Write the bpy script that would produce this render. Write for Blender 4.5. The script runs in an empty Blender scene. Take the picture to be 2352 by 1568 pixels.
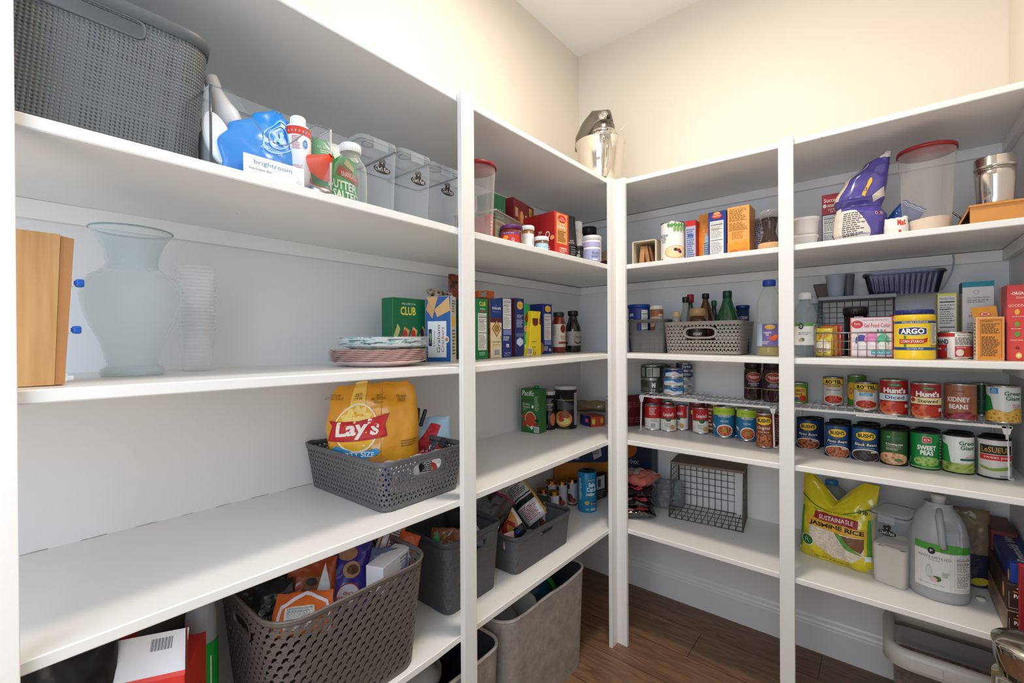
import bpy, bmesh, math, random
from math import sin, cos, pi, radians
from mathutils import Vector, Matrix, noise
C = bpy.context.scene.collection
SC = bpy.context.scene

# ---------------------------------------------------------------- camera
CAM = Vector((1.3417, -2.2335, 1.30)); FPX = 1025.4
YAW, PITCH, ROLL = radians(39.6662), radians(0.2196), radians(-0.3491)
FW = Vector((-sin(YAW)*cos(PITCH), cos(YAW)*cos(PITCH), -sin(PITCH)))
RT0 = Vector((cos(YAW), sin(YAW), 0)); UP0 = RT0.cross(FW)
RT = RT0*cos(ROLL) + UP0*sin(ROLL); UP = UP0*cos(ROLL) - RT0*sin(ROLL)
cd = bpy.data.cameras.new('camera'); cam = bpy.data.objects.new('camera', cd); C.objects.link(cam)
cd.sensor_width = 36; cd.lens = FPX*36/2352; cd.clip_start = .02
R = Matrix((RT, UP, -FW)).transposed().to_4x4()
cam.matrix_world = Matrix.Translation(CAM) @ R
SC.camera = cam
# ---------------------------------------------------------------- light and exposure
SC.view_settings.view_transform = 'Standard'; SC.view_settings.look = 'None'
SC.view_settings.gamma = 1; SC.view_settings.use_curve_mapping = False
SC.view_settings.exposure = 0.64
SC.cycles.transparent_max_bounces = 40
w = bpy.data.worlds.new('world'); SC.world = w; w.use_nodes = True
w.node_tree.nodes['Background'].inputs[0].default_value = (.62, .78, 1, 1)
w.node_tree.nodes['Background'].inputs[1].default_value = .35
def lamp(name, kind, loc, energy, color, size=.1, rot=(0, 0, 0), sy=None):
    l = bpy.data.lights.new(name, kind); o = bpy.data.objects.new(name, l); C.objects.link(o)
    o.location = loc; o.rotation_euler = rot; l.energy = energy; l.color = color
    if kind == 'AREA':
        l.size = size
        if sy: l.shape = 'RECTANGLE'; l.size_y = sy
    else: l.shadow_soft_size = size
    return o
lamp('assumed_ceiling_lamp', 'AREA', (.86, -1.12, 2.86), 14.6, (1, .88, .75), .26).data.shape = 'DISK'  # lamp out of view; its place is assumed from the shelf shadow edges
lamp('assumed_daylight_fill', 'AREA', (1.25, -2.95, 1.85), 13, (.60, .78, 1), 1.0, (radians(88), 0, radians(28)), 1.3)  # added cool fill panel; daylight from a doorway behind the camera is assumed
lamp('warm_underside_fill', 'AREA', (1.05, -2.95, .9), 5.5, (1, .80, .58), .9, (radians(112), 0, 0), .9)  # added warm fill, aimed up at the shelf undersides; no lamp stands there

# ---------------------------------------------------------------- pixel of the photograph -> point on a real plane of the room
def ray(px, py):
    return FW*FPX + RT*(px-1176) + UP*(784-py)
def atz(px, py, z):
    d = ray(px, py); return CAM + d*((z-CAM.z)/d.z)
def atx(px, py, x):
    d = ray(px, py); return CAM + d*((x-CAM.x)/d.x)
def aty(px, py, y):
    d = ray(px, py); return CAM + d*((y-CAM.y)/d.y)

# ---------------------------------------------------------------- materials
def lin(c):
    return tuple((v/12.92 if v <= .04045 else ((v+.055)/1.055)**2.4) for v in c)
def hexc(h):
    h = h.lstrip('#')
    if len(h) == 3: h = ''.join(c*2 for c in h)
    return lin([int(h[i:i+2], 16)/255 for i in (0, 2, 4)])
MC = {}
def M(h, rough=.5, metal=0, trans=0, coat=0, bump=0, bscale=60, var=.04, ior=1.45, alpha=1, emis=0):
    key = (h, rough, metal, trans, coat, bump, bscale, var, ior, alpha)
    if key in MC: return MC[key]
    m = bpy.data.materials.new('paint_'+h.strip('#')); m.use_nodes = True
    nt = m.node_tree; b = nt.nodes['Principled BSDF']; c = hexc(h)
    b.inputs['Roughness'].default_value = rough; b.inputs['Metallic'].default_value = metal
    b.inputs['Transmission Weight'].default_value = trans; b.inputs['Coat Weight'].default_value = coat
    b.inputs['IOR'].default_value = ior; b.inputs['Alpha'].default_value = alpha
    tc = nt.nodes.new('ShaderNodeTexCoord'); n = nt.nodes.new('ShaderNodeTexNoise')
    n.inputs['Scale'].default_value = bscale; nt.links.new(tc.outputs['Object'], n.inputs['Vector'])
    mx = nt.nodes.new('ShaderNodeMixRGB'); mx.inputs[0].default_value = 0
    mx.inputs[1].default_value = (*[v*(1-var) for v in c], 1); mx.inputs[2].default_value = (*[min(1, v*(1+var)) for v in c], 1)
    nt.links.new(n.outputs['Fac'], mx.inputs[0]); nt.links.new(mx.outputs[0], b.inputs['Base Color'])
    if bump:
        bp = nt.nodes.new('ShaderNodeBump'); bp.inputs['Strength'].default_value = bump; bp.inputs['Distance'].default_value = .002
        nt.links.new(n.outputs['Fac'], bp.inputs['Height']); nt.links.new(bp.outputs[0], b.inputs['Normal'])
    MC[key] = m; return m
def glassy(h='#f4f8f8', dens=.12, rough=.05):
    """thin clear plastic or glass: mostly see-through, glossy at grazing angles"""
    key = ('thin', h, dens, rough)
    if key in MC: return MC[key]
    m = bpy.data.materials.new('clear_'+h.strip('#')); m.use_nodes = True
    nt = m.node_tree; nt.nodes.clear()
    out = nt.nodes.new('ShaderNodeOutputMaterial'); tr = nt.nodes.new('ShaderNodeBsdfTransparent')
    tr.inputs[0].default_value = (*hexc(h), 1)
    df = nt.nodes.new('ShaderNodeBsdfPrincipled'); df.inputs['Base Color'].default_value = (*hexc(h), 1); df.inputs['Roughness'].default_value = rough
    lw = nt.nodes.new('ShaderNodeLayerWeight'); lw.inputs[0].default_value = .5
    mp = nt.nodes.new('ShaderNodeMapRange'); mp.inputs[1].default_value = 0; mp.inputs[2].default_value = 1
    mp.inputs[3].default_value = dens*.55; mp.inputs[4].default_value = min(1, dens*.55+.5)
    pw = nt.nodes.new('ShaderNodeMath'); pw.operation = 'POWER'; pw.inputs[1].default_value = 2.6; nt.links.new(lw.outputs['Facing'], pw.inputs[0]); nt.links.new(pw.outputs[0], mp.inputs[0])
    mx = nt.nodes.new('ShaderNodeMixShader')
    nt.links.new(mp.outputs[0], mx.inputs[0]); nt.links.new(tr.outputs[0], mx.inputs[1]); nt.links.new(df.outputs[0], mx.inputs[2])
    nt.links.new(mx.outputs[0], out.inputs[0]); MC[key] = m; return m
def blobs(name, cols, scale=120, rough=.5):
    """voronoi picture of beans, grains, fruit..."""
    key = ('blob', name)
    if key in MC: return MC[key]
    m = bpy.data.materials.new('picture_'+name); m.use_nodes = True
    nt = m.node_tree; b = nt.nodes['Principled BSDF']; b.inputs['Roughness'].default_value = rough
    tc = nt.nodes.new('ShaderNodeTexCoord'); v = nt.nodes.new('ShaderNodeTexVoronoi'); v.inputs['Scale'].default_value = scale
    nt.links.new(tc.outputs['Object'], v.inputs['Vector'])
    r = nt.nodes.new('ShaderNodeValToRGB'); r.color_ramp.interpolation = 'LINEAR'
    e = r.color_ramp.elements; n = len(cols)
    e[0].position = 0; e[0].color = (*hexc(cols[0]), 1); e[1].position = .75; e[1].color = (*hexc(cols[-1]), 1)
    for i in range(1, n-1):
        q = e.new(.75*i/(n-1)); q.color = (*hexc(cols[i]), 1)
    nt.links.new(v.outputs['Distance'], r.inputs[0]); nt.links.new(r.outputs[0], b.inputs['Base Color'])
    MC[key] = m; return m
def nodes(name, rough=.5):
    m = bpy.data.materials.new(name); m.use_nodes = True
    nt = m.node_tree; b = nt.nodes['Principled BSDF']; b.inputs['Roughness'].default_value = rough
    return m, nt, b

# ---------------------------------------------------------------- mesh building
class MB:
    def __init__(s): s.bm = bmesh.new(); s.mats = []; s.uvs = None
    def mi(s, m):
        if isinstance(m, str): m = M(m)
        if m not in s.mats: s.mats.append(m)
        return s.mats.index(m)
    def face(s, vs, m, smooth=False):
        try: f = s.bm.faces.new(vs)
        except ValueError: return None
        f.material_index = s.mi(m); f.smooth = smooth; return f
    def box(s, x0, y0, z0, x1, y1, z1, m, bev=0, mtx=None):
        b = bmesh.new(); bmesh.ops.create_cube(b, size=1)
        for v in b.verts: v.co = Vector(((x0+x1)/2+v.co.x*(x1-x0), (y0+y1)/2+v.co.y*(y1-y0), (z0+z1)/2+v.co.z*(z1-z0)))
        if bev: bmesh.ops.bevel(b, geom=b.edges[:], offset=bev, segments=2, affect='EDGES', profile=.5)
        s.add(b, m, mtx); return s
    def add(s, b, m, mtx=None, smooth=False):
        k = s.mi(m); mp = {}
        for v in b.verts: mp[v] = s.bm.verts.new(mtx @ v.co if mtx else v.co)
        for f in b.faces:
            try: g = s.bm.faces.new([mp[v] for v in f.verts])
            except ValueError: continue
            g.material_index = k; g.smooth = smooth
        b.free()
    def lathe(s, prof, m, seg=28, cx=0, cy=0, mtx=None, sx=1, sy=1, smooth=True, band=None):
        """prof: (r, z) from bottom to top; band: list of (z0, z1, material)"""
        rings = []
        for r, z in prof:
            if r < 1e-5: p = [Vector((cx, cy, z))]
            else: p = [Vector((cx+cos(2*pi*i/seg)*r*sx, cy+sin(2*pi*i/seg)*r*sy, z)) for i in range(seg)]
            rings.append([s.bm.verts.new(mtx @ q if mtx else q) for q in p])
        for k in range(len(rings)-1):
            a, b = rings[k], rings[k+1]; zz = (prof[k][1]+prof[k+1][1])/2; mm = m
            for bd in band or []:
                if bd[0] <= zz <= bd[1]: mm = bd[2]
            for i in range(seg):
                j = (i+1) % seg
                if len(a) == 1 and len(b) == 1: continue
                if len(a) == 1: s.face([a[0], b[j], b[i]], mm, smooth)
                elif len(b) == 1: s.face([a[i], a[j], b[0]], mm, smooth)
                else: s.face([a[i], a[j], b[j], b[i]], mm, smooth)
        return s
    def tube(s, pts, r, m, seg=8, closed=False, taper=None):
        pts = [Vector(p) for p in pts]; n = len(pts); rings = []; up = None
        for i, p in enumerate(pts):
            a = pts[i-1] if (i > 0 or closed) else p; b = pts[(i+1) % n] if (i < n-1 or closed) else p
            t = (b-a).normalized()
            if up is None: up = Vector((0, 0, 1)) if abs(t.z) < .9 else Vector((1, 0, 0))
            u = (up-t*up.dot(t)).normalized(); up = u; v = t.cross(u)
            rr = r if taper is None else r*taper[i]
            rings.append([s.bm.verts.new(p+(u*cos(2*pi*k/seg)+v*sin(2*pi*k/seg))*rr) for k in range(seg)])
        for i in range(n if closed else n-1):
            a, b = rings[i], rings[(i+1) % n]
            for k in range(seg):
                l = (k+1) % seg; s.face([a[k], a[l], b[l], b[k]], m, True)
        if not closed: s.face(rings[0][::-1], m); s.face(rings[-1], m)
        return s
    def prism(s, poly, z0, z1, m, mtx=None, bev=0, smooth=False):
        b = bmesh.new(); vs = [b.verts.new((x, y, z0)) for x, y in poly]; f = b.faces.new(vs)
        r = bmesh.ops.extrude_face_region(b, geom=[f])
        for v in r['geom']:
            if isinstance(v, bmesh.types.BMVert): v.co.z = z1
        if bev: bmesh.ops.bevel(b, geom=b.edges[:], offset=bev, segments=1, affect='EDGES')
        bmesh.ops.recalc_face_normals(b, faces=b.faces[:])
        s.add(b, m, mtx, smooth); return s
    def grid(s, nu, nv, fn, m, smooth=True, closeu=False, skip=None):
        vs = [[s.bm.verts.new(fn(i/nu, j/nv)) for j in range(nv+1)] for i in range(nu if closeu else nu+1)]
        for i in range(nu):
            for j in range(nv):
                if skip and skip((i+.5)/nu, (j+.5)/nv): continue
                k = (i+1) % len(vs); s.face([vs[i][j], vs[k][j], vs[k][j+1], vs[i][j+1]], m, smooth)
        return s
    def build(s, name, parent=None, recalc=False, mtx=None):
        if recalc: bmesh.ops.recalc_face_normals(s.bm, faces=s.bm.faces[:])
        me = bpy.data.meshes.new(name)
        if mtx: s.bm.transform(mtx)
        s.bm.to_mesh(me); s.bm.free()
        for m in s.mats: me.materials.append(m)
        o = bpy.data.objects.new(name, me); C.objects.link(o)
        if parent: o.parent = parent
        return o
def thing(name, label, cat, loc=(0, 0, 0), rz=0, group=None, rot=None):
    o = bpy.data.objects.new(name, None); C.objects.link(o); o.empty_display_size = .05
    o.location = loc; o.rotation_euler = rot if rot else (0, 0, rz); o['label'] = label; o['category'] = cat
    if group: o['group'] = group
    return o
def tag(o, label, cat, group=None):
    o['label'] = label; o['category'] = cat
    if group: o['group'] = group
    return o
def struct(name, mb):
    o = mb.build(name); o['kind'] = 'structure'; return o
def clone(root, loc, rz, label, group=None):
    r = root.copy(); C.objects.link(r); r.location = loc; r.rotation_euler = (root.rotation_euler[0], root.rotation_euler[1], rz); r['label'] = label
    if group: r['group'] = group
    for ch in list(root.children):
        c = ch.copy(); C.objects.link(c); c.parent = r
        for g in list(ch.children):
            d = g.copy(); C.objects.link(d); d.parent = c
    return r

# ---------------------------------------------------------------- printed labels
TC = {}
def text_bm(t, bold=.0, shear=0):
    key = (t, bold, shear)
    if key not in TC:
        cu = bpy.data.curves.new('t', 'FONT'); cu.body = t; cu.resolution_u = 2; cu.offset = bold; cu.shear = shear; cu.space_line = .85
        cu.align_x = 'CENTER'
        o = bpy.data.objects.new('t', cu); C.objects.link(o); bpy.context.view_layer.update()
        me = bpy.data.meshes.new_from_object(o.evaluated_get(bpy.context.evaluated_depsgraph_get()))
        bpy.data.objects.remove(o); bpy.data.curves.remove(cu)
        xs = [v.co.x for v in me.vertices]; ys = [v.co.y for v in me.vertices]
        x0, x1, y0, y1 = min(xs), max(xs), min(ys), max(ys)
        TC[key] = ([((v.co.x-(x0+x1)/2)/(x1-x0), (v.co.y-(y0+y1)/2)/(y1-y0)) for v in me.vertices], [tuple(p.vertices) for p in me.polygons])
        bpy.data.meshes.remove(me)
    return TC[key]
def flat(w, h, y, z0=0):        # front face, u -> x, v -> z
    return lambda u, v, o: Vector((u-w/2, y-o, z0+v))
def side(x, y0, z0, sgn=1):     # side face (+x), u runs away from the front
    return lambda u, v, o: Vector((x+sgn*o, y0+(u if sgn > 0 else -u), z0+v))
def cyl(r, W, z0=0, off=.0002, a0=0, r2=None, h=1):
    def f(u, v, o):
        rr = r if r2 is None else r+(r2-r)*v/h
        a = (u-W/2)/r+a0; q = rr+o+off
        return Vector((sin(a)*q, -cos(a)*q, z0+v))
    return f
def topf(z, x0, y0):
    return lambda u, v, o: Vector((x0+u, y0+v, z+o))
def remap(items, s=1, o=0, k=1, c=.5):
    """move printed items vertically (v*s+o) and scale across about c"""
    fx = lambda u: c+(u-c)*k; fy = lambda v: v*s+o; out = []
    for it in items:
        q = it[0]; a = list(it[1:])
        if q in 'rnb': a[:4] = [fx(a[0]), fy(a[1]), fx(a[2]), fy(a[3])]
        elif q == 'l': a[:4] = [fx(a[0]), fy(a[1]), fx(a[2]), fy(a[3])]
        elif q == 'R': a[0] = [(fx(w_[0]), fy(w_[1]), fx(w_[2]), fy(w_[3])) for w_ in a[0]]
        elif q == 'p': a[0] = [(fx(x), fy(y)) for x, y in a[0]]
        elif q in 'eos': a[:4] = [fx(a[0]), fy(a[1]), a[2]*k, a[3]*s]
        elif q == 't': a[1:5] = [fx(a[1]), fy(a[2]), a[3]*k, a[4]*s]
        out.append((q, *a))
    return out
def prt(name, parent, mp, W, H, items, cut=None, cutv=None, eps=.00018, seed=1, mb=None):
    """print items on a surface; coordinates are fractions of W and H"""
    own = mb is None
    if own: mb = MB()
    rnd = random.Random(seed); lay = [0]
    def put(b, m):
        lay[0] += 1; o = lay[0]*eps
        for step, ax, L in ((cut, 0, W), (cutv, 1, H)):
            if not step: continue
            k = step
            while k < L:
                n = Vector((1, 0, 0)) if ax == 0 else Vector((0, 1, 0))
                bmesh.ops.bisect_plane(b, geom=b.verts[:]+b.edges[:]+b.faces[:], plane_co=n*k, plane_no=n, dist=1e-7); k += step
        for v in b.verts: v.co = mp(v.co.x, v.co.y, o)
        mb.add(b, m, smooth=False)
    def poly(pts, m):
        b = bmesh.new(); b.faces.new([b.verts.new((x*W, y*H, 0)) for x, y in pts]); 
        if cut or cutv: bmesh.ops.triangulate(b, faces=b.faces[:]) if len(pts) > 14 else None
        put(b, m)
    def rects(rs, m):
        b = bmesh.new()
        for x0, y0, x1, y1 in rs: b.faces.new([b.verts.new((x*W, y*H, 0)) for x, y in ((x0, y0), (x1, y0), (x1, y1), (x0, y1))])
        put(b, m)
    def ring(cx, cy, rx, ry, k, m, n=28):
        b = bmesh.new(); A = []; B = []
        for i in range(n):
            a = 2*pi*i/n; A.append(b.verts.new(((cx+cos(a)*rx)*W, (cy+sin(a)*ry)*H, 0))); B.append(b.verts.new(((cx+cos(a)*rx*k)*W, (cy+sin(a)*ry*k)*H, 0)))
        for i in range(n): b.faces.new((A[i], A[(i+1) % n], B[(i+1) % n], B[i]))
        put(b, m)
    def txt(t, cx, cy, w, h, m, rot=0, bold=.0, shear=0):
        vs, fs = text_bm(t, bold, shear); b = bmesh.new(); c, s_ = cos(rot), sin(rot); bv = []
        for x, y in vs:
            X, Y = x*w*W, y*h*H
            if rot: X, Y = x*w*H, y*h*W
            bv.append(b.verts.new((cx*W+X*c-Y*s_, cy*H+X*s_+Y*c, 0)))
        for f in fs:
            try: b.faces.new([bv[i] for i in f])
            except ValueError: pass
        put(b, m)
    def lines(x0, y0, x1, y1, n, m, k=.5, jag=.35):
        rs = []; d = (y1-y0)/n
        for i in range(n):
            y = y1-d*(i+.5); x = x0
            e = x1-rnd.random()*jag*(x1-x0)
            while x < e:
                l = (x1-x0)*(.08+.16*rnd.random()); rs.append((x, y-d*k/2, min(e, x+l), y+d*k/2)); x += l+(x1-x0)*.035
        rects(rs, m)
    for it in items:
        k = it[0]; a = it[1:]
        m = a[-1] if k not in 'tnbl' else None
        if isinstance(m, str): m = M(m)
        if k == 'r': rects([a[:4]], m)
        elif k == 'R': rects(a[0], m)
        elif k == 'p': poly(a[0], m)
        elif k == 'e': poly([(a[0]+cos(2*pi*i/26)*a[2], a[1]+sin(2*pi*i/26)*a[3]) for i in range(26)], m)
        elif k == 'o': ring(*a[:5], m)
        elif k == 's': poly([(a[0]+cos(2*pi*i/32)*a[2]*(1, .85)[i % 2], a[1]+sin(2*pi*i/32)*a[3]*(1, .85)[i % 2]) for i in range(32)], m)
        elif k == 't':   # text, cx, cy, w, h, colour, {opts}
            op = a[6] if len(a) > 6 else {}
            txt(a[0], a[1], a[2], a[3], a[4], M(a[5]) if isinstance(a[5], str) else a[5], **op)
        elif k == 'l':   # fine print: x0,y0,x1,y1,n,colour
            lines(*a[:5], M(a[5]))
        elif k == 'n':   # nutrition panel
            x0, y0, x1, y1 = a[:4]; W_, H_ = x1-x0, y1-y0
            rects([(x0, y0, x1, y1)], M('#e8e6e0')); dk = M('#2a2a2e')
            txt('Nutrition Facts', (x0+x1)/2, y1-H_*.045, W_*.86, H_*.045, dk)
            lines(x0+W_*.08, y0+H_*.52, x1-W_*.05, y1-H_*.14, 9, dk, .3)
            lines(x0+W_*.08, y0+H_*.04, x1-W_*.05, y0+H_*.42, 9, dk, .3)
            rects([(x0+W_*.06, y1-H_*.115, x1-W_*.06, y1-H_*.095), (x0+W_*.06, y0+H_*.46, x1-W_*.06, y0+H_*.475), (x0+W_*.06, y1-H_*.23, x1-W_*.06, y1-H_*.222)], dk)
        elif k == 'b':   # bar code
            x0, y0, x1, y1 = a[:4]; rects([(x0, y0, x1, y1)], M('#eeeeee')); rs = []; x = x0+(x1-x0)*.06
            while x < x1-(x1-x0)*.08:
                q = (x1-x0)*(.012+.03*rnd.random()); rs.append((x, y0+(y1-y0)*.12, x+q, y1-(y1-y0)*.1)); x += q+(x1-x0)*(.015+.03*rnd.random())
            rects(rs, M('#333'))
    return mb.build(name, parent) if own else mb
# ================================================================ room
def paint(name, h, sp=True, rough=.45):
    m, nt, b = nodes(name, rough); c = hexc(h)
    tc = nt.nodes.new('ShaderNodeTexCoord'); n = nt.nodes.new('ShaderNodeTexNoise'); n.inputs['Scale'].default_value = 5; n.inputs['Detail'].default_value = 6
    nt.links.new(tc.outputs['Object'], n.inputs['Vector'])
    r = nt.nodes.new('ShaderNodeValToRGB'); r.color_ramp.elements[0].color = (*[v*.965 for v in c], 1); r.color_ramp.elements[1].color = (*[min(1, v*1.02) for v in c], 1)
    nt.links.new(n.outputs['Fac'], r.inputs[0]); last = r.outputs[0]
    if sp:   # small scuffs
        v = nt.nodes.new('ShaderNodeTexVoronoi'); v.inputs['Scale'].default_value = 9; nt.links.new(tc.outputs['Object'], v.inputs['Vector'])
        l = nt.nodes.new('ShaderNodeMath'); l.operation = 'LESS_THAN'; l.inputs[1].default_value = .022; nt.links.new(v.outputs['Distance'], l.inputs[0])
        l2 = nt.nodes.new('ShaderNodeMath'); l2.operation = 'GREATER_THAN'; l2.inputs[1].default_value = .62
        sx = nt.nodes.new('ShaderNodeSeparateColor'); nt.links.new(v.outputs['Color'], sx.inputs[0]); nt.links.new(sx.outputs[0], l2.inputs[0])
        mu = nt.nodes.new('ShaderNodeMath'); mu.operation = 'MULTIPLY'; nt.links.new(l.outputs[0], mu.inputs[0]); nt.links.new(l2.outputs[0], mu.inputs[1])
        mx = nt.nodes.new('ShaderNodeMixRGB'); mx.inputs[2].default_value = (*[v_*.35 for v_ in c], 1); nt.links.new(mu.outputs[0], mx.inputs[0]); nt.links.new(last, mx.inputs[1]); last = mx.outputs[0]
    nt.links.new(last, b.inputs['Base Color'])
    n2 = nt.nodes.new('ShaderNodeTexNoise'); n2.inputs['Scale'].default_value = 90; nt.links.new(tc.outputs['Object'], n2.inputs['Vector'])
    bp = nt.nodes.new('ShaderNodeBump'); bp.inputs['Strength'].default_value = .12; bp.inputs['Distance'].default_value = .002
    nt.links.new(n2.outputs['Fac'], bp.inputs['Height']); nt.links.new(bp.outputs[0], b.inputs['Normal'])
    return m
WHITE = paint('white_semigloss_paint', '#ecebe8', True, .38)
WALLM = paint('cream_wall_paint', '#e6e0d6', False, .7)
def two_tone():      # cream above the shelving, white inside it
    m, nt, b = nodes('cream_above_white_wall_paint', .6)
    tc = nt.nodes.new('ShaderNodeTexCoord'); sp = nt.nodes.new('ShaderNodeSeparateXYZ'); nt.links.new(tc.outputs['Object'], sp.inputs[0])
    g = nt.nodes.new('ShaderNodeMath'); g.operation = 'GREATER_THAN'; g.inputs[1].default_value = 1.965; nt.links.new(sp.outputs[2], g.inputs[0])
    n = nt.nodes.new('ShaderNodeTexNoise'); n.inputs['Scale'].default_value = 4; nt.links.new(tc.outputs['Object'], n.inputs['Vector'])
    cs = []
    for h in ('#e4e4e4', '#e1dace'):
        c = hexc(h); mx = nt.nodes.new('ShaderNodeMixRGB'); mx.inputs[1].default_value = (*[v*.98 for v in c], 1); mx.inputs[2].default_value = (*[v*1.02 for v in c], 1)
        nt.links.new(n.outputs['Fac'], mx.inputs[0]); cs.append(mx)
    mx = nt.nodes.new('ShaderNodeMixRGB'); nt.links.new(g.outputs[0], mx.inputs[0]); nt.links.new(cs[0].outputs[0], mx.inputs[1]); nt.links.new(cs[1].outputs[0], mx.inputs[2])
    nt.links.new(mx.outputs[0], b.inputs['Base Color']); return m
WALLM = two_tone()
CEILM = paint('ceiling_paint', '#eeeeec', False, .8)
TRIM = paint('trim_paint', '#e6e6e6', False, .35)
def wood_floor():
    m, nt, b = nodes('oak_plank_floor', .42)
    tc = nt.nodes.new('ShaderNodeTexCoord'); mp = nt.nodes.new('ShaderNodeMapping'); nt.links.new(tc.outputs['Object'], mp.inputs[0]); mp.inputs['Rotation'].default_value = (0, 0, 0)
    br = nt.nodes.new('ShaderNodeTexBrick'); br.inputs['Scale'].default_value = 1; br.inputs['Brick Width'].default_value = 1.15; br.inputs['Row Height'].default_value = .19
    br.inputs['Mortar Size'].default_value = .0016; br.offset = .37
    br.inputs['Color1'].default_value = (*hexc('#7d5f47'), 1); br.inputs['Color2'].default_value = (*hexc('#8d6e53'), 1); br.inputs['Mortar'].default_value = (*hexc('#35251a'), 1)
    nt.links.new(mp.outputs[0], br.inputs['Vector'])
    ms = nt.nodes.new('ShaderNodeMapping'); ms.inputs['Scale'].default_value = (2, 14, 1); nt.links.new(tc.outputs['Object'], ms.inputs[0])
    n = nt.nodes.new('ShaderNodeTexNoise'); n.inputs['Scale'].default_value = 3; n.inputs['Detail'].default_value = 9; n.inputs['Distortion'].default_value = 1.6; nt.links.new(ms.outputs[0], n.inputs['Vector'])
    r = nt.nodes.new('ShaderNodeValToRGB'); r.color_ramp.elements[0].position = .3; r.color_ramp.elements[0].color = (.5, .46, .42, 1); r.color_ramp.elements[1].position = .72; r.color_ramp.elements[1].color = (1.1, 1.05, 1, 1)
    nt.links.new(n.outputs['Fac'], r.inputs[0])
    mx = nt.nodes.new('ShaderNodeMixRGB'); mx.blend_type = 'MULTIPLY'; mx.inputs[0].default_value = 1; nt.links.new(br.outputs[0], mx.inputs[1]); nt.links.new(r.outputs[0], mx.inputs[2])
    v = nt.nodes.new('ShaderNodeTexVoronoi'); v.inputs['Scale'].default_value = 3.1; nt.links.new(tc.outputs['Object'], v.inputs['Vector'])   # knots
    kr = nt.nodes.new('ShaderNodeValToRGB'); kr.color_ramp.elements[0].color = (.08, .05, .04, 1); kr.color_ramp.elements[1].position = .06; kr.color_ramp.elements[1].color = (1, 1, 1, 1); nt.links.new(v.outputs['Distance'], kr.inputs[0])
    m2 = nt.nodes.new('ShaderNodeMixRGB'); m2.blend_type = 'MULTIPLY'; m2.inputs[0].default_value = .8; nt.links.new(mx.outputs[0], m2.inputs[1]); nt.links.new(kr.outputs[0], m2.inputs[2])
    nt.links.new(m2.outputs[0], b.inputs['Base Color'])
    bp = nt.nodes.new('ShaderNodeBump'); bp.inputs['Strength'].default_value = .25; bp.inputs['Distance'].default_value = .001; nt.links.new(n.outputs['Fac'], bp.inputs['Height']); nt.links.new(bp.outputs[0], b.inputs['Normal'])
    return m
HC, RW, YF = 2.921, 1.672, -2.75
struct('floor', MB().box(-.1, -4.2, -.05, 3.2, .1, 0, wood_floor()))
struct('ceiling', MB().box(-.1, YF-.1, HC, RW+.1, .1, HC+.08, CEILM))
struct('wall_left', MB().box(-.1, YF-.1, 0, 0, .1, HC, WALLM))
struct('wall_back', MB().box(0, 0, 0, RW, .1, HC, WALLM))
struct('wall_right', MB().box(RW, YF-.1, 0, RW+.1, .1, HC, WALLM))
fw = MB(); fw.box(0, YF-.1, 0, .46, YF, HC, WALLM); fw.box(.46, YF-.1, 2.2, RW, YF, HC, WALLM)  # assumed doorway opening, unseen behind the camera, left open for the fill light
struct('wall_front', fw)
def baseboard(name, p0, p1, nrm):
    # profiled skirting: flat board with a stepped, rounded top
    prof = [(0, 0), (.014, 0), (.014, .105), (.012, .112), (.012, .118), (.0085, .126), (.007, .138), (.003, .146), (0, .148)]
    mb = MB(); p0, p1, n = Vector(p0), Vector(p1), Vector(nrm)
    rings = [[mb.bm.verts.new(p+n*a+Vector((0, 0, b))) for a, b in prof] for p in (p0, p1)]
    for i in range(len(prof)-1): mb.face([rings[0][i], rings[1][i], rings[1][i+1], rings[0][i+1]], TRIM)
    mb.face(rings[0][::-1], TRIM); mb.face(rings[1], TRIM)
    mb.bm.normal_update(); return struct(name, mb)
baseboard('baseboard_left', (0, YF, 0), (0, 0, 0), (1, 0, 0))
baseboard('baseboard_back', (0, 0, 0), (RW, 0, 0), (0, -1, 0))
baseboard('baseboard_right', (RW, 0, 0), (RW, YF, 0), (-1, 0, 0))

# ---------------------------------------------------------------- shelves
DL, DR, TH = .4502, .4649, .0195
NTH = ['top', 'second', 'third', 'fourth', 'lowest']
LZ = [[(-2.5, 1.977), (-1.855, 1.9745), (-1.395, 1.971), (-1.33, 1.972), (-.514, 1.977), (0, 1.977)],
      [(-2.5, 1.6115), (-2.197, 1.611), (-1.396, 1.608), (-1.333, 1.608), (-.518, 1.616), (0, 1.616)],
      [(-2.5, 1.238), (-2.197, 1.236), (-1.4, 1.228), (-1.336, 1.227), (-.522, 1.237), (0, 1.237)],
      [(-2.5, .871), (-2.195, .870), (-1.403, .864), (-1.338, .864), (-.526, .8725), (0, .8725)],
      [(-2.5, .487), (-1.472, .488), (-1.401, .491), (-1.336, .491), (-.526, .497), (0, .497)]]
RZ = [[(DL, 1.977), (.514, 1.9775), (1.066, 1.9715), (1.11, 1.9715), (1.63, 1.9735), (RW, 1.9735)],
      [(DL, 1.616), (.514, 1.616), (1.065, 1.614), (1.111, 1.615), (RW, 1.615)],
      [(DL, 1.238), (.512, 1.238), (1.064, 1.231), (1.11, 1.232), (RW, 1.232)],
      [(DL, .8725), (.512, .871), (1.065, .868), (1.11, .871), (RW, .871)],
      [(DL, .4965), (.51, .494), (1.063, .49), (1.105, .49), (RW, .4885)]]
def zl(k, y):
    return interp(LZ[k], y)
def interp(t, q):
    for (a, za), (b, zb) in zip(t, t[1:]):
        if q <= b: return za+(zb-za)*max(0, (q-a))/(b-a)
    return t[-1][1]
def zr(k, x): return interp(RZ[k], x)
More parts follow.
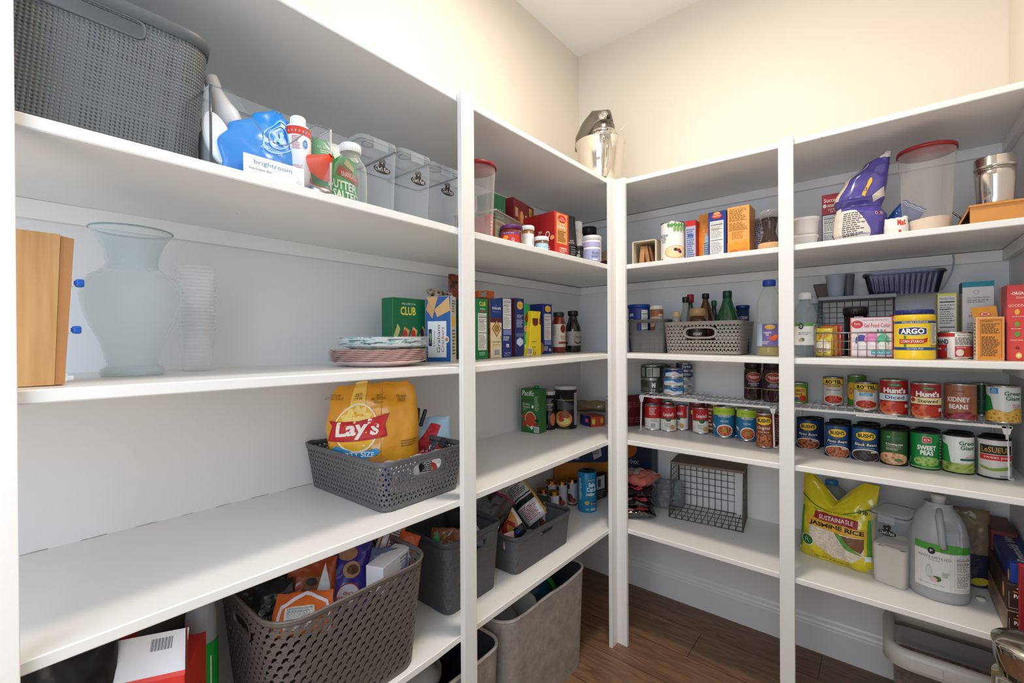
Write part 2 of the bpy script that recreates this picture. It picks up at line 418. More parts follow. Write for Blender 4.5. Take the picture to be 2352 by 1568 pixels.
for k in range(5):
    for side_, tab in (('left', LZ[k]), ('back', RZ[k])):
        mb = MB(); rg = []
        for q, z in tab:
            if side_ == 'left': pr = [(0, q, z), (DL-.002, q, z), (DL, q, z-.002), (DL, q, z-TH+.002), (DL-.002, q, z-TH), (0, q, z-TH)]
            else: pr = [(q, 0, z), (q, -DR+.002, z), (q, -DR, z-.002), (q, -DR, z-TH+.002), (q, -DR+.002, z-TH), (q, 0, z-TH)]
            rg.append([mb.bm.verts.new(p) for p in pr])
        for a, b in zip(rg, rg[1:]):
            for i in range(6): mb.face([a[i], b[i], b[(i+1) % 6], a[(i+1) % 6]], WHITE)
        mb.face(rg[0], WHITE); mb.face(rg[-1][::-1], WHITE); bmesh.ops.recalc_face_normals(mb.bm, faces=mb.bm.faces[:])
        root = thing('shelf', '%s white painted shelf along the %s wall, counted from above' % (NTH[k], side_), 'shelf', group='white built-in pantry shelves')
        mb.build('shelf_board', root)
        c = MB(); z = tab[0][1]-TH
        if side_ == 'left': c.box(0, -2.5, z-.040, .018, 0, z-.001, WHITE, .001)
        else: c.box(DL+.001, -.018, z-.040, RW, 0, z-.003, WHITE, .001)
        c.build('wall_cleat', root)
        if side_ == 'left': MB().box(.018, -.018, RZ[k][0][1]-TH-.040, DL+.001, 0, RZ[k][0][1]-TH-.003, WHITE, .001).build('wall_cleat', root)
        if side_ == 'back':
            MB().box(RW-.018, -DR+.01, z-.040, RW, -.018, z-.003, WHITE, .001).build('wall_cleat', root)
    if k == 3:
        r_ = random.Random(4); mb = MB(); y = -2.18
        while y < -1.45:
            l = .006+.02*r_.random(); mb.box(.0003, y, LZ[3][2][1]+(-1.4-y)*.0075, .0008, y+l, LZ[3][2][1]+(-1.4-y)*.0075+.0007+.0006*r_.random(), M('#a08a76', .8)); y += l-.001 if r_.random() < .6 else l+.05
        [c_ for c_ in bpy.data.objects if c_.name.startswith('shelf') and c_.get('label', '').startswith('fourth white') and 'left' in c_['label']][0]; mb.build('cracked_seam', [c_ for c_ in bpy.data.objects if c_.get('label', '').startswith('fourth white') and 'left' in c_['label']][0])
def post(label, boxes):
    mb = MB()
    for b in boxes: mb.box(*b, WHITE, .0012)
    tag(mb.build('shelf_post'), label, 'post', 'white shelf posts')
post('white upright post at the far left edge, beside the assumed doorway', [(DL, -2.245, 0, DL+.016, -2.197, 1.979)])
post('white upright post in the middle of the left wall shelving', [(DL, -1.387, 0, DL+.016, -1.338, 1.979)])
post('white angled corner post of two boards where both shelf runs meet', [(DL, -.528, 0, DL+.016, -.464, 1.980), (DL+.016, -DR-.017, 0, .510, -DR, 1.980)])
post('white upright post in the middle of the back wall shelving', [(1.070, -DR-.016, 0, 1.114, -DR, 1.979)])
# ================================================================ placing
def Xp(px, x, py=784): p = atx(px, py, x); return Vector((p.x, p.y))
def Yp(px, y, py=784): p = aty(px, py, y); return Vector((p.x, p.y))
def Zp(px, py, z): p = atz(px, py, z); return Vector((p.x, p.y))
CXY = Vector((CAM.x, CAM.y))
def hz(px, py, q):      # height of pixel row py at horizontal distance of point q
    d = ray(px, py); return CAM.z + d.z*((q-CXY).length/math.hypot(d.x, d.y))
def fitc(pl, pr, py=784, z=None, x=None, y=None, pyb=None):
    """centre and radius of an upright cylinder between two pixel edges; centre on plane x / y, or front foot at row pyb on height z"""
    a, b = ray(pl, py), ray(pr, py); A = Vector((a.x, a.y)).normalized(); B = Vector((b.x, b.y)).normalized()
    m = (A+B).normalized(); s = math.sin(A.angle(B)/2)
    if x is not None: D = (x-CXY.x)/m.x
    elif y is not None: D = (y-CXY.y)/m.y
    else:
        px = 1176+FPX*(m.dot(Vector((RT0.x, RT0.y))))/(m.dot(Vector((FW.x, FW.y)).normalized()))
        D = (Zp(px, pyb, z)-CXY).length/(1-s)
    c = CXY+m*D; return c, D*s
def toward(c, turn=0):  # rotation that turns local -y to the camera
    d = CXY-Vector((c[0], c[1])); return math.atan2(d.y, d.x)+pi/2+radians(turn)
def rzAB(A, B): return math.atan2(B.y-A.y, B.x-A.x)
SILVER = M('#c9c9c6', .25, 1); STEEL = M('#d8d2c6', .12, 1); GOLD = M('#b98a45', .3, 1); DKMET = M('#3a3836', .4, .8)

# ---------------------------------------------------------------- cartons
def carton(name, label, cat, A, B, z0, h, depth, front, sidec=None, topc=None, items=(), left=(), right=(), top=(), group=None, bev=.0012, rough=.45, seed=1, rot=None, body='carton_body'):
    """box whose front foot runs from A to B; prints on front, left and right faces"""
    w = (B-A).length; mid = (A+B)/2
    t = thing(name, label, cat, (mid.x, mid.y, z0), rzAB(A, B), group)
    if rot: t.rotation_euler = (rot[0], rot[1], t.rotation_euler[2]+rot[2])
    mb = MB(); f = M(front, rough); s = M(sidec or front, rough); tp = M(topc or sidec or front, rough)
    b = bmesh.new(); bmesh.ops.create_cube(b, size=1)
    for v in b.verts: v.co = Vector((v.co.x*w, depth/2+v.co.y*depth, h/2+v.co.z*h))
    bmesh.ops.bevel(b, geom=b.edges[:], offset=bev, segments=1, affect='EDGES')
    for q in (f, s, tp): mb.mi(q)
    ks = {}
    for fc in b.faces:
        n = fc.normal; k = 0 if n.y < -.8 else (2 if abs(n.z) > .8 else 1); ks[fc] = k
    vm = {v: mb.bm.verts.new(v.co) for v in b.verts}
    for fc, k in ks.items():
        g = mb.bm.faces.new([vm[v] for v in fc.verts]); g.material_index = k
    b.free(); mb.build(body, t)
    L = MB()
    if items: prt('', t, flat(w, h, 0), w, h, items, mb=L, seed=seed)
    if left: prt('', t, side(-w/2, depth, 0, -1), depth, h, left, mb=L, seed=seed+1)
    if right: prt('', t, side(w/2, 0, 0, 1), depth, h, right, mb=L, seed=seed+2)
    if top: prt('', t, topf(h, -w/2, 0), w, depth, top, mb=L, seed=seed+3)
    if items or left or right or top: L.build('printed_label', t)
    else: L.bm.free()
    return t
def cartonpx(name, label, cat, A, B, z0, pyt, depth, front, **k):
    mid = (A+B)/2; d = (mid-CXY); pxm = 1176+FPX*d.dot(Vector((RT0.x, RT0.y)))/d.dot(Vector((FW.x, FW.y)))
    return carton(name, label, cat, A, B, z0, hz(pxm, pyt, mid)-z0, depth, front, **k)

# ---------------------------------------------------------------- cans and jars
def can(name, label, cat, c, r, z0, h, items, base='#c8c8c6', turn=0, group=None, W=None, metal=None, lab='#ffffff', seed=1, lo=.004, hi=.004, ringpull=True):
    t = thing(name, label, cat, (c[0], c[1], z0), toward(c, turn), group); mt = metal or SILVER
    mb = MB(); g = .0015
    mb.lathe([(0, .002), (r-.004, .002), (r-.003, 0), (r, 0), (r, .003), (r-g, .005), (r-g, h-.005), (r, h-.003), (r, h), (r-.003, h), (r-.004, h-.005), (r*.55, h-.004), (r*.52, h-.005), (0, h-.005)], mt, 32)
    if ringpull: mb.tube([(cos(a)*.009, -r*.45+sin(a)*.007, h-.002) for a in [i*pi/5 for i in range(10)]], .0012, mt, 6, True)
    mb.build('can_body', t)
    L = MB(); L.lathe([(r-g+.0002, lo+.001), (r-g+.0003, lo+.002), (r-g+.0003, h-hi-.002), (r-g+.0002, h-hi-.001)], M(lab, .35), 40)
    W = W or 2.7*r
    prt('', t, cyl(r-g+.0003, W, lo), W, h-lo-hi, items, cut=r*.14, mb=L, seed=seed); L.build('paper_label', t)
    return t
def jar(name, label, cat, c, z0, prof, mat, cap=None, items=None, ly=None, turn=0, group=None, band=None, W=None, lab='#ffffff', liquid=None, seg=32, seed=1, sy=1, lidname='lid', wall='jar_body'):
    """turned vessel: prof (r, z); cap (r0, z0, z1, colour); label items between heights ly=(z0, z1, r)"""
    t = thing(name, label, cat, (c[0], c[1], z0), toward(c, turn), group)
    MB().lathe(prof, mat, seg, band=band, sy=sy).build(wall, t)
    if liquid:
        top, m = liquid; pr = [(max(0, r-.0018), z+(.0012 if i < 2 else 0)) for i, (r, z) in enumerate(prof) if z <= top]
        rr = [p for p in pr][-1][0]; MB().lathe(pr+[(rr, top), (0, top)], m, seg, sy=sy).build('contents', t)
    if cap:
        r0, a, b, cc = cap; cm = M(cc, .4) if isinstance(cc, str) else cc
        q = MB().lathe([(r0*.9, a), (r0, a), (r0, b-.002), (r0-.002, b), (0, b)], cm, 28)
        for i in range(26):
            an = 2*pi*i/26; x, y = cos(an)*(r0+.0002), sin(an)*(r0+.0002)
            q.box(-.0006, -.0005, a+.001, .0006, .0007, b-.003, cm, mtx=Matrix.Translation((x, y, 0)) @ Matrix.Rotation(an+pi/2, 4, 'Z'))
        q.build(lidname, t)
    if items is not None:
        a, b, r = ly; L = MB(); W = W or 2.6*r
        if lab:
            n = 24; L.grid(n, 1, lambda u, v: cyl(r, W, a, .0004)(u*W, v*(b-a), 0), M(lab, .4), smooth=True)
        prt('', t, cyl(r, W, a, .0006), W, b-a, items, cut=r*.14, mb=L, seed=seed); L.build('paper_label', t)
    return t
# ---------------------------------------------------------------- soft bags
OUTL = [(0, .05, .95), (.12, .01, .99), (.5, .0, 1), (.85, .03, .97), (1, .04, .97)]
def outl(t, v):
    for (a, l, r), (b, l2, r2) in zip(t, t[1:]):
        if v <= b: k = (v-a)/(b-a); k = k*k*(3-2*k); return l+(l2-l)*k, r+(r2-r)*k
    return t[-1][1], t[-1][2]
def pillow(w, h, d, seed=1, cr=.006, fr=22, zip_=.02, lean=0, taper=.0, out=None, waist=None):
    """front (side=-1) and back surface of a filled bag, local base z=0"""
    def f(u, v, o, s=-1):
        a = max(0, 1-abs(2*u-1)**2.6)**.5; bb = max(0, min(1, (v+.02)/.1))**.5*max(0, min(1, (1-v)/.55))**.6
        lo, ro = outl(out or OUTL, v); x = (lo+(ro-lo)*u-.5)*w*(1-taper*v); z = v*h
        if waist: bb *= 1-waist[1]*math.exp(-((v-waist[0])/.05)**2)
        q = Vector((x*fr, z*fr, seed*7.3+(5 if s > 0 else 0)))
        n = noise.noise(q)*cr+abs(noise.noise(q*2.3))*cr*.5
        y = s*(a*bb*d/2+.0006)+n*a
        z += noise.noise(Vector((u*4, seed, 0)))*.006*v
        return Vector((x, y+lean*v+s*o, z))
    return f
def bag(name, label, cat, loc, rz, w, h, d, col, seed=1, cr=.006, fr=22, items=(), group=None, rot=None, rough=.28, taper=0, mat=None, backc=None, nu=46, nv=46, coat=.3, out=None, waist=None):
    t = thing(name, label, cat, loc, rz, group)
    if rot: t.rotation_euler = (rot[0], rot[1], rz+rot[2])
    f = pillow(w, h, d, seed, cr, fr, taper=taper, out=out, waist=waist); m = mat or M(col, rough, coat=coat); mb = MB()
    mb.grid(nu, nv, lambda u, v: f(u, v, 0, -1), m); mb.grid(nu, nv, lambda u, v: f(1-u, v, 0, 1), M(backc, rough) if backc else m)
    mb.build('bag_film', t)
    if items:
        prt('print', t, lambda u, v, o: f(u/w, v/h, o+.0012), w, h, items, cut=w/32, cutv=h/32, seed=seed)
    return t
# ---------------------------------------------------------------- baskets
class Shell:
    """tapered rounded-rectangle wall, bottom (w0,d0), top (w1,d1), height h, corner radius r"""
    def __init__(s, w0, d0, w1, d1, h, r):
        s.w0, s.d0, s.w1, s.d1, s.h, s.r = w0, d0, w1, d1, h, r
        a, b, c = w1-2*r, d1-2*r, pi*r/2; s.seg = [a, c, b, c, a, c, b, c]; s.L = sum(s.seg)
    def rr(s, t, w, d, r):
        q = (t % 1)*s.L; i = 0
        while q > s.seg[i] and i < 7: q -= s.seg[i]; i += 1
        f = q/s.seg[i]; hw, hd = w/2-r, d/2-r      # starts at front-left, runs along the front (-y)
        if i == 0: return Vector((-hw+f*2*hw, -d/2)), Vector((0, -1))
        if i == 2: return Vector((w/2, -hd+f*2*hd)), Vector((1, 0))
        if i == 4: return Vector((hw-f*2*hw, d/2)), Vector((0, 1))
        if i == 6: return Vector((-w/2, hd-f*2*hd)), Vector((-1, 0))
        cc, a0 = {1: ((hw, -hd), -pi/2), 3: ((hw, hd), 0), 5: ((-hw, hd), pi/2), 7: ((-hw, -hd), pi)}[i]
        a = a0+f*pi/2; n = Vector((cos(a), sin(a))); return Vector(cc)+n*r, n
    def P(s, t, v, o=0):
        a, n = s.rr(t, s.w0, s.d0, s.r*.8); b, _ = s.rr(t, s.w1, s.d1, s.r); p = a*(1-v)+b*v+n*o
        return Vector((p.x, p.y, v*s.h))
    def tcen(s, face): # parameter at the middle of a face: 0 front, 1 right, 2 back, 3 left
        q = [s.seg[0]/2, sum(s.seg[:2])+s.seg[2]/2, sum(s.seg[:4])+s.seg[4]/2, sum(s.seg[:6])+s.seg[6]/2][face]
        return q/s.L
def in_slot(sh, t, v, slots):
    for face, hw, v0, v1 in slots:
        dt = abs((t-sh.tcen(face)+.5) % 1-.5)*sh.L
        if dt < hw and v0 < v < v1: return True
    return False
def slot_ring(mb, sh, slots, m, rad, r=.0022):
    for face, hw, v0, v1 in slots:
        tc = sh.tcen(face); c = rad; pts = []; H = (v1-v0)*sh.h
        for k in range(4):
            sx, sz = ((1, 1), (-1, 1), (-1, -1), (1, -1))[k]
            for j in range(5):
                a = k*pi/2+j*pi/8; pts.append((sx*(hw-c)+cos(a)*c, sz*(H/2-c)+sin(a)*c))
        mb.tube([sh.P(tc+x/sh.L, (v0+v1)/2+y/sh.h, .0005) for x, y in pts], r, m, 6, True)
def solid_basket(name, label, cat, loc, rz, sh, mat, slots=(), rimh=.016, group=None, rim='rim', smooth_mat=None):
    t = thing(name, label, cat, loc, rz, group); mb = MB(); nu = max(60, int(sh.L/.012)); nv = max(10, int(sh.h/.012))
    sk = (lambda u, v: in_slot(sh, u, v, slots)) if slots else None
    mb.grid(nu, nv, lambda u, v: sh.P(u, v, 0), mat, closeu=True, skip=sk)
    mb.grid(nu, nv, lambda u, v: sh.P(-u, v, -.003), mat, closeu=True, skip=(lambda u, v: in_slot(sh, -u, v, slots)) if slots else None)
    n = 48; mb.face([mb.bm.verts.new(sh.P(-i/n, 0, 0)) for i in range(n)], mat); mb.face([mb.bm.verts.new(sh.P(i/n, .012, -.003)) for i in range(n)], mat)
    mb.build('basket_body', t)
    rm = MB(); sm = smooth_mat or mat; v0 = 1-rimh/sh.h
    pr = [(-.0035, v0), (.003, v0), (.0045, 1-.003/sh.h), (.003, 1), (-.003, 1), (-.0045, 1-.003/sh.h)]
    n = 72; rings = [[rm.bm.verts.new(sh.P(i/n, v, o)) for o, v in pr] for i in range(n)]
    for i in range(n):
        for k in range(6): rm.face([rings[i][k], rings[(i+1) % n][k], rings[(i+1) % n][(k+1) % 6], rings[i][(k+1) % 6]], sm, True)
    if slots: slot_ring(rm, sh, slots, sm, .01)
    rm.build(rim, t, recalc=True); return t
def ypoly(p, hw, L):
    pts = []
    for k in range(3):
        a = -pi/2+k*2*pi/3; d = Vector((cos(a), sin(a))); n = Vector((-d.y, d.x))
        e = d*L*p; pts += [e-n*hw*p, e+n*hw*p]; b = a+pi/3; pts.append(Vector((cos(b), sin(b)))*hw*p*1.155)
    return [(q.x, q.y) for q in pts]
def weave_basket(name, label, cat, loc, rz, sh, mat, p=.014, slots=(), group=None, rimh=.012, hw=.19, L=.5, shear=0, lowband=.008, sx=1):
    """plastic basket moulded as interlocking Y pieces with open gaps"""
    t = thing(name, label, cat, loc, rz, group); mb = MB(); k = mb.mi(mat)
    nc = round(sh.L/(p*sx)); ps = sh.L/nc; q = p*.866; nr = int((sh.h-lowband-rimh)/q); q = (sh.h-lowband-rimh)/nr
    base = ypoly(p, hw, L)
    sl2 = [(f, a+.006, v0-.006/sh.h, v1+.006/sh.h) for f, a, v0, v1 in slots]
    for j in range(nr+1):
        zc = lowband+q*(j+.1)
        for i in range(nc):
            sc = (i+(j % 2)*.5)*ps
            if in_slot(sh, sc/sh.L, zc/sh.h, sl2): continue
            A = []; B = []
            for x, y in base:
                zz = min(max(zc+y+x*shear*0, .001), sh.h-.002); tt = (sc+x*sx+y*shear)/sh.L
                A.append(mb.bm.verts.new(sh.P(tt, zz/sh.h, .0012))); B.append(mb.bm.verts.new(sh.P(tt, zz/sh.h, -.0014)))
            n = len(A)
            cA = mb.bm.verts.new(sum((v.co for v in A), Vector())/n + (A[0].co-B[0].co)*.25)
            for m_ in range(n):
                l = (m_+1) % n
                mb.bm.faces.new((A[m_], A[l], cA)).material_index = k; mb.bm.faces.new((B[m_], B[l], A[l], A[m_])).material_index = k
            mb.bm.faces.new(B[::-1]).material_index = k
    n = 90
    for v0, v1, o0, o1 in ((0, lowband/sh.h, -.0016, .0014), (1-rimh/sh.h, 1, -.003, .003)):
        rings = [[mb.bm.verts.new(sh.P(i/n, v, o)) for o, v in ((o0, v0), (o1, v0), (o1, v1), (o0, v1))] for i in range(n)]
        for i in range(n):
            for a in range(4): mb.face([rings[i][a], rings[(i+1) % n][a], rings[(i+1) % n][(a+1) % 4], rings[i][(a+1) % 4]], mat, True)
    for zv in (.002, .008): mb.face([mb.bm.verts.new(sh.P(i/n, zv/sh.h, -.001)) for i in range(n)], mat)
    bmesh.ops.recalc_face_normals(mb.bm, faces=mb.bm.faces[:])
    mb.build('basket_body', t)
    rm = MB(); rm.tube([sh.P(i/72, 1, .001) for i in range(72)], .0035, mat, 8, True); rm.build('rim', t)
    if slots:
        for f, a, v0, v1 in slots:
            fr = MB(); tc = sh.tcen(f); H = (v1-v0)*sh.h; nn = 36; R1 = []; R2 = []; R3 = []
            for i in range(nn):
                an = 2*pi*i/nn; cx = math.copysign(abs(cos(an))**.45, cos(an)); sz = math.copysign(abs(sin(an))**.75, sin(an))
                def pp(x, y, o): return fr.bm.verts.new(sh.P(tc+x/sh.L, min(.999, (v0+v1)/2+y/sh.h), o))
                R1.append(pp(cx*a, sz*H/2, .0025)); R2.append(pp(cx*(a+.009), sz*(H/2+.008), .0025)); R3.append(pp(cx*a, sz*H/2, -.003))
            for i in range(nn):
                l = (i+1) % nn; fr.face([R1[i], R2[i], R2[l], R1[l]], mat); fr.face([R3[i], R1[i], R1[l], R3[l]], mat)
            fr.build('handle_opening', t)
    return t
def weave_mat(name, h, pz=.0045, ps=.0045, dark=.25, plaid=1, rough=.55, contrast=1):
    """moulded burlap texture: little gaps between threads, thicker threads here and there"""
    m, nt, b = nodes(name, rough); c = hexc(h); N = nt.nodes.new; Lk = nt.links.new
    tc = N('ShaderNodeTexCoord'); sp = N('ShaderNodeSeparateXYZ'); Lk(tc.outputs['Object'], sp.inputs[0])
    def mth(op, a, b_=None, c_=None):
        n = N('ShaderNodeMath'); n.operation = op
        for i, v in enumerate((a, b_, c_)):
            if v is None: continue
            if isinstance(v, (int, float)): n.inputs[i].default_value = v
            else: Lk(v, n.inputs[i])
        return n.outputs[0]
    s = mth('ADD', sp.outputs[0], sp.outputs[1]); z = sp.outputs[2]
    row = mth('FLOOR', mth('MULTIPLY', z, 1/pz)); par = mth('MULTIPLY', mth('MODULO', row, 2), .5)
    fz = mth('ABSOLUTE', mth('SUBTRACT', mth('FRACT', mth('MULTIPLY', z, 1/pz)), .5))
    fs = mth('ABSOLUTE', mth('SUBTRACT', mth('FRACT', mth('ADD', mth('MULTIPLY', s, 1/ps), 0 if plaid else par)), .5))
    def n1(v, sc, sd):
        cx = N('ShaderNodeCombineXYZ'); Lk(v, cx.inputs[0]); cx.inputs[1].default_value = sd
        n = N('ShaderNodeTexNoise'); n.inputs['Scale'].default_value = sc; n.inputs['Detail'].default_value = 3; Lk(cx.outputs[0], n.inputs['Vector']); return n.outputs['Fac']
    tz = mth('MULTIPLY_ADD', n1(z, 95, 1.3), .9, -.13); ts = mth('MULTIPLY_ADD', n1(s, 95, 7.7), .9, -.13)
    hole = mth('MULTIPLY', mth('SMOOTH_MIN', mth('MULTIPLY', mth('SUBTRACT', fz, tz), 9), 1, .2), mth('SMOOTH_MIN', mth('MULTIPLY', mth('SUBTRACT', fs, ts), 9), 1, .2))
    a = mth('GREATER_THAN', fz, tz); b2 = mth('GREATER_THAN', fs, ts); hl = mth('MULTIPLY', a, b2)
    mx = N('ShaderNodeMixRGB'); mx.inputs[1].default_value = (*c, 1); mx.inputs[2].default_value = (*[v*dark for v in c], 1); Lk(mth('MULTIPLY', hl, contrast), mx.inputs[0])
    Lk(mx.outputs[0], b.inputs['Base Color'])
    hgt = mth('SUBTRACT', mth('MULTIPLY', mth('ADD', mth('COSINE', mth('MULTIPLY', fz, 6.28)), mth('COSINE', mth('MULTIPLY', fs, 6.28))), .25), hl)
    bp = N('ShaderNodeBump'); bp.inputs['Strength'].default_value = .8; bp.inputs['Distance'].default_value = .0015; Lk(hgt, bp.inputs['Height']); Lk(bp.outputs[0], b.inputs['Normal'])
    return m
# ================================================================ left wall, near bay, second shelf
LITE = weave_mat('grey_burlap_moulded_plastic', '#606567', .0056, .0056, .26)
LITEP = M('#5c6163', .5); DARKW = weave_mat('charcoal_burlap_moulded_plastic', '#56575a', .0042, .0042, .45); DARKP = M('#4c4d50', .5)
PH = pi/2
# big basket, front rim on x=.43
yr = Xp(480, .40, 90).y; w1 = .37; zt_ = hz(466, 88, Xp(466, .425, 88)); z0 = zl(1, -2)+.0005; H = zt_-z0
bs = Shell(w1-.035, .30, w1, .335, H, .045)
solid_basket('storage_basket', 'large grey woven-texture storage basket on the second shelf at the far left', 'basket', (.432-.1675, yr-w1/2, z0), PH, bs, LITE, [(0, .088, 1-.048/H, 1-.021/H)], .020, smooth_mat=LITEP)
def paper(u, v):
    return Vector(((u-.5)*.2, -.105+.02*sin(u*5)+.05*v, .08+v*(H-.075)-abs(u-.45)*.16*v-.0))
tp = thing('paper_sheet', 'crumpled white paper sheet sticking up inside the large grey woven basket', 'paper', (.432-.1675, yr-w1/2+.04, z0), PH)
MB().grid(10, 8, paper, M('#f2f0ee', .7)).build('sheet', tp)

# clear bin
BX = .437; a_, b_ = Xp(484, BX, 300), Xp(760, BX, 380); z0 = zl(1, -1.7)+.0005
bw = b_.y-a_.y; bh = hz(760, 298, b_)-z0; CL = glassy('#fafcfd', .08); EDGE = glassy('#c9d0d4', .35, .15)
clr = thing('clear_bin', 'clear plastic stackable bin with a scooped front and white paper tag on the second shelf', 'storage bin', (BX, a_.y+bw/2, z0), PH)
mb = MB(); bd = .26
def wallp(pts, th=.0022, m=CL):      # upright panel from outline in local coordinates
    for A, B_, C_, D_ in pts: mb.face([mb.bm.verts.new(p) for p in (A, B_, C_, D_)], m)
hw = bw/2; dip = bh*.52
xs = [(-hw, bh)]+[(hw*(-.7+1.45*i/20), bh-(bh-dip)*sin(pi*i/20)**1.5) for i in range(21)]+[(hw, bh)]
for (x0, h0), (x1, h1) in zip(xs, xs[1:]): wallp([[(x0, 0, 0), (x1, 0, 0), (x1, 0, h1), (x0, 0, h0)]])
wallp([[(-hw, 0, 0), (-hw, bd, 0), (-hw, bd, bh), (-hw, 0, bh)], [(hw, 0, 0), (hw, bd, 0), (hw, bd, bh), (hw, 0, bh)], [(-hw, bd, 0), (hw, bd, 0), (hw, bd, bh), (-hw, bd, bh)], [(-hw, 0, .002), (hw, 0, .002), (hw, bd, .002), (-hw, bd, .002)]])
mb.build('bin_wall', clr)
mb = MB(); mb.tube([(-hw, 0, 0), (-hw, 0, bh)], .0022, M('#5d6166', .2, trans=.3), 6); mb.tube([(hw, 0, 0), (hw, 0, bh)], .0025, M('#c2bdb3', .2), 6)
mb.tube([(x, 0, h) for x, h in xs], .0013, EDGE, 6); mb.tube([(-hw, 0, bh), (-hw, bd, bh), (hw, bd, bh), (hw, 0, bh)], .0016, M('#9b9da0', .2), 6); mb.build('bin_edge', clr)
tag_w = .112; tw = MB(); tw.box(-.060, -.0032, .001, -.060+tag_w, -.0016, .038, M('#f6f4f0', .5), .0004); tw.build('paper_tag', clr)
prt('printed_label', clr, lambda u, v, o: Vector((-.060+u, -.0033-o, .001+v)), tag_w, .037, [('t', 'brightroom', .47, .66, .62, .30, '#5f8fbe'), ('t', 'Stackable Bin', .26, .34, .36, .11, '#666666'), ('o', .9, .16, .035, .085, .8, '#88a'), ])
def inbin(px, x, py=350): return Xp(px, x, py)
# spray bottle leaning left
BW = M('#f4f4f4', .35)
p0 = Xp(606, .36, 380)
t = thing('pump_bottle', 'frosted liquid bottle with a white flip cap leaning left inside the clear bin', 'bottle', (.34, p0.y-.005, zl(1, p0.y)+.012), PH, rot=(0, radians(-24), PH))
t.scale = (.95, .95, .95)
MB().lathe([(0, 0), (.032, 0), (.036, .004), (.036, .085), (.033, .10), (.022, .108), (0, .108)], M('#cfc8bd', .25, trans=.15), 32).build('bottle_body', t)
MB().lathe([(.024, .105), (.026, .108), (.025, .15), (.019, .165), (.014, .185), (.012, .197), (.014, .2), (.014, .218), (.012, .221), (0, .221)], BW, 28).build('cap', t)
L = MB(); prt('', t, cyl(.036, .12, .02, .0006), .12, .072, [('r', 0, 0, .62, 1, '#f2efec'), ('r', .65, 0, 1, 1, '#f2efec'), ('l', .05, .3, .55, .9, 7, '#777777'), ('o', .84, .72, .1, .17, .7, '#e08070'), ('e', .84, .72, .04, .07, '#e08070'), ('t', 'LIQUID\nAMERICA', .83, .32, .26, .26, '#444444')], cut=.006, mb=L); L.build('paper_label', t)
# white oval dish brush, standing
p0 = Xp(528, .39, 320)
t = thing('scrub_brush', 'white oval plastic dish standing on edge at the left inside the clear bin', 'dish', (.395, p0.y-.006, zl(1, -1.9)+.012), PH, rot=(radians(-10), radians(-14), PH))
b = MB(); b.prism([(cos(i*pi/14)*.024, sin(i*pi/14)*.052) for i in range(28)], 0, .012, M('#e9ecf0', .4), bev=.003, mtx=Matrix.Translation((0, 0, .056)) @ Matrix.Rotation(PH, 4, 'X')); b.build('dish_body', t)
# second bottle behind
t = thing('squeeze_bottle', 'pale plastic bottle half hidden behind the left edge of the clear bin', 'bottle', (.30, Xp(500, .30, 300).y, zl(1, -1.9)+.004), PH)
MB().lathe([(0, 0), (.03, 0), (.033, .01), (.033, .10), (.02, .12), (.014, .135), (.014, .15), (0, .15)], M('#d5dbe2', .3), 24).build('bottle_body', t)
# blue bag
p0 = Xp(598, .415, 350)
bag('refill_bag', 'crumpled bright blue plastic bag with a white round emblem in the clear bin', 'bag', (.405, p0.y+.005, zl(1, -1.8)+.003), PH, .160, .175, .035, '#1387dd', seed=3, cr=.0045, fr=17, rough=.22, rot=(radians(-12), radians(6), 0), out=[(0, .08, .92), (.3, 0, .88), (.55, .12, 1.0), (.8, .38, .92), (1, .62, .74)],
    items=[('o', .62, .60, .22, .26, .9, '#8cc4f0'), ('o', .62, .60, .15, .18, .88, '#8cc4f0'), ('t', 'ARM & HAMMER', .62, .38, .30, .07, '#9ccdf4'), ('p', [(.56, .52), (.60, .54), (.63, .60), (.60, .66), (.64, .70), (.68, .66), (.67, .58), (.70, .52), (.65, .50), (.62, .53)], '#8cc4f0'), ('r', .55, .50, .59, .56, '#8cc4f0')])
# white and red bottle
c, r = fitc(655, 714, 330, x=.385); z0 = zl(1, c.y)+.004; hh = hz(690, 272, c)-z0
jar('powder_bottle', 'white plastic bottle with a red band and blue badge in the clear bin', 'bottle', c, z0, [(0, 0), (r, 0), (r, .004), (r, hh*.80), (r*.93, hh*.86), (r*.62, hh*.89), (r*.6, hh*.91), (0, hh*.91)], M('#f3f3f5', .35), (r*.6, hh*.87, hh, '#f4f4f4'),
    [('r', 0, .86, 1, .99, '#d8402f'), ('R', [(x/9+.03, .90, x/9+.05, .93) for x in range(9)], '#ffffff'), ('l', .26, .62, .52, .84, 8, '#c06070'), ('s', .66, .72, .085, .07, '#3f86d0'), ('l', .61, .69, .71, .75, 3, '#dfeafa'), ('t', 'BOXEDWELL.COM', .42, .36, .30, .025, '#d04050'), ('l', .3, .31, .58, .34, 1, '#d88'), ('r', .86, 0, 1, .22, '#e0502f'), ('r', .84, .5, .9, .56, '#f0a030')], (hh*.03, hh*.84, r), turn=8, lab=None)
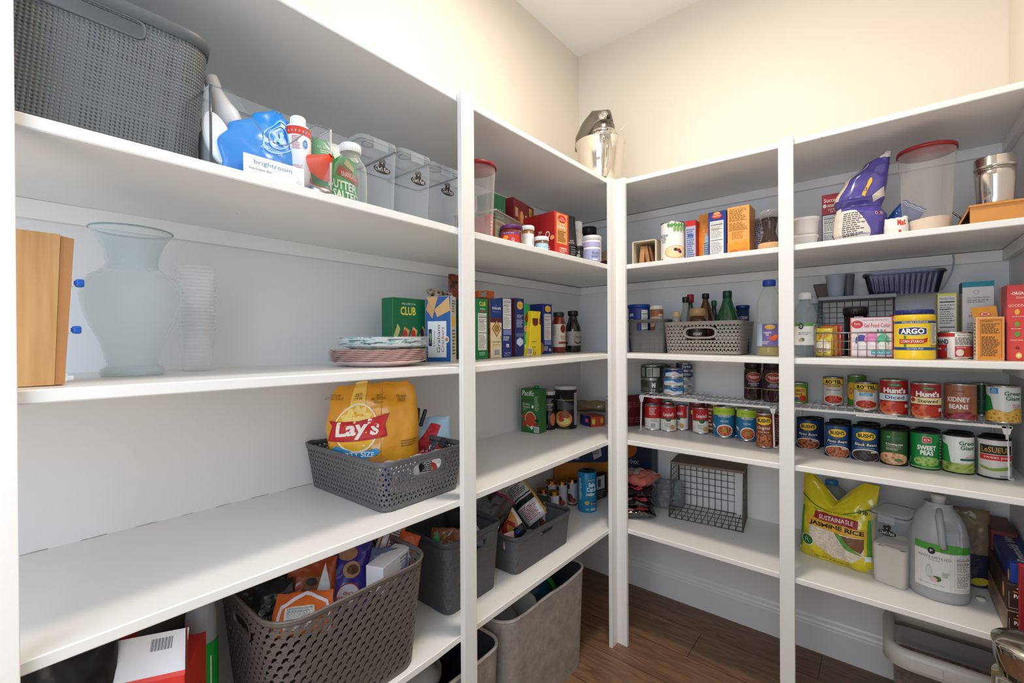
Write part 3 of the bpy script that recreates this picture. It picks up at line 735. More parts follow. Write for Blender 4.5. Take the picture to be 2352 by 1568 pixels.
# orange silicone funnel
t = thing('silicone_funnel', 'folded orange red silicone funnel beside the white and red bottle in the clear bin', 'funnel', (.40, Xp(728, .40, 370).y, zl(1, -1.6)+.066), PH, rot=(radians(70), radians(25), PH))
mb = MB(); pr = []
for i in range(7): pr += [(.036-.004*i, .006*i), (.035-.004*i, .006*i+.004)]
mb.lathe([(.038, -.003)]+pr+[(.006, .05)], M('#f0512e', .45), 36, sy=.55); mb.build('funnel_body', t)
t = thing('jar_top', 'small round steel jar lid lying in front of the orange funnel in the clear bin', 'lid', (.425, Xp(733, .425, 430).y, zl(1, -1.6)+.002), PH, rot=(radians(28), 0, PH))
MB().lathe([(0, 0), (.022, 0), (.024, .003), (.024, .012), (.021, .016), (0, .016)], M('#b8b4b0', .3, 1), 32).build('lid_body', t)
# green pouch, partly in and behind the bin
p0 = Xp(752, .33, 400)
bag('wafer_pouch', 'green and white snack pouch reading butter and salted behind the clear bottle', 'pouch', (.345, p0.y+.01, zl(1, -1.6)+.002), PH, .115, .155, .05, '#3fae58', seed=8, cr=.004, rough=.35,
    items=[('p', [(.42, .72), (.62, .86), (1, .80), (1, 1), (.3, 1)], '#e8efe6'), ('t', 'NO ARTIFICIAL', .27, .86, .38, .05, '#d6f0d2'), ('l', .12, .76, .44, .82, 2, '#cfeccb'), ('p', [(.45, .50), (.98, .40), (.98, .56), (.5, .66)], '#c8402c'), ('t', 'BRANDED', .72, .53, .36, .08, '#f2e6da'), ('t', 'BUTTER\n& SALTED', .55, .27, .80, .28, '#f2f6ee', {'bold': .03}), ('k' if 0 else 'e', .62, .06, .2, .05, '#d8a868'), ('p', [(.6, .68), (.7, .78), (.88, .70), (.84, .62)], '#e2b777')])
# clear bottle with white cap
c, r = fitc(766, 843, 400, x=.395); z0 = zl(1, c.y); hh = hz(803, 334, c)-z0
jar('glass_bottle', 'empty clear bottle with a white screw cap beside the clear containers', 'bottle', c, z0, [(0, .003), (r*.9, 0), (r, .004), (r, hh*.55), (r*.93, hh*.66), (r*.62, hh*.78), (r*.54, hh*.82), (r*.54, hh*.93), (0, hh*.93)], glassy('#f6faf6', .14), (r*.64, hh*.865, hh, '#f4f4f4'))
# clear cereal containers
LIDC = glassy('#eef2f4', .3, .15); GASK = M('#4e565c', .5); BODY = glassy('#f6f8fa', .16, .1)
def chef(parent, u, v, mp):
    prt('printed_label', parent, mp, .05, .05, [('e', .5, .30, .48, .20, '#1b1b1d'), ('e', .40, .66, .12, .13, '#1b1b1d'), ('e', .58, .70, .13, .14, '#1b1b1d'), ('e', .5, .52, .17, .14, '#1b1b1d'), ('t', 'x', .5, .60, .09, .08, '#cccccc'), ('t', "Chef's Path", .5, .31, .76, .22, '#cfcfcf', {'shear': .3})])
def cereal(label, px0, px1, pyt, x, first=False, logo=True, group='clear lidded food containers on the second shelf'):
    A, B = Xp(px0, x, 420), Xp(px1, x, 420); wdt = B.y-A.y; z0 = zl(1, A.y); top = hz((px0+px1)/2, pyt, (A+B)/2)-z0; dd = .20
    t = thing('food_container', label, 'container', (x, (A.y+B.y)/2, z0), PH, group)
    sh = Shell(wdt*.88, dd*.92, wdt*.97, dd, top-.02, .018); off = Vector((0, dd/2, 0))
    mb = MB(); mb.grid(60, 6, lambda u, v: sh.P(u, v, 0)+off, BODY, closeu=True); mb.face([mb.bm.verts.new(sh.P(i/40, .003, 0)+off) for i in range(40)], BODY); mb.build('container_body', t)
    ld = MB(); s2 = Shell(wdt, dd*1.02, wdt*.98, dd, .018, .02); zz = Vector((0, dd/2, top-.02))
    ld.grid(60, 2, lambda u, v: s2.P(u, v, 0)+zz, LIDC, closeu=True); ld.face([ld.bm.verts.new(s2.P(i/48, 1, 0)+zz) for i in range(48)], LIDC); ld.build('lid', t)
    g = MB(); g.tube([s2.P(i/60, .35, -.002)+zz for i in range(60)], .0022, GASK, 6, True); g.build('lid_gasket', t)
    cl = MB(); cl.box(-.02, -.004, top-.03, .02, -.001, top-.006, LIDC, .001); cl.build('lid_clip', t)
    fl = MB(); fl.tube([(cos(a)*.018, -.001+dd*.22+sin(a)*.025, top) for a in [i*pi/12 for i in range(24)]], .0018, GASK, 6, True); fl.build('flip_opening', t)
    if logo: chef(t, 0, 0, lambda u, v, o: Vector((u-.025+.006, -.0015-o+.004, top*.52+v)))
    return t
cereal('leftmost and tallest-looking clear container with a grey lid beside the white capped bottle', 828, 917, 318, .40)
cereal('middle one of the three clear lidded containers with black oval emblem', 918, 995, 349, .40)
cereal('third clear lidded container, partly hidden by the middle post', 986, 1062, 380, .40)

# ================================================================ third shelf
def bamboo():
    m, nt, b = nodes('bamboo', .4); tc = nt.nodes.new('ShaderNodeTexCoord'); mp = nt.nodes.new('ShaderNodeMapping'); mp.inputs['Scale'].default_value = (90, 90, 5)
    n = nt.nodes.new('ShaderNodeTexNoise'); n.inputs['Scale'].default_value = 1; n.inputs['Detail'].default_value = 5; nt.links.new(tc.outputs['Object'], mp.inputs[0]); nt.links.new(mp.outputs[0], n.inputs['Vector'])
    r = nt.nodes.new('ShaderNodeValToRGB'); r.color_ramp.elements[0].position = .25; r.color_ramp.elements[0].color = (*hexc('#c9945a'), 1); r.color_ramp.elements[1].position = .75; r.color_ramp.elements[1].color = (*hexc('#e2b880'), 1)
    nt.links.new(n.outputs['Fac'], r.inputs[0]); nt.links.new(r.outputs[0], b.inputs['Base Color']); return m
BAM = bamboo(); BAMD = M('#c28c58', .45, bump=.1, bscale=120)
x = .395; yA, yB = Xp(20, x, 880).y, Xp(149, x, 880).y; yT = Xp(171, x, 545).y; z0 = zl(2, yA)+.001; hA = hz(100, 533, Xp(100, x))-z0
t = thing('bag_organizer', 'light bamboo box with blue slider tabs at the left of the third shelf', 'organizer box', (x, yA, z0), PH)
wd, wt = yB-yA, yT-yA; dp = .10
mb = MB(); mb.prism([(0, 0), (wd-.011, 0), (wt-.015, hA), (-.0, hA)], -dp, 0, BAM, mtx=Matrix.Rotation(PH, 4, 'X')); mb.build('side_panel', t, mtx=None)
mb = MB(); mb.prism([(wd-.0105, 0), (wd, 0), (wt, hA-.004), (wt-.0145, hA-.002)], -dp+.004, -.002, BAMD, mtx=Matrix.Rotation(PH, 4, 'X')); mb.build('slotted_front', t)
BLU = M('#1d5fc4', .35)
for py, nm in ((648, 'blue slider tab'), (757, 'blue slider tab'), (866, 'clear slider tab')):
    zz = hz(165, py, Xp(165, x))-z0; xe = wd+(wt-wd)*zz/hA; m = BLU if 'blue' in nm else M('#dfe4e8', .2)
    mb = MB(); mb.box(xe-.006, .004, zz-.006, xe+.003, .016, zz+.006, M('#e8eef4', .2), .001)
    if m is BLU: mb.box(xe+.001, .006, zz-.003, xe+.006, .012, zz+.003, m, .001); mb.box(xe+.005, .002, zz-.006, xe+.015, .016, zz+.006, m, .0025)
    else: mb.box(xe+.002, .005, zz-.005, xe+.010, .015, zz+.002, m, .002)
    o = mb.build('slider_tab', t); o['label'] = nm
# vase
GL = glassy('#f4f8f9', .30, .03)
c, r = fitc(178, 418, 690, x=.21); z0 = zl(2, c.y)+.001; k = r/120
def pz(py): return hz(300, py, c)-z0
pr = [(0, .006), (66*k, .004), (73*k, .0), (76*k, .004), (74*k, .012), (64*k, .018), (60*k, .022), (74*k, pz(790)), (100*k, pz(745)), (114*k, pz(712)), (120*k, pz(680)), (116*k, pz(655)), (100*k, pz(636)), (80*k, pz(626)), (64*k, pz(616)), (61*k, pz(605)), (65*k, pz(585)), (77*k, pz(560)), (92*k, pz(541)), (99*k, pz(531))]
t = jar('glass_vase', 'large clear glass vase with a flared rim on the third shelf', 'vase', c, z0, pr+[(97*k, pz(529)), (90*k, pz(541)), (75*k, pz(560)), (63*k, pz(585)), (59*k, pz(605)), (62*k, pz(616))], GL, seg=56, wall='vase_body')
mb = MB(); mb.lathe([(76*k, .003), (77.5*k, .006), (76*k, .012), (70*k, .016)], GL, 56); mb.build('foot', t); mb = MB(); mb.tube([(cos(a)*99*k, sin(a)*99*k, pz(531)) for a in [i*pi/30 for i in range(60)]], .0016, glassy('#cfdcdc', .4, .05), 6, True); mb.build('rim', t)
# nested clear cups
c, r = fitc(404, 497, 700, x=.13); z0 = zl(2, c.y)+.001; ht = hz(450, 614, c)-z0; cupm = glassy('#ffffff', .07, .1); nC = 18; ch = ht*.42; st = (ht-ch)/(nC-1)
cup0 = None
for i in range(nC):
    zc = z0+i*st
    if cup0 is None:
        cup0 = thing('plastic_cup', 'one of the identical clear plastic cups nested in the tall stack beside the vase', 'cup', (c.x, c.y, zc), 0, 'nested clear plastic cups')
        mb = MB(); mb.lathe([(0, .002), (r*.70, .001), (r*.72, .004), (r*.93, ch*.93), (r*.95, ch*.95)], cupm, 36); mb.build('cup_wall', cup0)
        MB().lathe([(r*.95, ch*.95), (r*1.0, ch*.965), (r*1.0, ch), (r*.97, ch)], glassy('#ffffff', .3, .1), 36).build('cup_rim', cup0)
    else: clone(cup0, (c.x, c.y, zc), 0, cup0['label'])
# plates
PINK = M('#fbe0da', .45)
c, r = fitc(757, 978, 812, x=.245); z0 = zl(2, c.y)+.0005; hp = hz(860, 801, c)-z0-.012; n = 7; pl0 = None
for i in range(n):
    z = z0+i*(hp/n)
    if pl0 is None:
        pl0 = thing('paper_plate', 'one of the stacked pink paper plates with scalloped rims on the third shelf', 'plate', (c.x, c.y, z), 0, 'stack of pink scalloped plates')
        mb = MB(); sc = lambda u: 1+.035*abs(sin(u*pi*22))
        mb.grid(160, 6, lambda u, v: Vector((cos(u*2*pi)*(r*(.45+.55*v)*(sc(u) if v > .6 else 1)), sin(u*2*pi)*(r*(.45+.55*v)*(sc(u) if v > .6 else 1)), (max(0, v-.25)**1.2)*.022*(1+.10*abs(sin(u*pi*16))*v))), PINK, closeu=True)
        mb.face([mb.bm.verts.new((cos(i_*pi/20)*r*.45, sin(i_*pi/20)*r*.45, 0)) for i_ in range(40)], PINK); mb.build('plate_disc', pl0)
    else: clone(pl0, (c.x, c.y, z), i*.07, pl0['label'])
def plate_print():
    m, nt, b = nodes('leafy_printed_card', .3); tc = nt.nodes.new('ShaderNodeTexCoord'); n = nt.nodes.new('ShaderNodeTexNoise'); n.inputs['Scale'].default_value = 26
    nt.links.new(tc.outputs['Object'], n.inputs['Vector']); r = nt.nodes.new('ShaderNodeValToRGB'); r.color_ramp.interpolation = 'CONSTANT'; e = r.color_ramp.elements
    e[0].color = (*hexc('#2f4f63'), 1); e[1].position = .42; e[1].color = (*hexc('#9fc3bd'), 1); q = e.new(.5); q.color = (*hexc('#e9edeb'), 1); q = e.new(.68); q.color = (*hexc('#7fa9a2'), 1)
    nt.links.new(n.outputs['Fac'], r.inputs[0]); nt.links.new(r.outputs[0], b.inputs['Base Color']); return m
PP = plate_print(); zb = z0+hp+.013
r2 = r*.93; q0 = None
for i in range(9):
    z = zb+i*.0026
    if q0 is None:
        q0 = thing('paper_plate', 'one of the teal leaf printed paper plates stacked on top of the pink plates', 'plate', (c.x+.004, c.y+.012, z), 0, 'stack of teal printed plates')
        mb = MB(); mb.lathe([(0, 0), (r2*.72, 0), (r2*.80, .004), (r2*.97, .0085), (r2, .009), (r2, .0105), (r2*.96, .010), (r2*.8, .0058), (0, .002)], PP, 64); mb.build('plate_disc', q0)
    else: clone(q0, (c.x+.004, c.y+.012, z), i*.9, q0['label'])
t = thing('plate_wrap', 'clear plastic film wrapped around the teal printed plates', 'wrapper', (c.x+.004, c.y+.012, zb), 0)
mb = MB(); mb.grid(60, 5, lambda u, v: Vector((cos(u*2*pi)*(r2+.004+.004*noise.noise(Vector((cos(u*2*pi)*3, sin(u*2*pi)*3, v*3)))), sin(u*2*pi)*(r2+.004+.004*noise.noise(Vector((cos(u*2*pi)*3, sin(u*2*pi)*3, v*3+9)))), .004+v*.030)), glassy('#fafcfc', .12, .05), closeu=True); mb.build('film', t)
# club box + graham box
GRN = '#0f6b43'
A, B = Xp(902, .15, 740), Xp(977, .15, 740)
cartonpx('cracker_box', 'dark green cracker box with yellow name standing behind the stacked plates', 'box', A, B, zl(2, -1.3)+.0005, 685, .06, GRN,
    items=[('t', 'WELCOME YOUR', .48, .91, .42, .03, '#dfe8da'), ('t', 'CLUB', .46, .80, .46, .13, '#f2e04a', {'bold': .02}), ('p', [(.02, .42), (.14, .60), (.22, .52), (.10, .34)], '#c8c07a'), ('p', [(.2, .30), (.34, .56), (.50, .50), (.36, .24)], '#d8a060'), ('e', .35, .41, .08, .10, '#b04038'), ('p', [(.48, .34), (.60, .56), (.74, .50), (.62, .26)], '#e0b070'), ('e', .61, .42, .07, .09, '#c03028'), ('p', [(.72, .30), (.90, .58), (.99, .50), (.92, .24)], '#d8a868'), ('e', .88, .42, .06, .12, '#3a2a4a'), ('l', .16, .08, .84, .14, 3, '#bcd8c0')])
A, B = Xp(977, .175, 760), Xp(1036, .255, 760)
cartonpx('cracker_box', 'blue and white honey graham cracker box left of the middle post', 'box', A, B, zl(2, -1.25)+.0005, 680, .05, '#1c5a9e', sidec='#d8cfc2',
    items=[('p', [(.02, .99), (.34, .78), (.5, .99)], '#d3a468'), ('p', [(.03, .80), (.28, .66), (.36, .78), (.12, .92)], '#cf9f62'), ('p', [(.36, .80), (.92, .99), (.98, .78), (.46, .68)], '#d8ab70'), ('r', .10, .07, .82, .62, '#e9ecee'),
           ('r', .13, .24, .26, .50, '#18243c'), ('e', .2, .39, .05, .05, '#6a9a3a'), ('t', 'Cinnamon Crunch', .195, .36, .16, .06, '#c8d8b8', {'rot': PH}), ('t', 'Honey', .36, .36, .24, .10, '#c47a3a', {'rot': PH}), ('t', 'Graham', .52, .35, .42, .13, '#8a4a22', {'rot': PH}), ('t', 'Crackers', .68, .34, .38, .11, '#b06a34', {'rot': PH}), ('e', .84, .34, .09, .05, '#e9ecee'), ('e', .84, .34, .06, .03, '#d0802a')],
    right=[('r', .1, .05, .9, .95, '#cfc6ba'), ('e', .45, .62, .3, .09, '#e8b830'), ('l', .2, .75, .8, .95, 5, '#776a5c'), ('l', .2, .1, .8, .5, 8, '#776a5c')])
p = Xp(1005, .15, 670)
bag('snack_bag', 'open dark brown snack bag lying on top of the graham cracker box', 'bag', (.17, p.y+.02, zl(2, -1.3)+.003+hz(1005, 681, Xp(1005, .215))-zl(2, -1.3)), PH, .105, .055, .04, '#4a3325', seed=21, cr=.012, rot=(radians(-60), 0, 0), mat=blobs('dark_snack', ['#1c1512', '#5a3c2a', '#b9ab98'], 60, .25))
p = Xp(1062, .10, 640)
bag('chip_bag', 'tall dark red and brown chip bag rising behind the middle post on the third shelf', 'bag', (.09, p.y, zl(2, -1.2)+.001), PH, .135, hz(1062, 632, Xp(1062, .10))-zl(2, -1.2), .05, '#6a2318', seed=23, cr=.008, mat=blobs('red_brown_foil', ['#2a1210', '#7a2a1a', '#8a3a22', '#3c1c14'], 45, .3))

# ================================================================ fourth shelf: basket with snacks
def Ywv(h): return M(h, .45, bump=.05, bscale=200)
GY = Ywv('#616063')
# corners of the basket foot from the photograph
C0 = Zp(880, 1181, .866); C1 = Zp(720, 1112, .866); C2 = Zp(1050, 1112, .864)
wdt = .262; dpt = .37
rzb = PH+radians(1)
cx, cy = C0.x-dpt/2-.0, C0.y+wdt/2
bh_ = .128
shb = Shell(wdt, dpt, wdt+.035, dpt+.03, bh_, .035)
GYH = M('#625a56', .42)
bk = weave_basket('storage_basket', 'grey plastic lattice basket holding the yellow chip bag on the fourth shelf', 'basket', (cx, cy, .8665), rzb, shb, GY, .0150, hw=.275, L=.475, slots=[(0, .052, .58, .84), (2, .05, .58, .84)])
# yellow chip bag
YEL = '#dd9a26'
bx, by = .20, Xp(864, .20, 960).y
hbag = hz(870, 885, Vector((bx, by)))-.885
t = bag('chip_bag', 'large crumpled yellow potato chip bag with a round red banner emblem in the grey basket', 'chip bag', (bx, by, .880), toward((bx, by), -8), .262, hbag+.012, .11, YEL, seed=31, cr=.015, fr=13, rough=.3, nu=40, nv=36, rot=(0, radians(-3), 0),
    out=[(0, .1, .9), (.3, .02, .98), (.6, 0, 1), (.85, .06, .99), (.94, .1, .97), (1, .16, .9)], items=[('r', .605, .0, .61, .95, '#b87f1c')]+remap([('r', .30, .72, .44, .99, '#f0c85a'), ('e', .37, .50, .205, .26, '#f3ead2'), ('e', .37, .50, .19, .24, '#eeb52a'), ('p', [(.37, .52)]+[(.37+cos(a*pi/12)*(.17, .12)[a % 2], .55+sin(a*pi/12)*(.20, .15)[a % 2]) for a in range(0, 13)], '#f7dd80'),
           ('p', [(.10, .38), (.16, .54), (.12, .60), (.40, .57), (.68, .64), (.64, .52), (.66, .40), (.40, .36)], '#b01e24'), ('p', [(.12, .40), (.18, .54), (.15, .585), (.40, .55), (.655, .615), (.62, .51), (.64, .42), (.40, .38)], '#c8252b'),
           ('t', "Lay's", .385, .485, .40, .21, '#f8f4ee', {'bold': .035, 'shear': .12}),
           ('p', [(.12, .28), (.18, .33), (.37, .235), (.56, .29), (.60, .25), (.54, .20), (.37, .15), (.17, .22)], '#2f9ad2'), ('t', 'PARTY SIZE', .36, .225, .36, .055, '#f4f8fa', {'bold': .02}),
           ('p', [(.24, .0), (.26, .15), (.50, .12), (.46, .0)], '#f2ead6'), ('t', 'CLASSIC', .36, .07, .24, .06, '#a83226', {'bold': .02}), ('e', .56, .12, .10, .09, '#c98a3a'), ('e', .15, .08, .09, .08, '#b9772c'),
           ('t', '-EST-\n1938', .37, .83, .09, .07, '#6b4a14'), ('t', 'NO\nARTIFICIAL\nFlavors', .57, .80, .15, .10, '#6b4a14'), ('t', 'Gluten\nFREE', .79, .79, .10, .08, '#6b4a14'), ('t', 'NO COLORS\nARTIFICIAL SOURCES', .12, .85, .19, .06, '#6b4a14'), ('l', .78, .26, .92, .34, 3, '#8a6420')], .88, .15, 1.17, .56))
# other snacks in the basket
def inbk(px, x, py): p = Xp(px, x, py); return p
p = inbk(985, .20, 980)
bag('chip_bag', 'white red and light blue snack bag clipped shut at the right of the grey basket', 'bag', (.21, p.y, .885), toward(p, 5), .13, .165, .07, '#a9cde4', seed=37, cr=.010, nu=30, nv=30,
    items=[('p', [(.1, .5), (.5, .9), (.75, .85), (.55, .55), (.2, .35)], '#c8242a'), ('p', [(.0, .0), (.0, .3), (.5, .5), (.9, .3), (.9, 0)], '#eceff2'), ('t', 'Bo', .45, .42, .3, .18, '#b02a30', {'bold': .03}), ('t', 'So', .5, .18, .3, .16, '#b02a30', {'bold': .03})])
p = inbk(968, .25, 900)
t = thing('bag_clip', 'black plastic bag clip pinching the light blue snack bag', 'clip', (.235, p.y, 1.035), toward(p), rot=(radians(-10), radians(12), toward(p)))
mb = MB(); 
for s in (-1, 1): mb.box(-.006+s*.006, -.006, 0, .006+s*.006, .004, .055, M('#17171a', .35), .004, Matrix.Rotation(s*.10, 4, 'Y'))
mb.build('clip_body', t)
p = inbk(1005, .31, 1010)
t = thing('bag_clip', 'red plastic handled scoop clip with a dark grip lying in the grey basket', 'clip', (.315, p.y-.01, .950), toward(p), rot=(0, radians(8), toward(p)))
mb = MB(); mb.prism([(-.055, 0), (.055, -.012), (.058, .0), (.01, .018), (.022, .045), (.006, .052), (-.012, .018), (-.055, .012)], 0, .018, M('#a81c24', .3), bev=.003, mtx=Matrix.Rotation(PH, 4, 'X')); mb.build('clip_body', t)
MB().prism([(-.001, .036), (.018, .032), (.026, .056), (.018, .064), (.006, .060)], -.002, .021, M('#2a2426', .5), bev=.004, mtx=Matrix.Rotation(PH, 4, 'X')).build('grip', t)
p = inbk(915, .33, 1040)
bag('snack_bag', 'small white and navy snack bag tucked at the front of the grey basket', 'bag', (.325, p.y, .885), toward(p), .12, .088, .035, '#e8ebf0', seed=41, cr=.011, fr=26,
    items=[('p', [(.0, .3), (.25, .95), (.4, .7), (.3, .0), (.0, .0)], '#1d3f86'), ('p', [(.0, .2), (.12, .6), (.2, .5), (.14, .1)], '#d8a25c'), ('l', .5, .3, .9, .7, 5, '#5a78b8')])
p = inbk(985, .345, 1030)
bag('snack_bag', 'small white and red snack bag under the red clip in the grey basket', 'bag', (.335, p.y, .885), toward(p), .10, .085, .035, '#ece7e2', seed=43, cr=.01, items=[('e', .5, .6, .3, .25, '#c23a26'), ('e', .5, .6, .18, .15, '#e0853a'), ('l', .1, .1, .9, .35, 4, '#997766')])
p = inbk(975, .345, 1075)
bag('snack_bag', 'white printed snack bag seen through the handle hole of the grey basket', 'bag', (.340, p.y-.005, .880), rzb, .15, .10, .02, '#ece9e4', seed=45, cr=.004, items=[('p', [(.32, .62), (.42, .78), (.52, .64), (.42, .5)], '#222226'), ('l', .45, .5, .95, .9, 7, '#444444')])

# ================================================================ lowest shelf
HM = Ywv('#6e6764')
F0 = Zp(700, 1568, .4875)
# hamper: rim corner front-left (560,1437)-(625,1437), right end at 972,1290
zr_ = .4885; hh_ = .262
A = Vector((.445, 0)); 
shh = Shell(.338, .30, .388, .345, hh_, .07)
HX = .285; yR = -1.488; HY = yR-.194
hm = weave_basket('storage_basket', 'tall taupe plastic lattice basket full of snack packs on the lowest left shelf', 'basket', (HX, HY, zr_), PH, shh, GYH, .0185, [(3, .045, .74, .86), (1, .045, .74, .86)], hw=.265, L=.475, shear=.55, rimh=.010, sx=1.25)
def snack(name, label, px, py, x, z, w, h, col, items, sd, tilt=0, lean=-25, cr=.008, d=.03, mat=None, turn=0):
    p = Xp(px, x, py)
    return bag(name, label, 'snack bag', (x, p.y, z), toward(p, turn), w, h, d, col, seed=sd, cr=cr, fr=18, items=items, rot=(radians(lean), radians(tilt), 0), mat=mat)
zt = zr_+hh_
snack('snack_bag', 'purple chocolate chip mini cookie bag in the tall taupe basket', 785, 1380, .30, zt-.125, .125, .165, '#3a2a86', [('e', .60, .55, .17, .12, '#b58a5e'), ('e', .62, .55, .12, .07, '#5a3a26'), ('e', .5, .78, .2, .1, '#a8825e'), ('e', .58, .2, .24, .17, '#e9e4ee'), ('o', .58, .2, .24, .17, .9, '#c02a3a'), ('t', 'Chocolate\nChip', .58, .20, .34, .16, '#c2283a', {'rot': pi, 'bold': .02}), ('t', 'BAKED\nCOOKIES', .15, .14, .22, .09, '#e8e4f4', {'rot': pi}), ('t', '*', .3, .9, .05, .03, '#cccccc')], 51, 8)
snack('snack_bag', 'orange and brown cookie bag left of the purple bag in the tall taupe basket', 700, 1400, .29, zt-.125, .115, .15, '#a4481c', [('e', .55, .6, .22, .12, '#8a5a36'), ('e', .5, .62, .12, .06, '#2c1c16'), ('p', [(.62, .5), (.75, .9), (.88, .55), (.95, .1), (.7, .1)], '#e3e8ee'), ('e', .3, .35, .14, .1, '#d0703a')], 53, 10)
snack('snack_bag', 'orange snack pack with a white nutrition panel in the tall taupe basket', 693, 1425, .375, zt-.085, .125, .085, '#d8682a', [('p', [(.02, .0), (.1, .7), (.5, 1), (.9, .75), (.98, .0)], '#e9e2ee'), ('p', [(.06, .0), (.14, .62), (.5, .9), (.86, .68), (.94, .0)], '#dd6c28'), ('n', .18, .08, .66, .62), ('t', '130', .78, .4, .12, .2, '#7a2c10', {'rot': -.6})], 55, 8, -40)
snack('snack_bag', 'black clear film snack bag at the left inside the tall taupe basket', 628, 1415, .29, zt-.12, .09, .12, '#22242a', [('l', .2, .2, .7, .6, 3, '#4a4f58')], 57, 0, cr=.016)
snack('snack_bag', 'silver and red striped granola pack standing in the tall taupe basket', 862, 1310, .30, zt-.115, .07, .175, '#c9c9cc', [('r', .1, 0, .16, 1, '#a02a30'), ('r', .38, 0, .43, 1, '#a02a30'), ('r', 0, .93, 1, 1, '#b02a30'), ('l', .48, .4, .92, .88, 12, '#55555a'), ('t', '50', .2, .85, .18, .04, '#222222'), ('r', .5, .06, .9, .16, '#e8e8ea')], 59, 22, -30)
snack('snack_bag', 'dark blue white topped snack pack leaning in the tall taupe basket', 885, 1345, .36, zt-.075, .10, .085, '#54607a', [('l', .1, .3, .9, .8, 4, '#7a86a0')], 61, 10)
p = Xp(915, .37, 1310)
cc = carton('snack_box', 'small white open snack carton at the right end of the tall taupe basket', 'box', Xp(880, .405, 1340), Xp(944, .36, 1300), zt-.07, .065, .05, '#e9e7ea', items=[('l', .6, .2, .9, .9, 5, '#888888')])
snack('snack_bag', 'small orange and green snack pack at the far right corner of the tall taupe basket', 915, 1290, .30, zt-.08, .07, .09, '#d05a28', [('p', [(.0, .3), (.3, .6), (.3, 0), (0, 0)], '#3a9a4a')], 63, 25)
# dark basket standing behind the middle post
yR2 = Zp(1142, 1353, .491).y; K0 = Zp(1020, 1409, .49); wb = yR2-K0.y+.018; zt2 = hz(1148, 1186, Xp(1148, .36))
h2 = zt2-.4915; shd = Shell(wb, .27, wb+.03, .30, h2, .03)
DX = .365-.135; DY = K0.y+wb/2-.006
d2 = solid_basket('storage_basket', 'larger charcoal woven-texture basket on the lowest shelf crossing behind the middle post', 'basket', (DX, DY, .4915), PH, shd, DARKW, [(0, .045, .74, .86), (1, .04, .74, .86)], .018, smooth_mat=DARKP, group='charcoal woven-texture baskets')
snack('snack_bag', 'brown and green snack pack showing left of the middle post in the charcoal basket', 1022, 1210, .31, zt2-.06, .10, .07, '#7a4a2c', [('p', [(.0, .2), (.2, .9), (.35, .3), (.3, 0)], '#3aa05a')], 65, 5, mat=None, cr=.014)
bag('zip_bag', 'clear zip bag with a magenta seal in the larger charcoal basket', 'bag', (.27, Xp(1120, .27, 1200).y, zt2-.10), PH, .15, .15, .03, '#8a8f98', seed=67, cr=.01, mat=glassy('#c8ccd4', .25, .15), items=[('r', .0, .9, 1, .97, '#a81a5a')], rot=(radians(-20), radians(30), 0))
snack('snack_bag', 'black pouch leaning inside the larger charcoal basket right of the post', 1112, 1180, .24, zt2-.08, .12, .13, '#1e1b1e', [('r', .0, .93, 1, 1, '#8a1440')], 68, 35)
snack('snack_bag', 'white and blue pack seen through the handle of the larger charcoal basket', 1103, 1215, .29, zt2-.115, .09, .085, '#d8dee8', [('r', .7, 0, .8, 1, '#2a4a8a'), ('r', .0, 0, .15, .5, '#b8b838')], 69, 20)
# red box and green jug, dark bag (bottom left)
A, B = Zp(235, 1700, .487), Zp(425, 1615, .487)
A, B = Xp(226, .345, 1540), Xp(424, .405, 1540)
tbh = hz(327, 1570, (A+B)/2)-.4885
tb = carton('pouch_box', 'red carton with a white flap and bar code on the lowest left shelf', 'box', A, B, .4885, tbh, .14, '#d8372b', items=[('t', '120', .78, .84, .34, .18, '#f6eeee', {'rot': pi, 'bold': .03}), ('l', .4, .82, .6, .9, 1, '#f0b0a8')])
wbx = (B-A).length
mb = MB(); mb.face([mb.bm.verts.new(p) for p in ((-wbx/2, 0, tbh), (wbx/2, 0, tbh), (wbx/2-.003, .035, tbh+.062), (-wbx/2+.006, .035, tbh+.062))], M('#dcdde2', .5)); mb.face([mb.bm.verts.new(p) for p in ((-wbx/2, .001, tbh-.001), (wbx/2, .001, tbh-.001), (wbx/2-.003, .036, tbh+.061), (-wbx/2+.006, .036, tbh+.061))][::-1], M('#d8372b', .5)); mb.build('lid_flap', tb)
def fl(u, v, o): return Vector((-wbx/2+u, .035*v/.07-o*.8, tbh+.062*v/.07+o*.5))
prt('bar_code', tb, fl, wbx, .07, [('r', 0, 0, 1, .10, '#d8372b'), ('R', [(.52+i*.0135, .62, .52+i*.0135+(.004, .009, .006)[i % 3], .88) for i in range(20)], '#44444a')])
mb = MB(); mb.face([mb.bm.verts.new(p) for p in ((-wbx/2, .14, tbh), (-wbx/2, .02, tbh), (-wbx/2-.006, .05, tbh+.04), (-wbx/2+.004, .13, tbh+.045))], M('#b8342a', .6)); mb.build('side_flap', tb); mb = MB(); mb.face([mb.bm.verts.new(p) for p in ((wbx/2, .016, tbh), (wbx/2, .002, tbh), (wbx/2, .006, tbh+.075), (wbx/2, .018, tbh+.08))], M('#a85a50', .6)); mb.build('side_flap', tb)
c, r = fitc(424, 500, 1500, x=.27); 
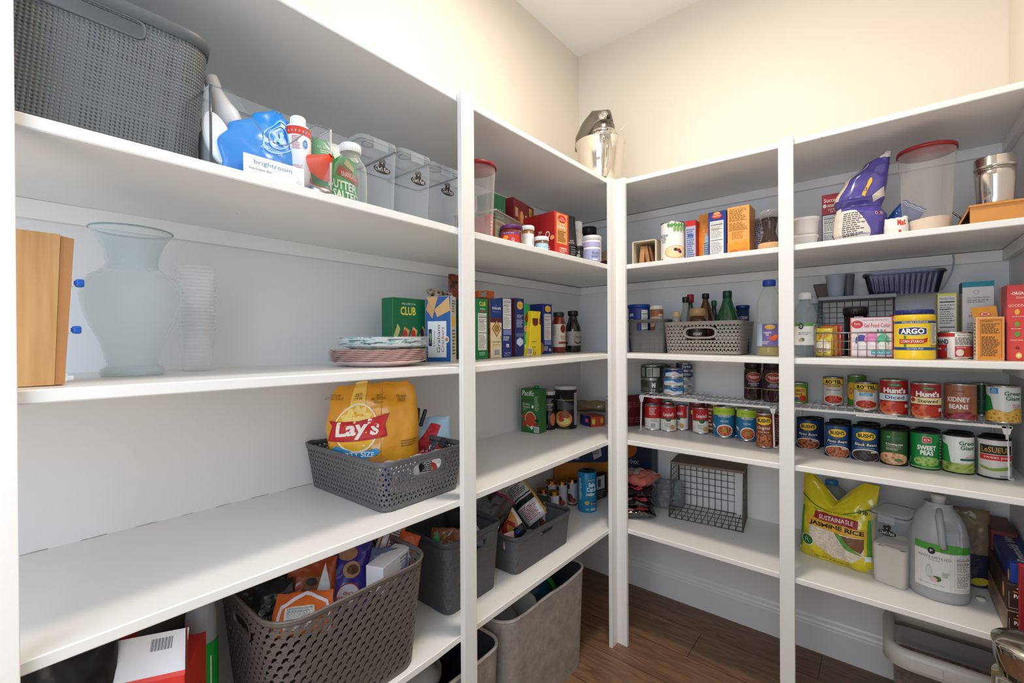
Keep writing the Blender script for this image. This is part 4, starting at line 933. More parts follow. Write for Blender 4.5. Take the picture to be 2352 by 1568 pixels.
jar('detergent_jug', 'frosted jug with a bright green label beside the tall taupe basket', 'jug', c, .4885, [(0, 0), (r*.95, 0), (r, .006), (r, .235), (r*.96, .258), (r*.84, .275), (r*.6, .288), (0, .292)], M('#a9afb4', .35, trans=.2), None,
    [('r', 0, 0, 1, 1, '#12962f'), ('e', .16, .52, .20, .34, '#3a1f8a'), ('r', .60, .12, .63, .86, '#e6ecec'), ('r', .595, .3, .635, .5, '#2a4a2a'), ('o', .615, .06, .06, .05, .6, '#e6ecec'), ('l', .8, .1, .95, .3, 4, '#9ad8a0')], (.02, .205, r+.0006), turn=15, lab='#12962f')
c2 = Vector((.13, Xp(330, .13, 1450).y))
jar('storage_jug', 'grey translucent jug behind the open red carton', 'jug', c2, .4885, [(0, 0), (.085, 0), (.088, .006), (.088, .20), (.078, .225), (.03, .24), (0, .24)], M('#5d5a58', .4, trans=.2))
bag('trash_bag', 'shiny black plastic bag in the bottom left corner of the lowest shelf', 'bag', (.33, Xp(118, .33, 1540).y, .4885), PH, .17, .335, .12, '#08090b', seed=71, cr=.02, fr=14, rough=.4, coat=0)
# floor items below the left bay
felt = None
# ================================================================ left wall, far bay, second shelf
Z1 = lambda y: zl(1, y)+.0005
REDL = M('#8e1f26', .3)
def tub(label, pl, pr_, pyt, y=None, x=None, py=450, fill=None):
    c, r = fitc(pl, pr_, py, x=x, y=y); z0 = (Z1(c.y) if x is not None else zr(1, c.x)+.0005); ht = hz((pl+pr_)/2, pyt, c-(c-CXY).normalized()*r*0)-z0-.004
    t = thing('food_container', label, 'container', (c.x, c.y, z0), toward(c)); R0 = r*.97; BD = glassy('#f8f4f2', .25, .2)
    def wall(u, v):
        a = u*2*pi; k = 1-.045*max(0, cos(a*8))**.5*(1 if v < .84 else 0); rr = (R0*.78+(R0*.95-R0*.78)*v)*k
        return Vector((cos(a)*rr, sin(a)*rr, v*ht))
    mb = MB(); mb.grid(112, 14, wall, BD, closeu=True); mb.face([mb.bm.verts.new(wall(i/56, .002)) for i in range(56)], BD); mb.build('container_body', t)
    MB().lathe([(0, ht*.96), (R0*.93, ht*.96), (R0*.95, ht-.004), (R0, ht-.006), (R0*1.0, ht+.004), (R0*.97, ht+.007), (R0*.9, ht+.003), (0, ht+.003)], REDL, 56).build('lid', t)
    if fill:
        rf = R0*.73; MB().grid(40, 5, lambda u, v: Vector((cos(u*2*pi)*rf*(1+.04*v), sin(u*2*pi)*rf*(1+.04*v), .003+v*(fill+.004*sin(u*9)))), M('#e9d9c2', .9, bump=.4, bscale=200), closeu=True).build('flour', t)
    return t
tub('tall clear fluted container with a dark red lid just right of the middle post', 1050, 1142, 384, x=.36)
# clear tea bin with tea boxes
x = .375; A, B = Xp(1139, x, 500), Xp(1232, .30, 520); z0 = Z1(A.y)
bt = hz(1139, 482, A)-z0
DG = '#1c6a48'
# boxes standing behind/above the bin
zt2b = lambda px, py, q: hz(px, py, q)
A1, B1 = Xp(1128, .27, 440), Xp(1161, .27, 440)
cartonpx('tea_box', 'green tea box above the clear tea bin, left of the dark red tea box', 'box', A1, B1, z0+.075, 447, .07, DG, items=[('t', '* * * * *', .5, .62, .6, .04, '#c8e0d0'), ('t', 'DELICIOUS', .5, .52, .7, .05, '#d8ece0'), ('l', .1, .1, .9, .36, 4, '#b8d8c8'), ('t', 'NUTRITION', .5, .42, .7, .05, '#d8ece0')])
A1, B1 = Xp(1180, .26, 480), Xp(1226, .225, 490)
cartonpx('tea_box', 'dark red spiced tea box lying on edge above the clear tea bin', 'box', A1, B1, z0+.062, 466, .13, '#7a1a1e', items=[('e', .36, .55, .16, .22, '#c05a26'), ('e', .38, .62, .08, .16, '#e8b070'), ('e', .26, .2, .12, .14, '#c8904a'), ('r', .74, .06, .88, .94, '#c8983a'), ('t', 'TWININGS', .81, .5, .72, .08, '#3a1a10', {'rot': PH+pi}), ('t', 'Chai', .60, .48, .50, .15, '#f2e4d8', {'rot': PH+pi, 'shear': .2}), ('l', .06, .1, .2, .9, 2, '#e0b090')], left=[('r', .05, .05, .95, .3, '#5a1216'), ('l', .1, .4, .9, .8, 3, '#a05a50')])
clr = thing('tea_bin', 'clear shallow plastic bin holding tea packets behind the salsa jar', 'storage bin', ((A.x+B.x)/2, (A.y+B.y)/2, z0), rzAB(A, B)); wv = (B-A).length/2; CM = glassy('#cfc6bd', .16)
mb = MB(); 
for q in ([(-wv, 0, 0), (wv, 0, 0), (wv, 0, bt), (-wv, 0, bt)], [(-wv, 0, 0), (-wv, .16, 0), (-wv, .16, bt), (-wv, 0, bt)], [(wv, 0, 0), (wv, .16, 0), (wv, .16, bt), (wv, 0, bt)], [(-wv, .16, 0), (wv, .16, 0), (wv, .16, bt), (-wv, .16, bt)]): mb.face([mb.bm.verts.new(p) for p in q], CM)
mb.build('bin_wall', clr)
mb = MB(); mb.tube([(-wv, 0, bt), (wv, 0, bt), (wv, .16, bt), (-wv, .16, bt)], .003, M('#8d8179', .25), 6, True); mb.build('rim', clr)
def tpk(label, u0, u1, h, col, items, d=.012, off=.006):
    p0 = A.lerp(B, u0); p1 = A.lerp(B, u1); n = Vector((-(B-A).y, (B-A).x)).normalized(); 
    return carton('tea_packet', label, 'tea packet', p0+n*off, p1+n*off, z0+.002, h, d, col, items=items)
tpk('pale green tea packet at the left in the clear tea bin', .03, .24, .085, '#d5dcb8', [('r', .05, .78, .95, .92, '#b07a50'), ('t', 'Pure\nPeppermint', .5, .6, .8, .14, '#4a6a4a'), ('l', .2, .4, .8, .5, 2, '#777777'), ('e', .3, .15, .25, .1, '#5a9a4a')])
tpk('cream tea packet with black letters in the clear tea bin', .25, .44, .082, '#e4dbd0', [('t', 'LO', .3, .72, .5, .14, '#3a3030'), ('l', .1, .45, .7, .6, 2, '#555555'), ('l', .05, .2, .9, .4, 4, '#9a8a80')], off=.012)
tpk('dark brown tea packets filling the right half of the clear tea bin', .46, .97, .07, '#4a342c', [('R', [(i/12+.02, .1, i/12+.05, .95) for i in range(12)], '#6a4a3a'), ('r', .8, 0, .97, .3, '#2f5a3a')], off=.018, d=.06)
cartonpx('tea_box', 'narrow red box between the fluted container and the clear tea bin', 'box', Xp(1126, .37, 520), Xp(1134, .37, 520), z0, 492, .10, '#b3242c', items=[('l', .2, .2, .8, .8, 5, '#eecccc')])
# salsa jar, white jars
c, r = fitc(1149, 1200, 550, x=.395); z0 = Z1(c.y); ht = hz(1175, 521, c)-z0
jar('salsa_jar', 'red salsa jar with a purple lid at the front of the second shelf', 'jar', c, z0, [(0, 0), (r*.93, 0), (r*.98, .006), (r*.98, ht*.62), (r*.9, ht*.80), (r*.86, ht*.84), (0, ht*.84)], M('#7d2a1a', .15, coat=.6), (r, ht*.82, ht, '#5c2a6a'),
    [('r', 0, .0, .8, 1, '#c0302a'), ('r', 0, .80, .8, 1, '#6a3a80'), ('t', 'MILD STYLE SALSA', .4, .9, .4, .1, '#e8d8e8'), ('t', 'Q', .56, .3, .1, .3, '#f0e6e0'), ('e', .3, .5, .1, .2, '#e8a030')], (ht*.05, ht*.62, r*.985), lab=None)
c, r = fitc(1198, 1227, 550, x=.385); z0 = Z1(c.y); ht = hz(1212, 520, c)-z0
jar('spice_jar', 'white jar with a tan band just right of the salsa jar', 'jar', c, z0, [(0, 0), (r*.95, 0), (r*.95, ht*.85), (0, ht*.85)], M('#8a5c38', .25), (r, ht*.82, ht, '#efeeec'), [('r', 0, 0, 1, 1, '#e9e8ea'), ('l', .3, .2, .34, .8, 10, '#c8a090'), ('r', .82, .3, .88, .7, '#c8503a')], (.0, ht*.66, r*.955), lab=None)
c, r = fitc(1227, 1260, 570, x=.405); z0 = Z1(c.y); ht = hz(1243, 545, c)-z0
jar('spice_jar', 'small jar with a white lid and light blue label left of the red popcorn box', 'jar', c, z0, [(0, 0), (r*.95, 0), (r*.95, ht*.8), (0, ht*.8)], M('#6a5142', .25), (r, ht*.72, ht, '#eceef0'), [('r', 0, 0, 1, 1, '#b5d3e4'), ('t', 'Tangerine', .68, .5, .18, .12, '#4a6a80')], (.0, ht*.52, r*.955), lab=None)
# popcorn box
A, B = Xp(1274, .40, 500), Xp(1306, .405, 500); z0 = Z1(A.y)
t = cartonpx('popcorn_box', 'bright red popcorn box with a tan panel standing on the second shelf', 'box', A, B, z0, 489, .17, '#cf3a2b', sidec='#a51f22',
    items=[('r', .12, .30, .88, .97, '#dfa45e'), ('e', .5, .86, .3, .09, '#c8302a'), ('t', "Orville\nRedenbacher's", .5, .86, .5, .08, '#f4e6da'), ('t', 'Only', .5, .74, .36, .05, '#f6efe4', {'bold': .02}), ('t', 'REAL', .5, .67, .56, .055, '#f6efe4', {'bold': .02}), ('l', .2, .34, .82, .60, 7, '#8a5a2a'), ('t', '100%', .58, .20, .5, .05, '#f8e8e0', {'bold': .02}), ('l', .3, .10, .85, .17, 2, '#f0c8c0'), ('t', 'glutenFREE', .5, .05, .6, .03, '#f8e8e0')],
    left=[('t', 'Orville', .80, .30, .56, .13, '#f2e4e0', {'rot': PH+pi, 'bold': .01}), ('t', 'Redenb', .58, .38, .44, .10, '#f2e4e0', {'rot': PH+pi}), ('t', 'MINI', .36, .34, .34, .12, '#fafafa', {'rot': PH+pi, 'bold': .03}), ('e', .93, .42, .06, .05, '#e8a868')])
# black coffee bag, white bottle, jars
p = Xp(1311, .36, 540)
bag('coffee_bag', 'matte black folded top bag right of the red popcorn box', 'bag', (.345, p.y+.012, Z1(p.y)), PH-.25, .068, hz(1311, 492, p)-Z1(p.y), .05, '#17161a', seed=81, cr=.004, rough=.5, items=[('t', 'WITH\nPROTEIN', .35, .42, .4, .08, '#cccccc'), ('l', .3, .1, .8, .34, 5, '#77777a')])
c, r = fitc(1311, 1341, 540, x=.30); z0 = Z1(c.y); ht = hz(1325, 510, c)-z0
jar('supplement_bottle', 'tall white bottle between the black bag and the black lidded tub', 'bottle', c, z0, [(0, 0), (r*.95, 0), (r, .004), (r, ht*.6), (r*.85, ht*.72), (r*.7, ht*.78), (0, ht*.78)], M('#eae8e4', .4), (r*.72, ht*.75, ht, '#ecebe8'), [('r', 0, 0, 1, .9, '#d9d2c4'), ('e', .5, .45, .12, .2, '#d8a070')], (.01, ht*.5, r*1.0), lab=None)
c, r = fitc(1322, 1338, 580, x=.375); c, r = fitc(1318, 1340, 580, x=.375); z0 = Z1(c.y); ht = hz(1329, 566, c)-z0
jar('supplement_jar', 'small black jar with white print in front of the tall white bottle', 'jar', c, z0, [(0, 0), (r, 0), (r, ht*.8), (0, ht*.8)], M('#141416', .35), (r*1.0, ht*.72, ht, '#101012'), [('t', 'KID-\nG.MAG', .5, .45, .45, .5, '#e8e8e8')], (.0, ht*.68, r*1.0), lab=None)
c, r = fitc(1335, 1370, 540, x=.255); z0 = Z1(c.y); ht = hz(1352, 523, c)-z0
jar('supplement_jar', 'black tub with a wide black lid behind the lavender tub', 'jar', c, z0, [(0, 0), (r*.9, 0), (r*.9, ht*.8), (0, ht*.8)], M('#17181b', .4), (r, ht*.80, ht, '#141517'), None)
c, r = fitc(1336, 1381, 570, x=.355); z0 = Z1(c.y); ht = hz(1358, 544, c)-z0
jar('supplement_tub', 'lavender and white supplement tub on the second shelf near the corner', 'tub', c, z0, [(0, 0), (r*.97, 0), (r, .004), (r, ht*.84), (0, ht*.84)], M('#e6e2ea', .4), (r*1.0, ht*.84, ht, '#e9e6e6'), [('r', 0, 0, 1, .66, '#a9b0d8'), ('r', 0, .76, 1, .95, '#b9b4dc'), ('t', 'Bloom', .66, .50, .26, .14, '#2c4a3a'), ('l', .5, .30, .82, .40, 2, '#5a5a7a'), ('r', .55, .20, .74, .26, '#dfe0e8'), ('r', .88, 0, 1, 1, '#e9e4e0'), ('r', .88, .05, 1, .18, '#b83a2a')], (.004, ht*.82, r*1.002), lab=None)
p = Xp(1395, .30, 560)
bag('nut_bag', 'clear bag of mixed nuts with a purple label beside the corner post', 'bag', (.30, p.y, Z1(p.y)), toward(p), .09, .115, .06, '#a98a6a', seed=83, cr=.008, mat=blobs('mixed_nuts', ['#6a4a36', '#b08c64', '#d8b890'], 55, .4), items=[('r', .0, .38, 1, .56, '#5a2a5a'), ('r', 0, .72, 1, 1, '#b5a48e')])

# ================================================================ third shelf: cracker boxes
Z2 = lambda y: zl(2, y)+.0005
x2 = .225
def sp(label, pl, pr_, pt, col, items, left=(), x=x2, depth=.15, sidec=None, name='cracker_box', px_=None, **k):
    A, B = Xp(pl, x, 760), Xp(pr_, x, 760); return cartonpx(name, label, 'box', A, B, Z2(A.y), pt, depth, col, items=items, left=left, sidec=sidec, **k)
sp('green mini cracker box right of the middle post on the third shelf', 1093, 1121, 685, '#1b7a46', [('t', 'CLUB', .54, .91, .52, .07, '#f0e04a', {'bold': .02}), ('t', 'minis', .54, .83, .38, .035, '#e8f2ea'), ('r', .40, .775, .68, .80, '#c8342a'), ('n', .16, .15, .86, .755), ('l', .25, .06, .8, .12, 3, '#a8d8b8')], sidec='#14603a')
sp('dark blue and cream woven wheat cracker box with rosemary on it', 1126, 1152.5, 686, '#e8d5a8', [('r', 0, .68, 1, 1, '#143a7a'), ('r', 0, .60, 1, .68, '#5a2430'), ('t', 'triscuit', .54, .845, .76, .05, '#f2f4f8', {'bold': .01}), ('t', '^', .5, .89, .08, .02, '#e8ecf2'), ('l', .2, .77, .85, .79, 1, '#8aa0c8'), ('p', [(.54, .64), (.94, .50), (.54, .355), (.14, .50)], '#a8602a'), ('p', [(.54, .62), (.86, .50), (.54, .38), (.22, .50)], '#d8b070'), ('e', .54, .50, .2, .06, '#9a8040'), ('t', 'rosemary', .52, .27, .8, .03, '#4a342c'), ('t', '& olive oil', .52, .225, .6, .022, '#4a342c'), ('b', .3, .03, .78, .16), ('p', [(.86, .38), (.98, .30), (.96, .29), (.84, .36)], '#5a6a4a')], left=[('R', [(.7, .1, 1, .3), (.8, .4, 1, .5)], '#8a3a20')], sidec='#8a5a34')
sp('dark blue cracker box with a long white nutrition panel', 1154.5, 1176, 685, '#1e2f74', [('n', .05, .48, .90, .99), ('r', .05, .38, .90, .47, '#7a88b8'), ('l', .05, .28, .8, .36, 4, '#dfe4f2'), ('t', 'n', .5, .20, .28, .06, '#eef0f6', {'bold': .05}), ('t', 'Good Thins', .5, .075, .66, .025, '#e6eaf4'), ('l', .1, .02, .9, .05, 2, '#9aa4cc')])
sp('dark blue cracker box with a yellow hexagon badge and small white print', 1183, 1204, 685, '#1b2b6c', [('s', .55, .88, .34, .075, '#e8b23a'), ('p', [(.55, .955), (.85, .92), (.85, .84), (.55, .805), (.25, .84), (.25, .92)], '#e8b640'), ('t', 'Honey\nMaid', .55, .88, .42, .05, '#3a2a14'), ('l', .2, .66, .9, .72, 4, '#b8c0e0'), ('l', .15, .50, .9, .64, 8, '#b8c0e0'), ('l', .1, .34, .95, .40, 4, '#8a96c8'), ('p', [(.5, .33), (.86, .28), (.86, .22), (.5, .17), (.14, .22), (.14, .28)], '#c9d2ea')], left=[('r', .55, 0, 1, .98, '#4a2226'), ('k' if 0 else 'r', .7, .0, .95, .98, '#6a3030')], sidec='#5a2a34')
sp('green pouch box leaning between the blue cracker boxes', 1204, 1218, 697, '#2a9a58', [('p', [(.0, .72), (.6, .86), (.8, .70), (.3, .62)], '#7a2a26'), ('e', .3, .52, .35, .06, '#c89a6a'), ('l', .1, .3, .8, .4, 3, '#a8e0b8'), ('r', .05, .1, .6, .22, '#dfe8e0')], depth=.12, name='snack_box')
sp('narrow dark blue box with a nutrition panel beside the tomato sauce jar', 1247, 1268, 698, '#1e2f74', [('p', [(.55, .97), (.85, .94), (.85, .86), (.55, .83), (.25, .86), (.25, .94)], '#e8b640'), ('n', .14, .28, .88, .80), ('r', .14, .18, .88, .27, '#7a88b8'), ('l', .1, .06, .6, .16, 4, '#dfe4f2'), ('t', 'n', .72, .08, .2, .05, '#eef0f6', {'bold': .05})], left=[('e', .9, .12, .14, .12, '#d89a5a')], depth=.13, x=.19)
A, B = Xp(1211, .245, 790), Xp(1243, .245, 790); z0 = Z2(A.y); h = hz(1227, 714, (A+B)/2)-z0
t = thing('snack_pouch', 'bright yellow gusseted pouch between the green pouch box and the narrow blue box', 'pouch', ((A.x+B.x)/2, (A.y+B.y)/2, z0), PH); ww = (B.y-A.y)
mb = MB(); Y_ = M('#efd21f', .3, coat=.4)
mb.prism([(-ww/2, 0), (ww/2, 0), (ww/2, h*.72), (ww*.42, h*.82), (ww*.5, h), (-ww*.18, h), (-ww*.16, h*.8), (-ww*.28, h*.6), (-ww*.3, h*.3)], -.06, 0, Y_, mtx=Matrix.Rotation(PH, 4, 'X'), bev=.002); mb.build('pouch_film', t)
prt('printed_label', t, flat(ww, h, 0), ww, h, [('p', [(.36, .84), (.78, .84), (.78, .72), (.7, .68), (.58, .66), (.42, .69), (.38, .74)], '#6a2c1c'), ('r', .78, .60, .83, .87, '#efd21f'), ('r', .88, .70, .99, .84, '#5a2418'), ('l', .35, .30, .65, .33, 1, '#6a5a20'), ('l', .35, .18, .65, .21, 1, '#6a5a20'), ('t', 'PET 1', .5, .13, .26, .02, '#3a3010'), ('o', .5, .06, .1, .03, .7, '#4a4014'), ('b', .03, .03, .3, .18)])
t = thing('open_bag', 'orange and silver open snack pouch lying on top of the cracker boxes', 'pouch', (.17, Xp(1118, .17, 670).y, Z2(-1)+.004+hz(1118, 685, Xp(1118, .20))-Z2(-1)), PH)
mb = MB(); mb.prism([(-.045, 0), (-.04, .028), (-.02, .022), (.005, .032), (.045, .030), (.043, 0)], -.05, 0, M('#d0622a', .4), mtx=Matrix.Rotation(PH, 4, 'X'), bev=.002); mb.build('pouch_film', t)
mb = MB(); mb.prism([(-.038, .004), (-.036, .024), (-.02, .020), (-.004, .028), (-.008, .004)], .001, .002, M('#a9a6a8', .3, .5), mtx=Matrix.Rotation(PH, 4, 'X')); mb.build('foil_edge', t)
# sauce jar, bbq bottle
c, r = fitc(1268, 1299, 780, x=.155); z0 = Z2(c.y); ht = hz(1284, 717, c)-z0
jar('sauce_jar', 'tomato sauce jar with a cream label and dark green lid', 'jar', c, z0, [(0, 0), (r*.92, 0), (r, .006), (r, ht*.66), (r*.97, ht*.74), (r*.74, ht*.86), (r*.72, ht*.9), (0, ht*.9)], M('#7d2413', .12, coat=.7), (r*.79, ht*.89, ht, '#1e3a2c'), [('r', 0, 0, 1, 1, '#e0d3bf'), ('e', .76, .80, .17, .18, '#7a2a1c'), ('t', 'RAO', .74, .46, .26, .12, '#7a2a20'), ('l', .6, .32, .9, .38, 1, '#777777'), ('r', .5, .14, 1, .24, '#9a3a2e'), ('l', .1, .5, .4, .95, 8, '#9a9080'), ('b', .06, .04, .24, .16)], (ht*.14, ht*.70, r*1.003), lab=None)
c, r = fitc(1297.5, 1335, 780, x=.165); z0 = Z2(c.y); ht = hz(1316, 714, c)-z0
jar('sauce_bottle', 'dark brown barbecue sauce bottle with a kraft label, rightmost on the left wall shelf', 'bottle', c, z0, [(0, 0), (r*.94, 0), (r, .006), (r, ht*.48), (r*.96, ht*.60), (r*.62, ht*.76), (r*.5, ht*.86), (r*.5, ht*.9), (0, ht*.9)], M('#160c08', .08, coat=.8), (r*.62, ht*.88, ht, '#17151a'), [('r', 0.05, 0, .95, 1, '#a59c92'), ('r', .08, .08, .24, .26, '#4a4440'), ('o', .74, .52, .19, .42, .93, '#55504a'), ('t', 'GRAND', .75, .60, .32, .12, '#2a2622', {'bold': .01}), ('t', 'BBQ', .75, .48, .1, .08, '#2a2622'), ('p', [(.56, .3), (.74, .2), (.94, .3), (.92, .2), (.74, .12), (.58, .2)], '#2a2622')], (ht*.16, ht*.50, r*1.003), lab=None)

# ================================================================ fourth shelf
Z3 = lambda y: zl(3, y)+.0005
A, B = Zp(1197, 991, .8725), Zp(1253, 995, .8725); A = Vector((B.x-.015, A.y)) if 0 else A
Bm = Zp(1236, 996, .8725)
t = cartonpx('soup_carton', 'green creamy tomato soup carton on the fourth shelf', 'carton', Zp(1197, 990, .8725), Zp(1239, 996, .8725), Z3(-.6), 893, .06, '#2f6a33',
    items=[('t', 'Pacific', .40, .90, .66, .12, '#f0f4ee', {'bold': .01, 'shear': .15}), ('r', .05, .66, .06, .90, '#2f6a33'), ('R', [(.05, .35, .075, .74), (.05, .735, .68, .75)], '#6a2418'), ('t', 'Creamy\nTomato', .30, .62, .38, .12, '#eaf0e6'), ('l', .12, .52, .3, .54, 1, '#c8d8c4'), ('e', .52, .30, .30, .185, '#efe6d8'), ('e', .52, .30, .275, .168, '#b8452a'), ('e', .14, .37, .09, .05, '#c03a22'), ('e', .2, .2, .12, .07, '#a83420'), ('e', .8, .18, .1, .06, '#a83420'), ('l', .76, .5, .98, .84, 8, '#a8c8a0'), ('e', .60, .12, .07, .04, '#e8ece4'), ('b', .72, .02, .99, .15), ('r', .78, .26, .96, .32, '#2a2420'), ('s', .66, .60, .07, .04, '#dfe8ea'), ('r', .0, .0, 1, .012, '#25562a')])
MB().lathe([(0, 0), (.0125, 0), (.0125, .012), (.011, .014), (0, .014)], M('#1a8a52', .4), 24).build('screw_cap', t)
bpy.context.view_layer.update(); cap_ = [c_ for c_ in t.children if c_.name.startswith('screw_cap')][0]; hh = max(v.co.z for v in t.children[0].data.vertices); cap_.location = (.018, .028, hh)
def canister(label, pl, pr_, pyb, pyt, items, W=None, x=None):
    c, r = fitc(pl, pr_, 930, z=.8725, pyb=pyb) if x is None else fitc(pl, pr_, 930, x=x); z0 = Z3(c.y); ht = hz((pl+pr_)/2, pyt, c)-z0
    t = thing('drink_canister', label, 'canister', (c.x, c.y, z0), toward(c)); MB().lathe([(0, 0), (r*.97, 0), (r, .003), (r, ht-.012), (0, ht-.012)], M('#141315', .3), 40).build('canister_body', t)
    MB().lathe([(r*1.0, ht-.018), (r*1.04, ht-.016), (r*1.04, ht-.002), (r*.98, ht), (r*.9, ht-.004), (0, ht-.005)], M('#b9b7b6', .45), 40).build('plastic_lid', t)
    prt('printed_label', t, cyl(r, 2.7*r, .0, .0003), 2.7*r, ht-.018, items, cut=r*.14); return t
canister('tall black drink powder canister with a grey lid on the fourth shelf', 1273, 1325, 986, 884, [('p', [(.2, .72), (.35, .82), (.5, .70), (.78, .6), (.78, .5), (.2, .5)], '#3e3c3e'), ('R', [(.05, .735, .76, .745)], '#d8b070'), ('e', .42, .26, .30, .20, '#d08a4a'), ('e', .46, .36, .2, .1, '#8a4a26'), ('e', .42, .20, .24, .09, '#d8c070'), ('e', .36, .25, .1, .06, '#b83a26'), ('r', .80, .1, .98, .92, '#c9c7c6'), ('l', .81, .12, .97, .9, 26, '#444444'), ('t', 'NET WT 32 OZ (907 g)', .42, .03, .4, .025, '#aaaaaa')])
canister('shorter black drink canister between the green carton and the tall black one', 1248, 1275, 985, 897, [('l', .2, .55, .8, .9, 12, '#9a9896'), ('r', .2, .72, .8, .74, '#c8a060'), ('e', .75, .3, .2, .18, '#b86a3a'), ('o', .3, .1, .1, .05, .7, '#bbbbbb')], x=.115)
# flat food packs by the corner
t = carton('food_box', 'orange red food box lying on its side near the corner of the fourth shelf', 'box', Zp(1357, 981, .8725), Zp(1389, 978, .8725), Z3(-.3), .050, .10, '#b5442a', sidec='#8a2a20', items=[('e', .2, .5, .12, .3, '#c8c050'), ('e', .8, .55, .1, .3, '#d8a050')], left=[('r', 0, 0, 1, 1, '#3a1a1a')])
t = carton('food_box', 'navy blue food box lying left of the orange red box near the corner', 'box', Zp(1336, 976, .8725), Zp(1355, 980, .8725), Z3(-.3), .048, .10, '#1e2f6a', items=[('r', .45, .4, .8, .75, '#d85a6a')])
bag('pasta_bag', 'crumpled clear and tan food bag lying on the small boxes near the corner', 'bag', (.175, -.16, Z3(-.3)+.052), toward((.17, -.2)), .20, .06, .05, '#8a7650', seed=91, cr=.012, mat=M('#83704e', .25, coat=.5), rot=(radians(-35), 0, 0))
A, B = Zp(1390, 981, .8725), Zp(1424, 990, .8725)
carton('granola_box', 'dark maroon box standing behind the corner post on the fourth shelf', 'box', Zp(1391, 980, .8725), Zp(1400, 983, .8725), .8730, hz(1393, 910, Zp(1393, 981, .8725))-.873, .26, '#c9bfb2', sidec='#5a1a1e', items=[('l', .1, .1, .9, .9, 22, '#4a4440')], right=[('l', .1, .1, .9, .3, 3, '#8a4a4a'), ('l', .4, .6, .9, .8, 3, '#8a4a4a'), ('o', .3, .6, .14, .16, .85, '#8a4a4a')], group=None)

# ================================================================ lowest shelf
Z4 = lambda y: zl(4, y)+.0005
K0 = Zp(1187, 1319, .493); K1 = Zp(1272, 1238, .494)
w2 = K1.y-K0.y+.03; zt3 = hz(1187, 1228, K0); zt4 = hz(1275, 1165, K1); h3 = (zt3+zt4)/2-.4935
sh3 = Shell(w2, .20, w2+.022, .225, h3, .03); X3, Y3 = K0.x-.095, K0.y+w2/2-.012
solid_basket('storage_basket', 'smaller charcoal woven-texture basket full of snack bags on the lowest shelf', 'basket', (X3, Y3, .4935), PH, sh3, DARKW, [(0, .042, .70, .86)], .016, smooth_mat=DARKP, group='charcoal woven-texture baskets')
zt = .4935+h3
def sn2(label, px, py, x, z, w, h, col, items, sd, tilt=0, lean=-20, cr=.006, d=.035, mat=None, turn=0, name='snack_bag'):
    return snack(name, label, px, py, x, z, w, h, col, items, sd, tilt, lean, cr, d, mat, turn)
sn2('white snack bag with a red X, bars and black band in the smaller charcoal basket', 1188, 1200, .285, zt-.075, .105, .165, '#d8cfc4', [('e', .5, .45, .42, .38, '#c88a3a'), ('p', [(.3, .78), (.45, .8), (.6, .5), (.8, .3), (.7, .2), (.55, .4), (.3, .2), (.2, .3), (.42, .52)], '#b01e1e'), ('p', [(.0, 0), (.0, .22), (1, .22), (1, 0)], '#18161a'), ('e', .3, .12, .08, .05, '#2aa04a'), ('e', .7, .12, .08, .05, '#2a5ac0'), ('s', .5, .2, .1, .05, '#e8b830')], 101, -38)
sn2('white and black striped snack bag with fine red print in the smaller charcoal basket', 1236, 1165, .26, zt-.06, .105, .175, '#dcd9da', [('r', 0, .45, 1, .58, '#141416'), ('r', 0, .62, 1, .65, '#141416'), ('l', .15, .08, .85, .40, 9, '#b05050'), ('l', .1, .7, .9, .95, 6, '#666666'), ('r', .94, 0, 1, 1, '#c89a3a')], 103, -40)
sn2('slim blue grey wrapper at the left in the smaller charcoal basket', 1160, 1215, .30, zt-.08, .04, .14, '#9aa3b2', [('l', .3, .1, .7, .9, 4, '#6a7486')], 105, -40)
sn2('gold foil edged round snack pack at the top of the smaller charcoal basket', 1159, 1140, .24, zt-.01, .04, .08, '#3a2a20', [('o', .5, .8, .4, .18, .7, '#c89a4a')], 107, -30)
carton('snack_box', 'small pale pink card in the front of the smaller charcoal basket', 'card', Xp(1158, .335, 1220), Xp(1181, .345, 1225), zt-.05, .052, .006, '#d8a8a8')
carton('snack_box', 'light aqua open carton behind the smaller charcoal basket', 'box', Vector((.17, Y3+w2/2+.013)), Vector((.25, Y3+w2/2+.024)), .4945, hz(1270, 1140, Xp(1270, .25))-.4945, .05, '#86b4b8', topc='#2a3a2a', items=[('o', .72, .75, .1, .04, .5, '#f0f0f0'), ('e', .72, .75, .04, .02, '#222222')])
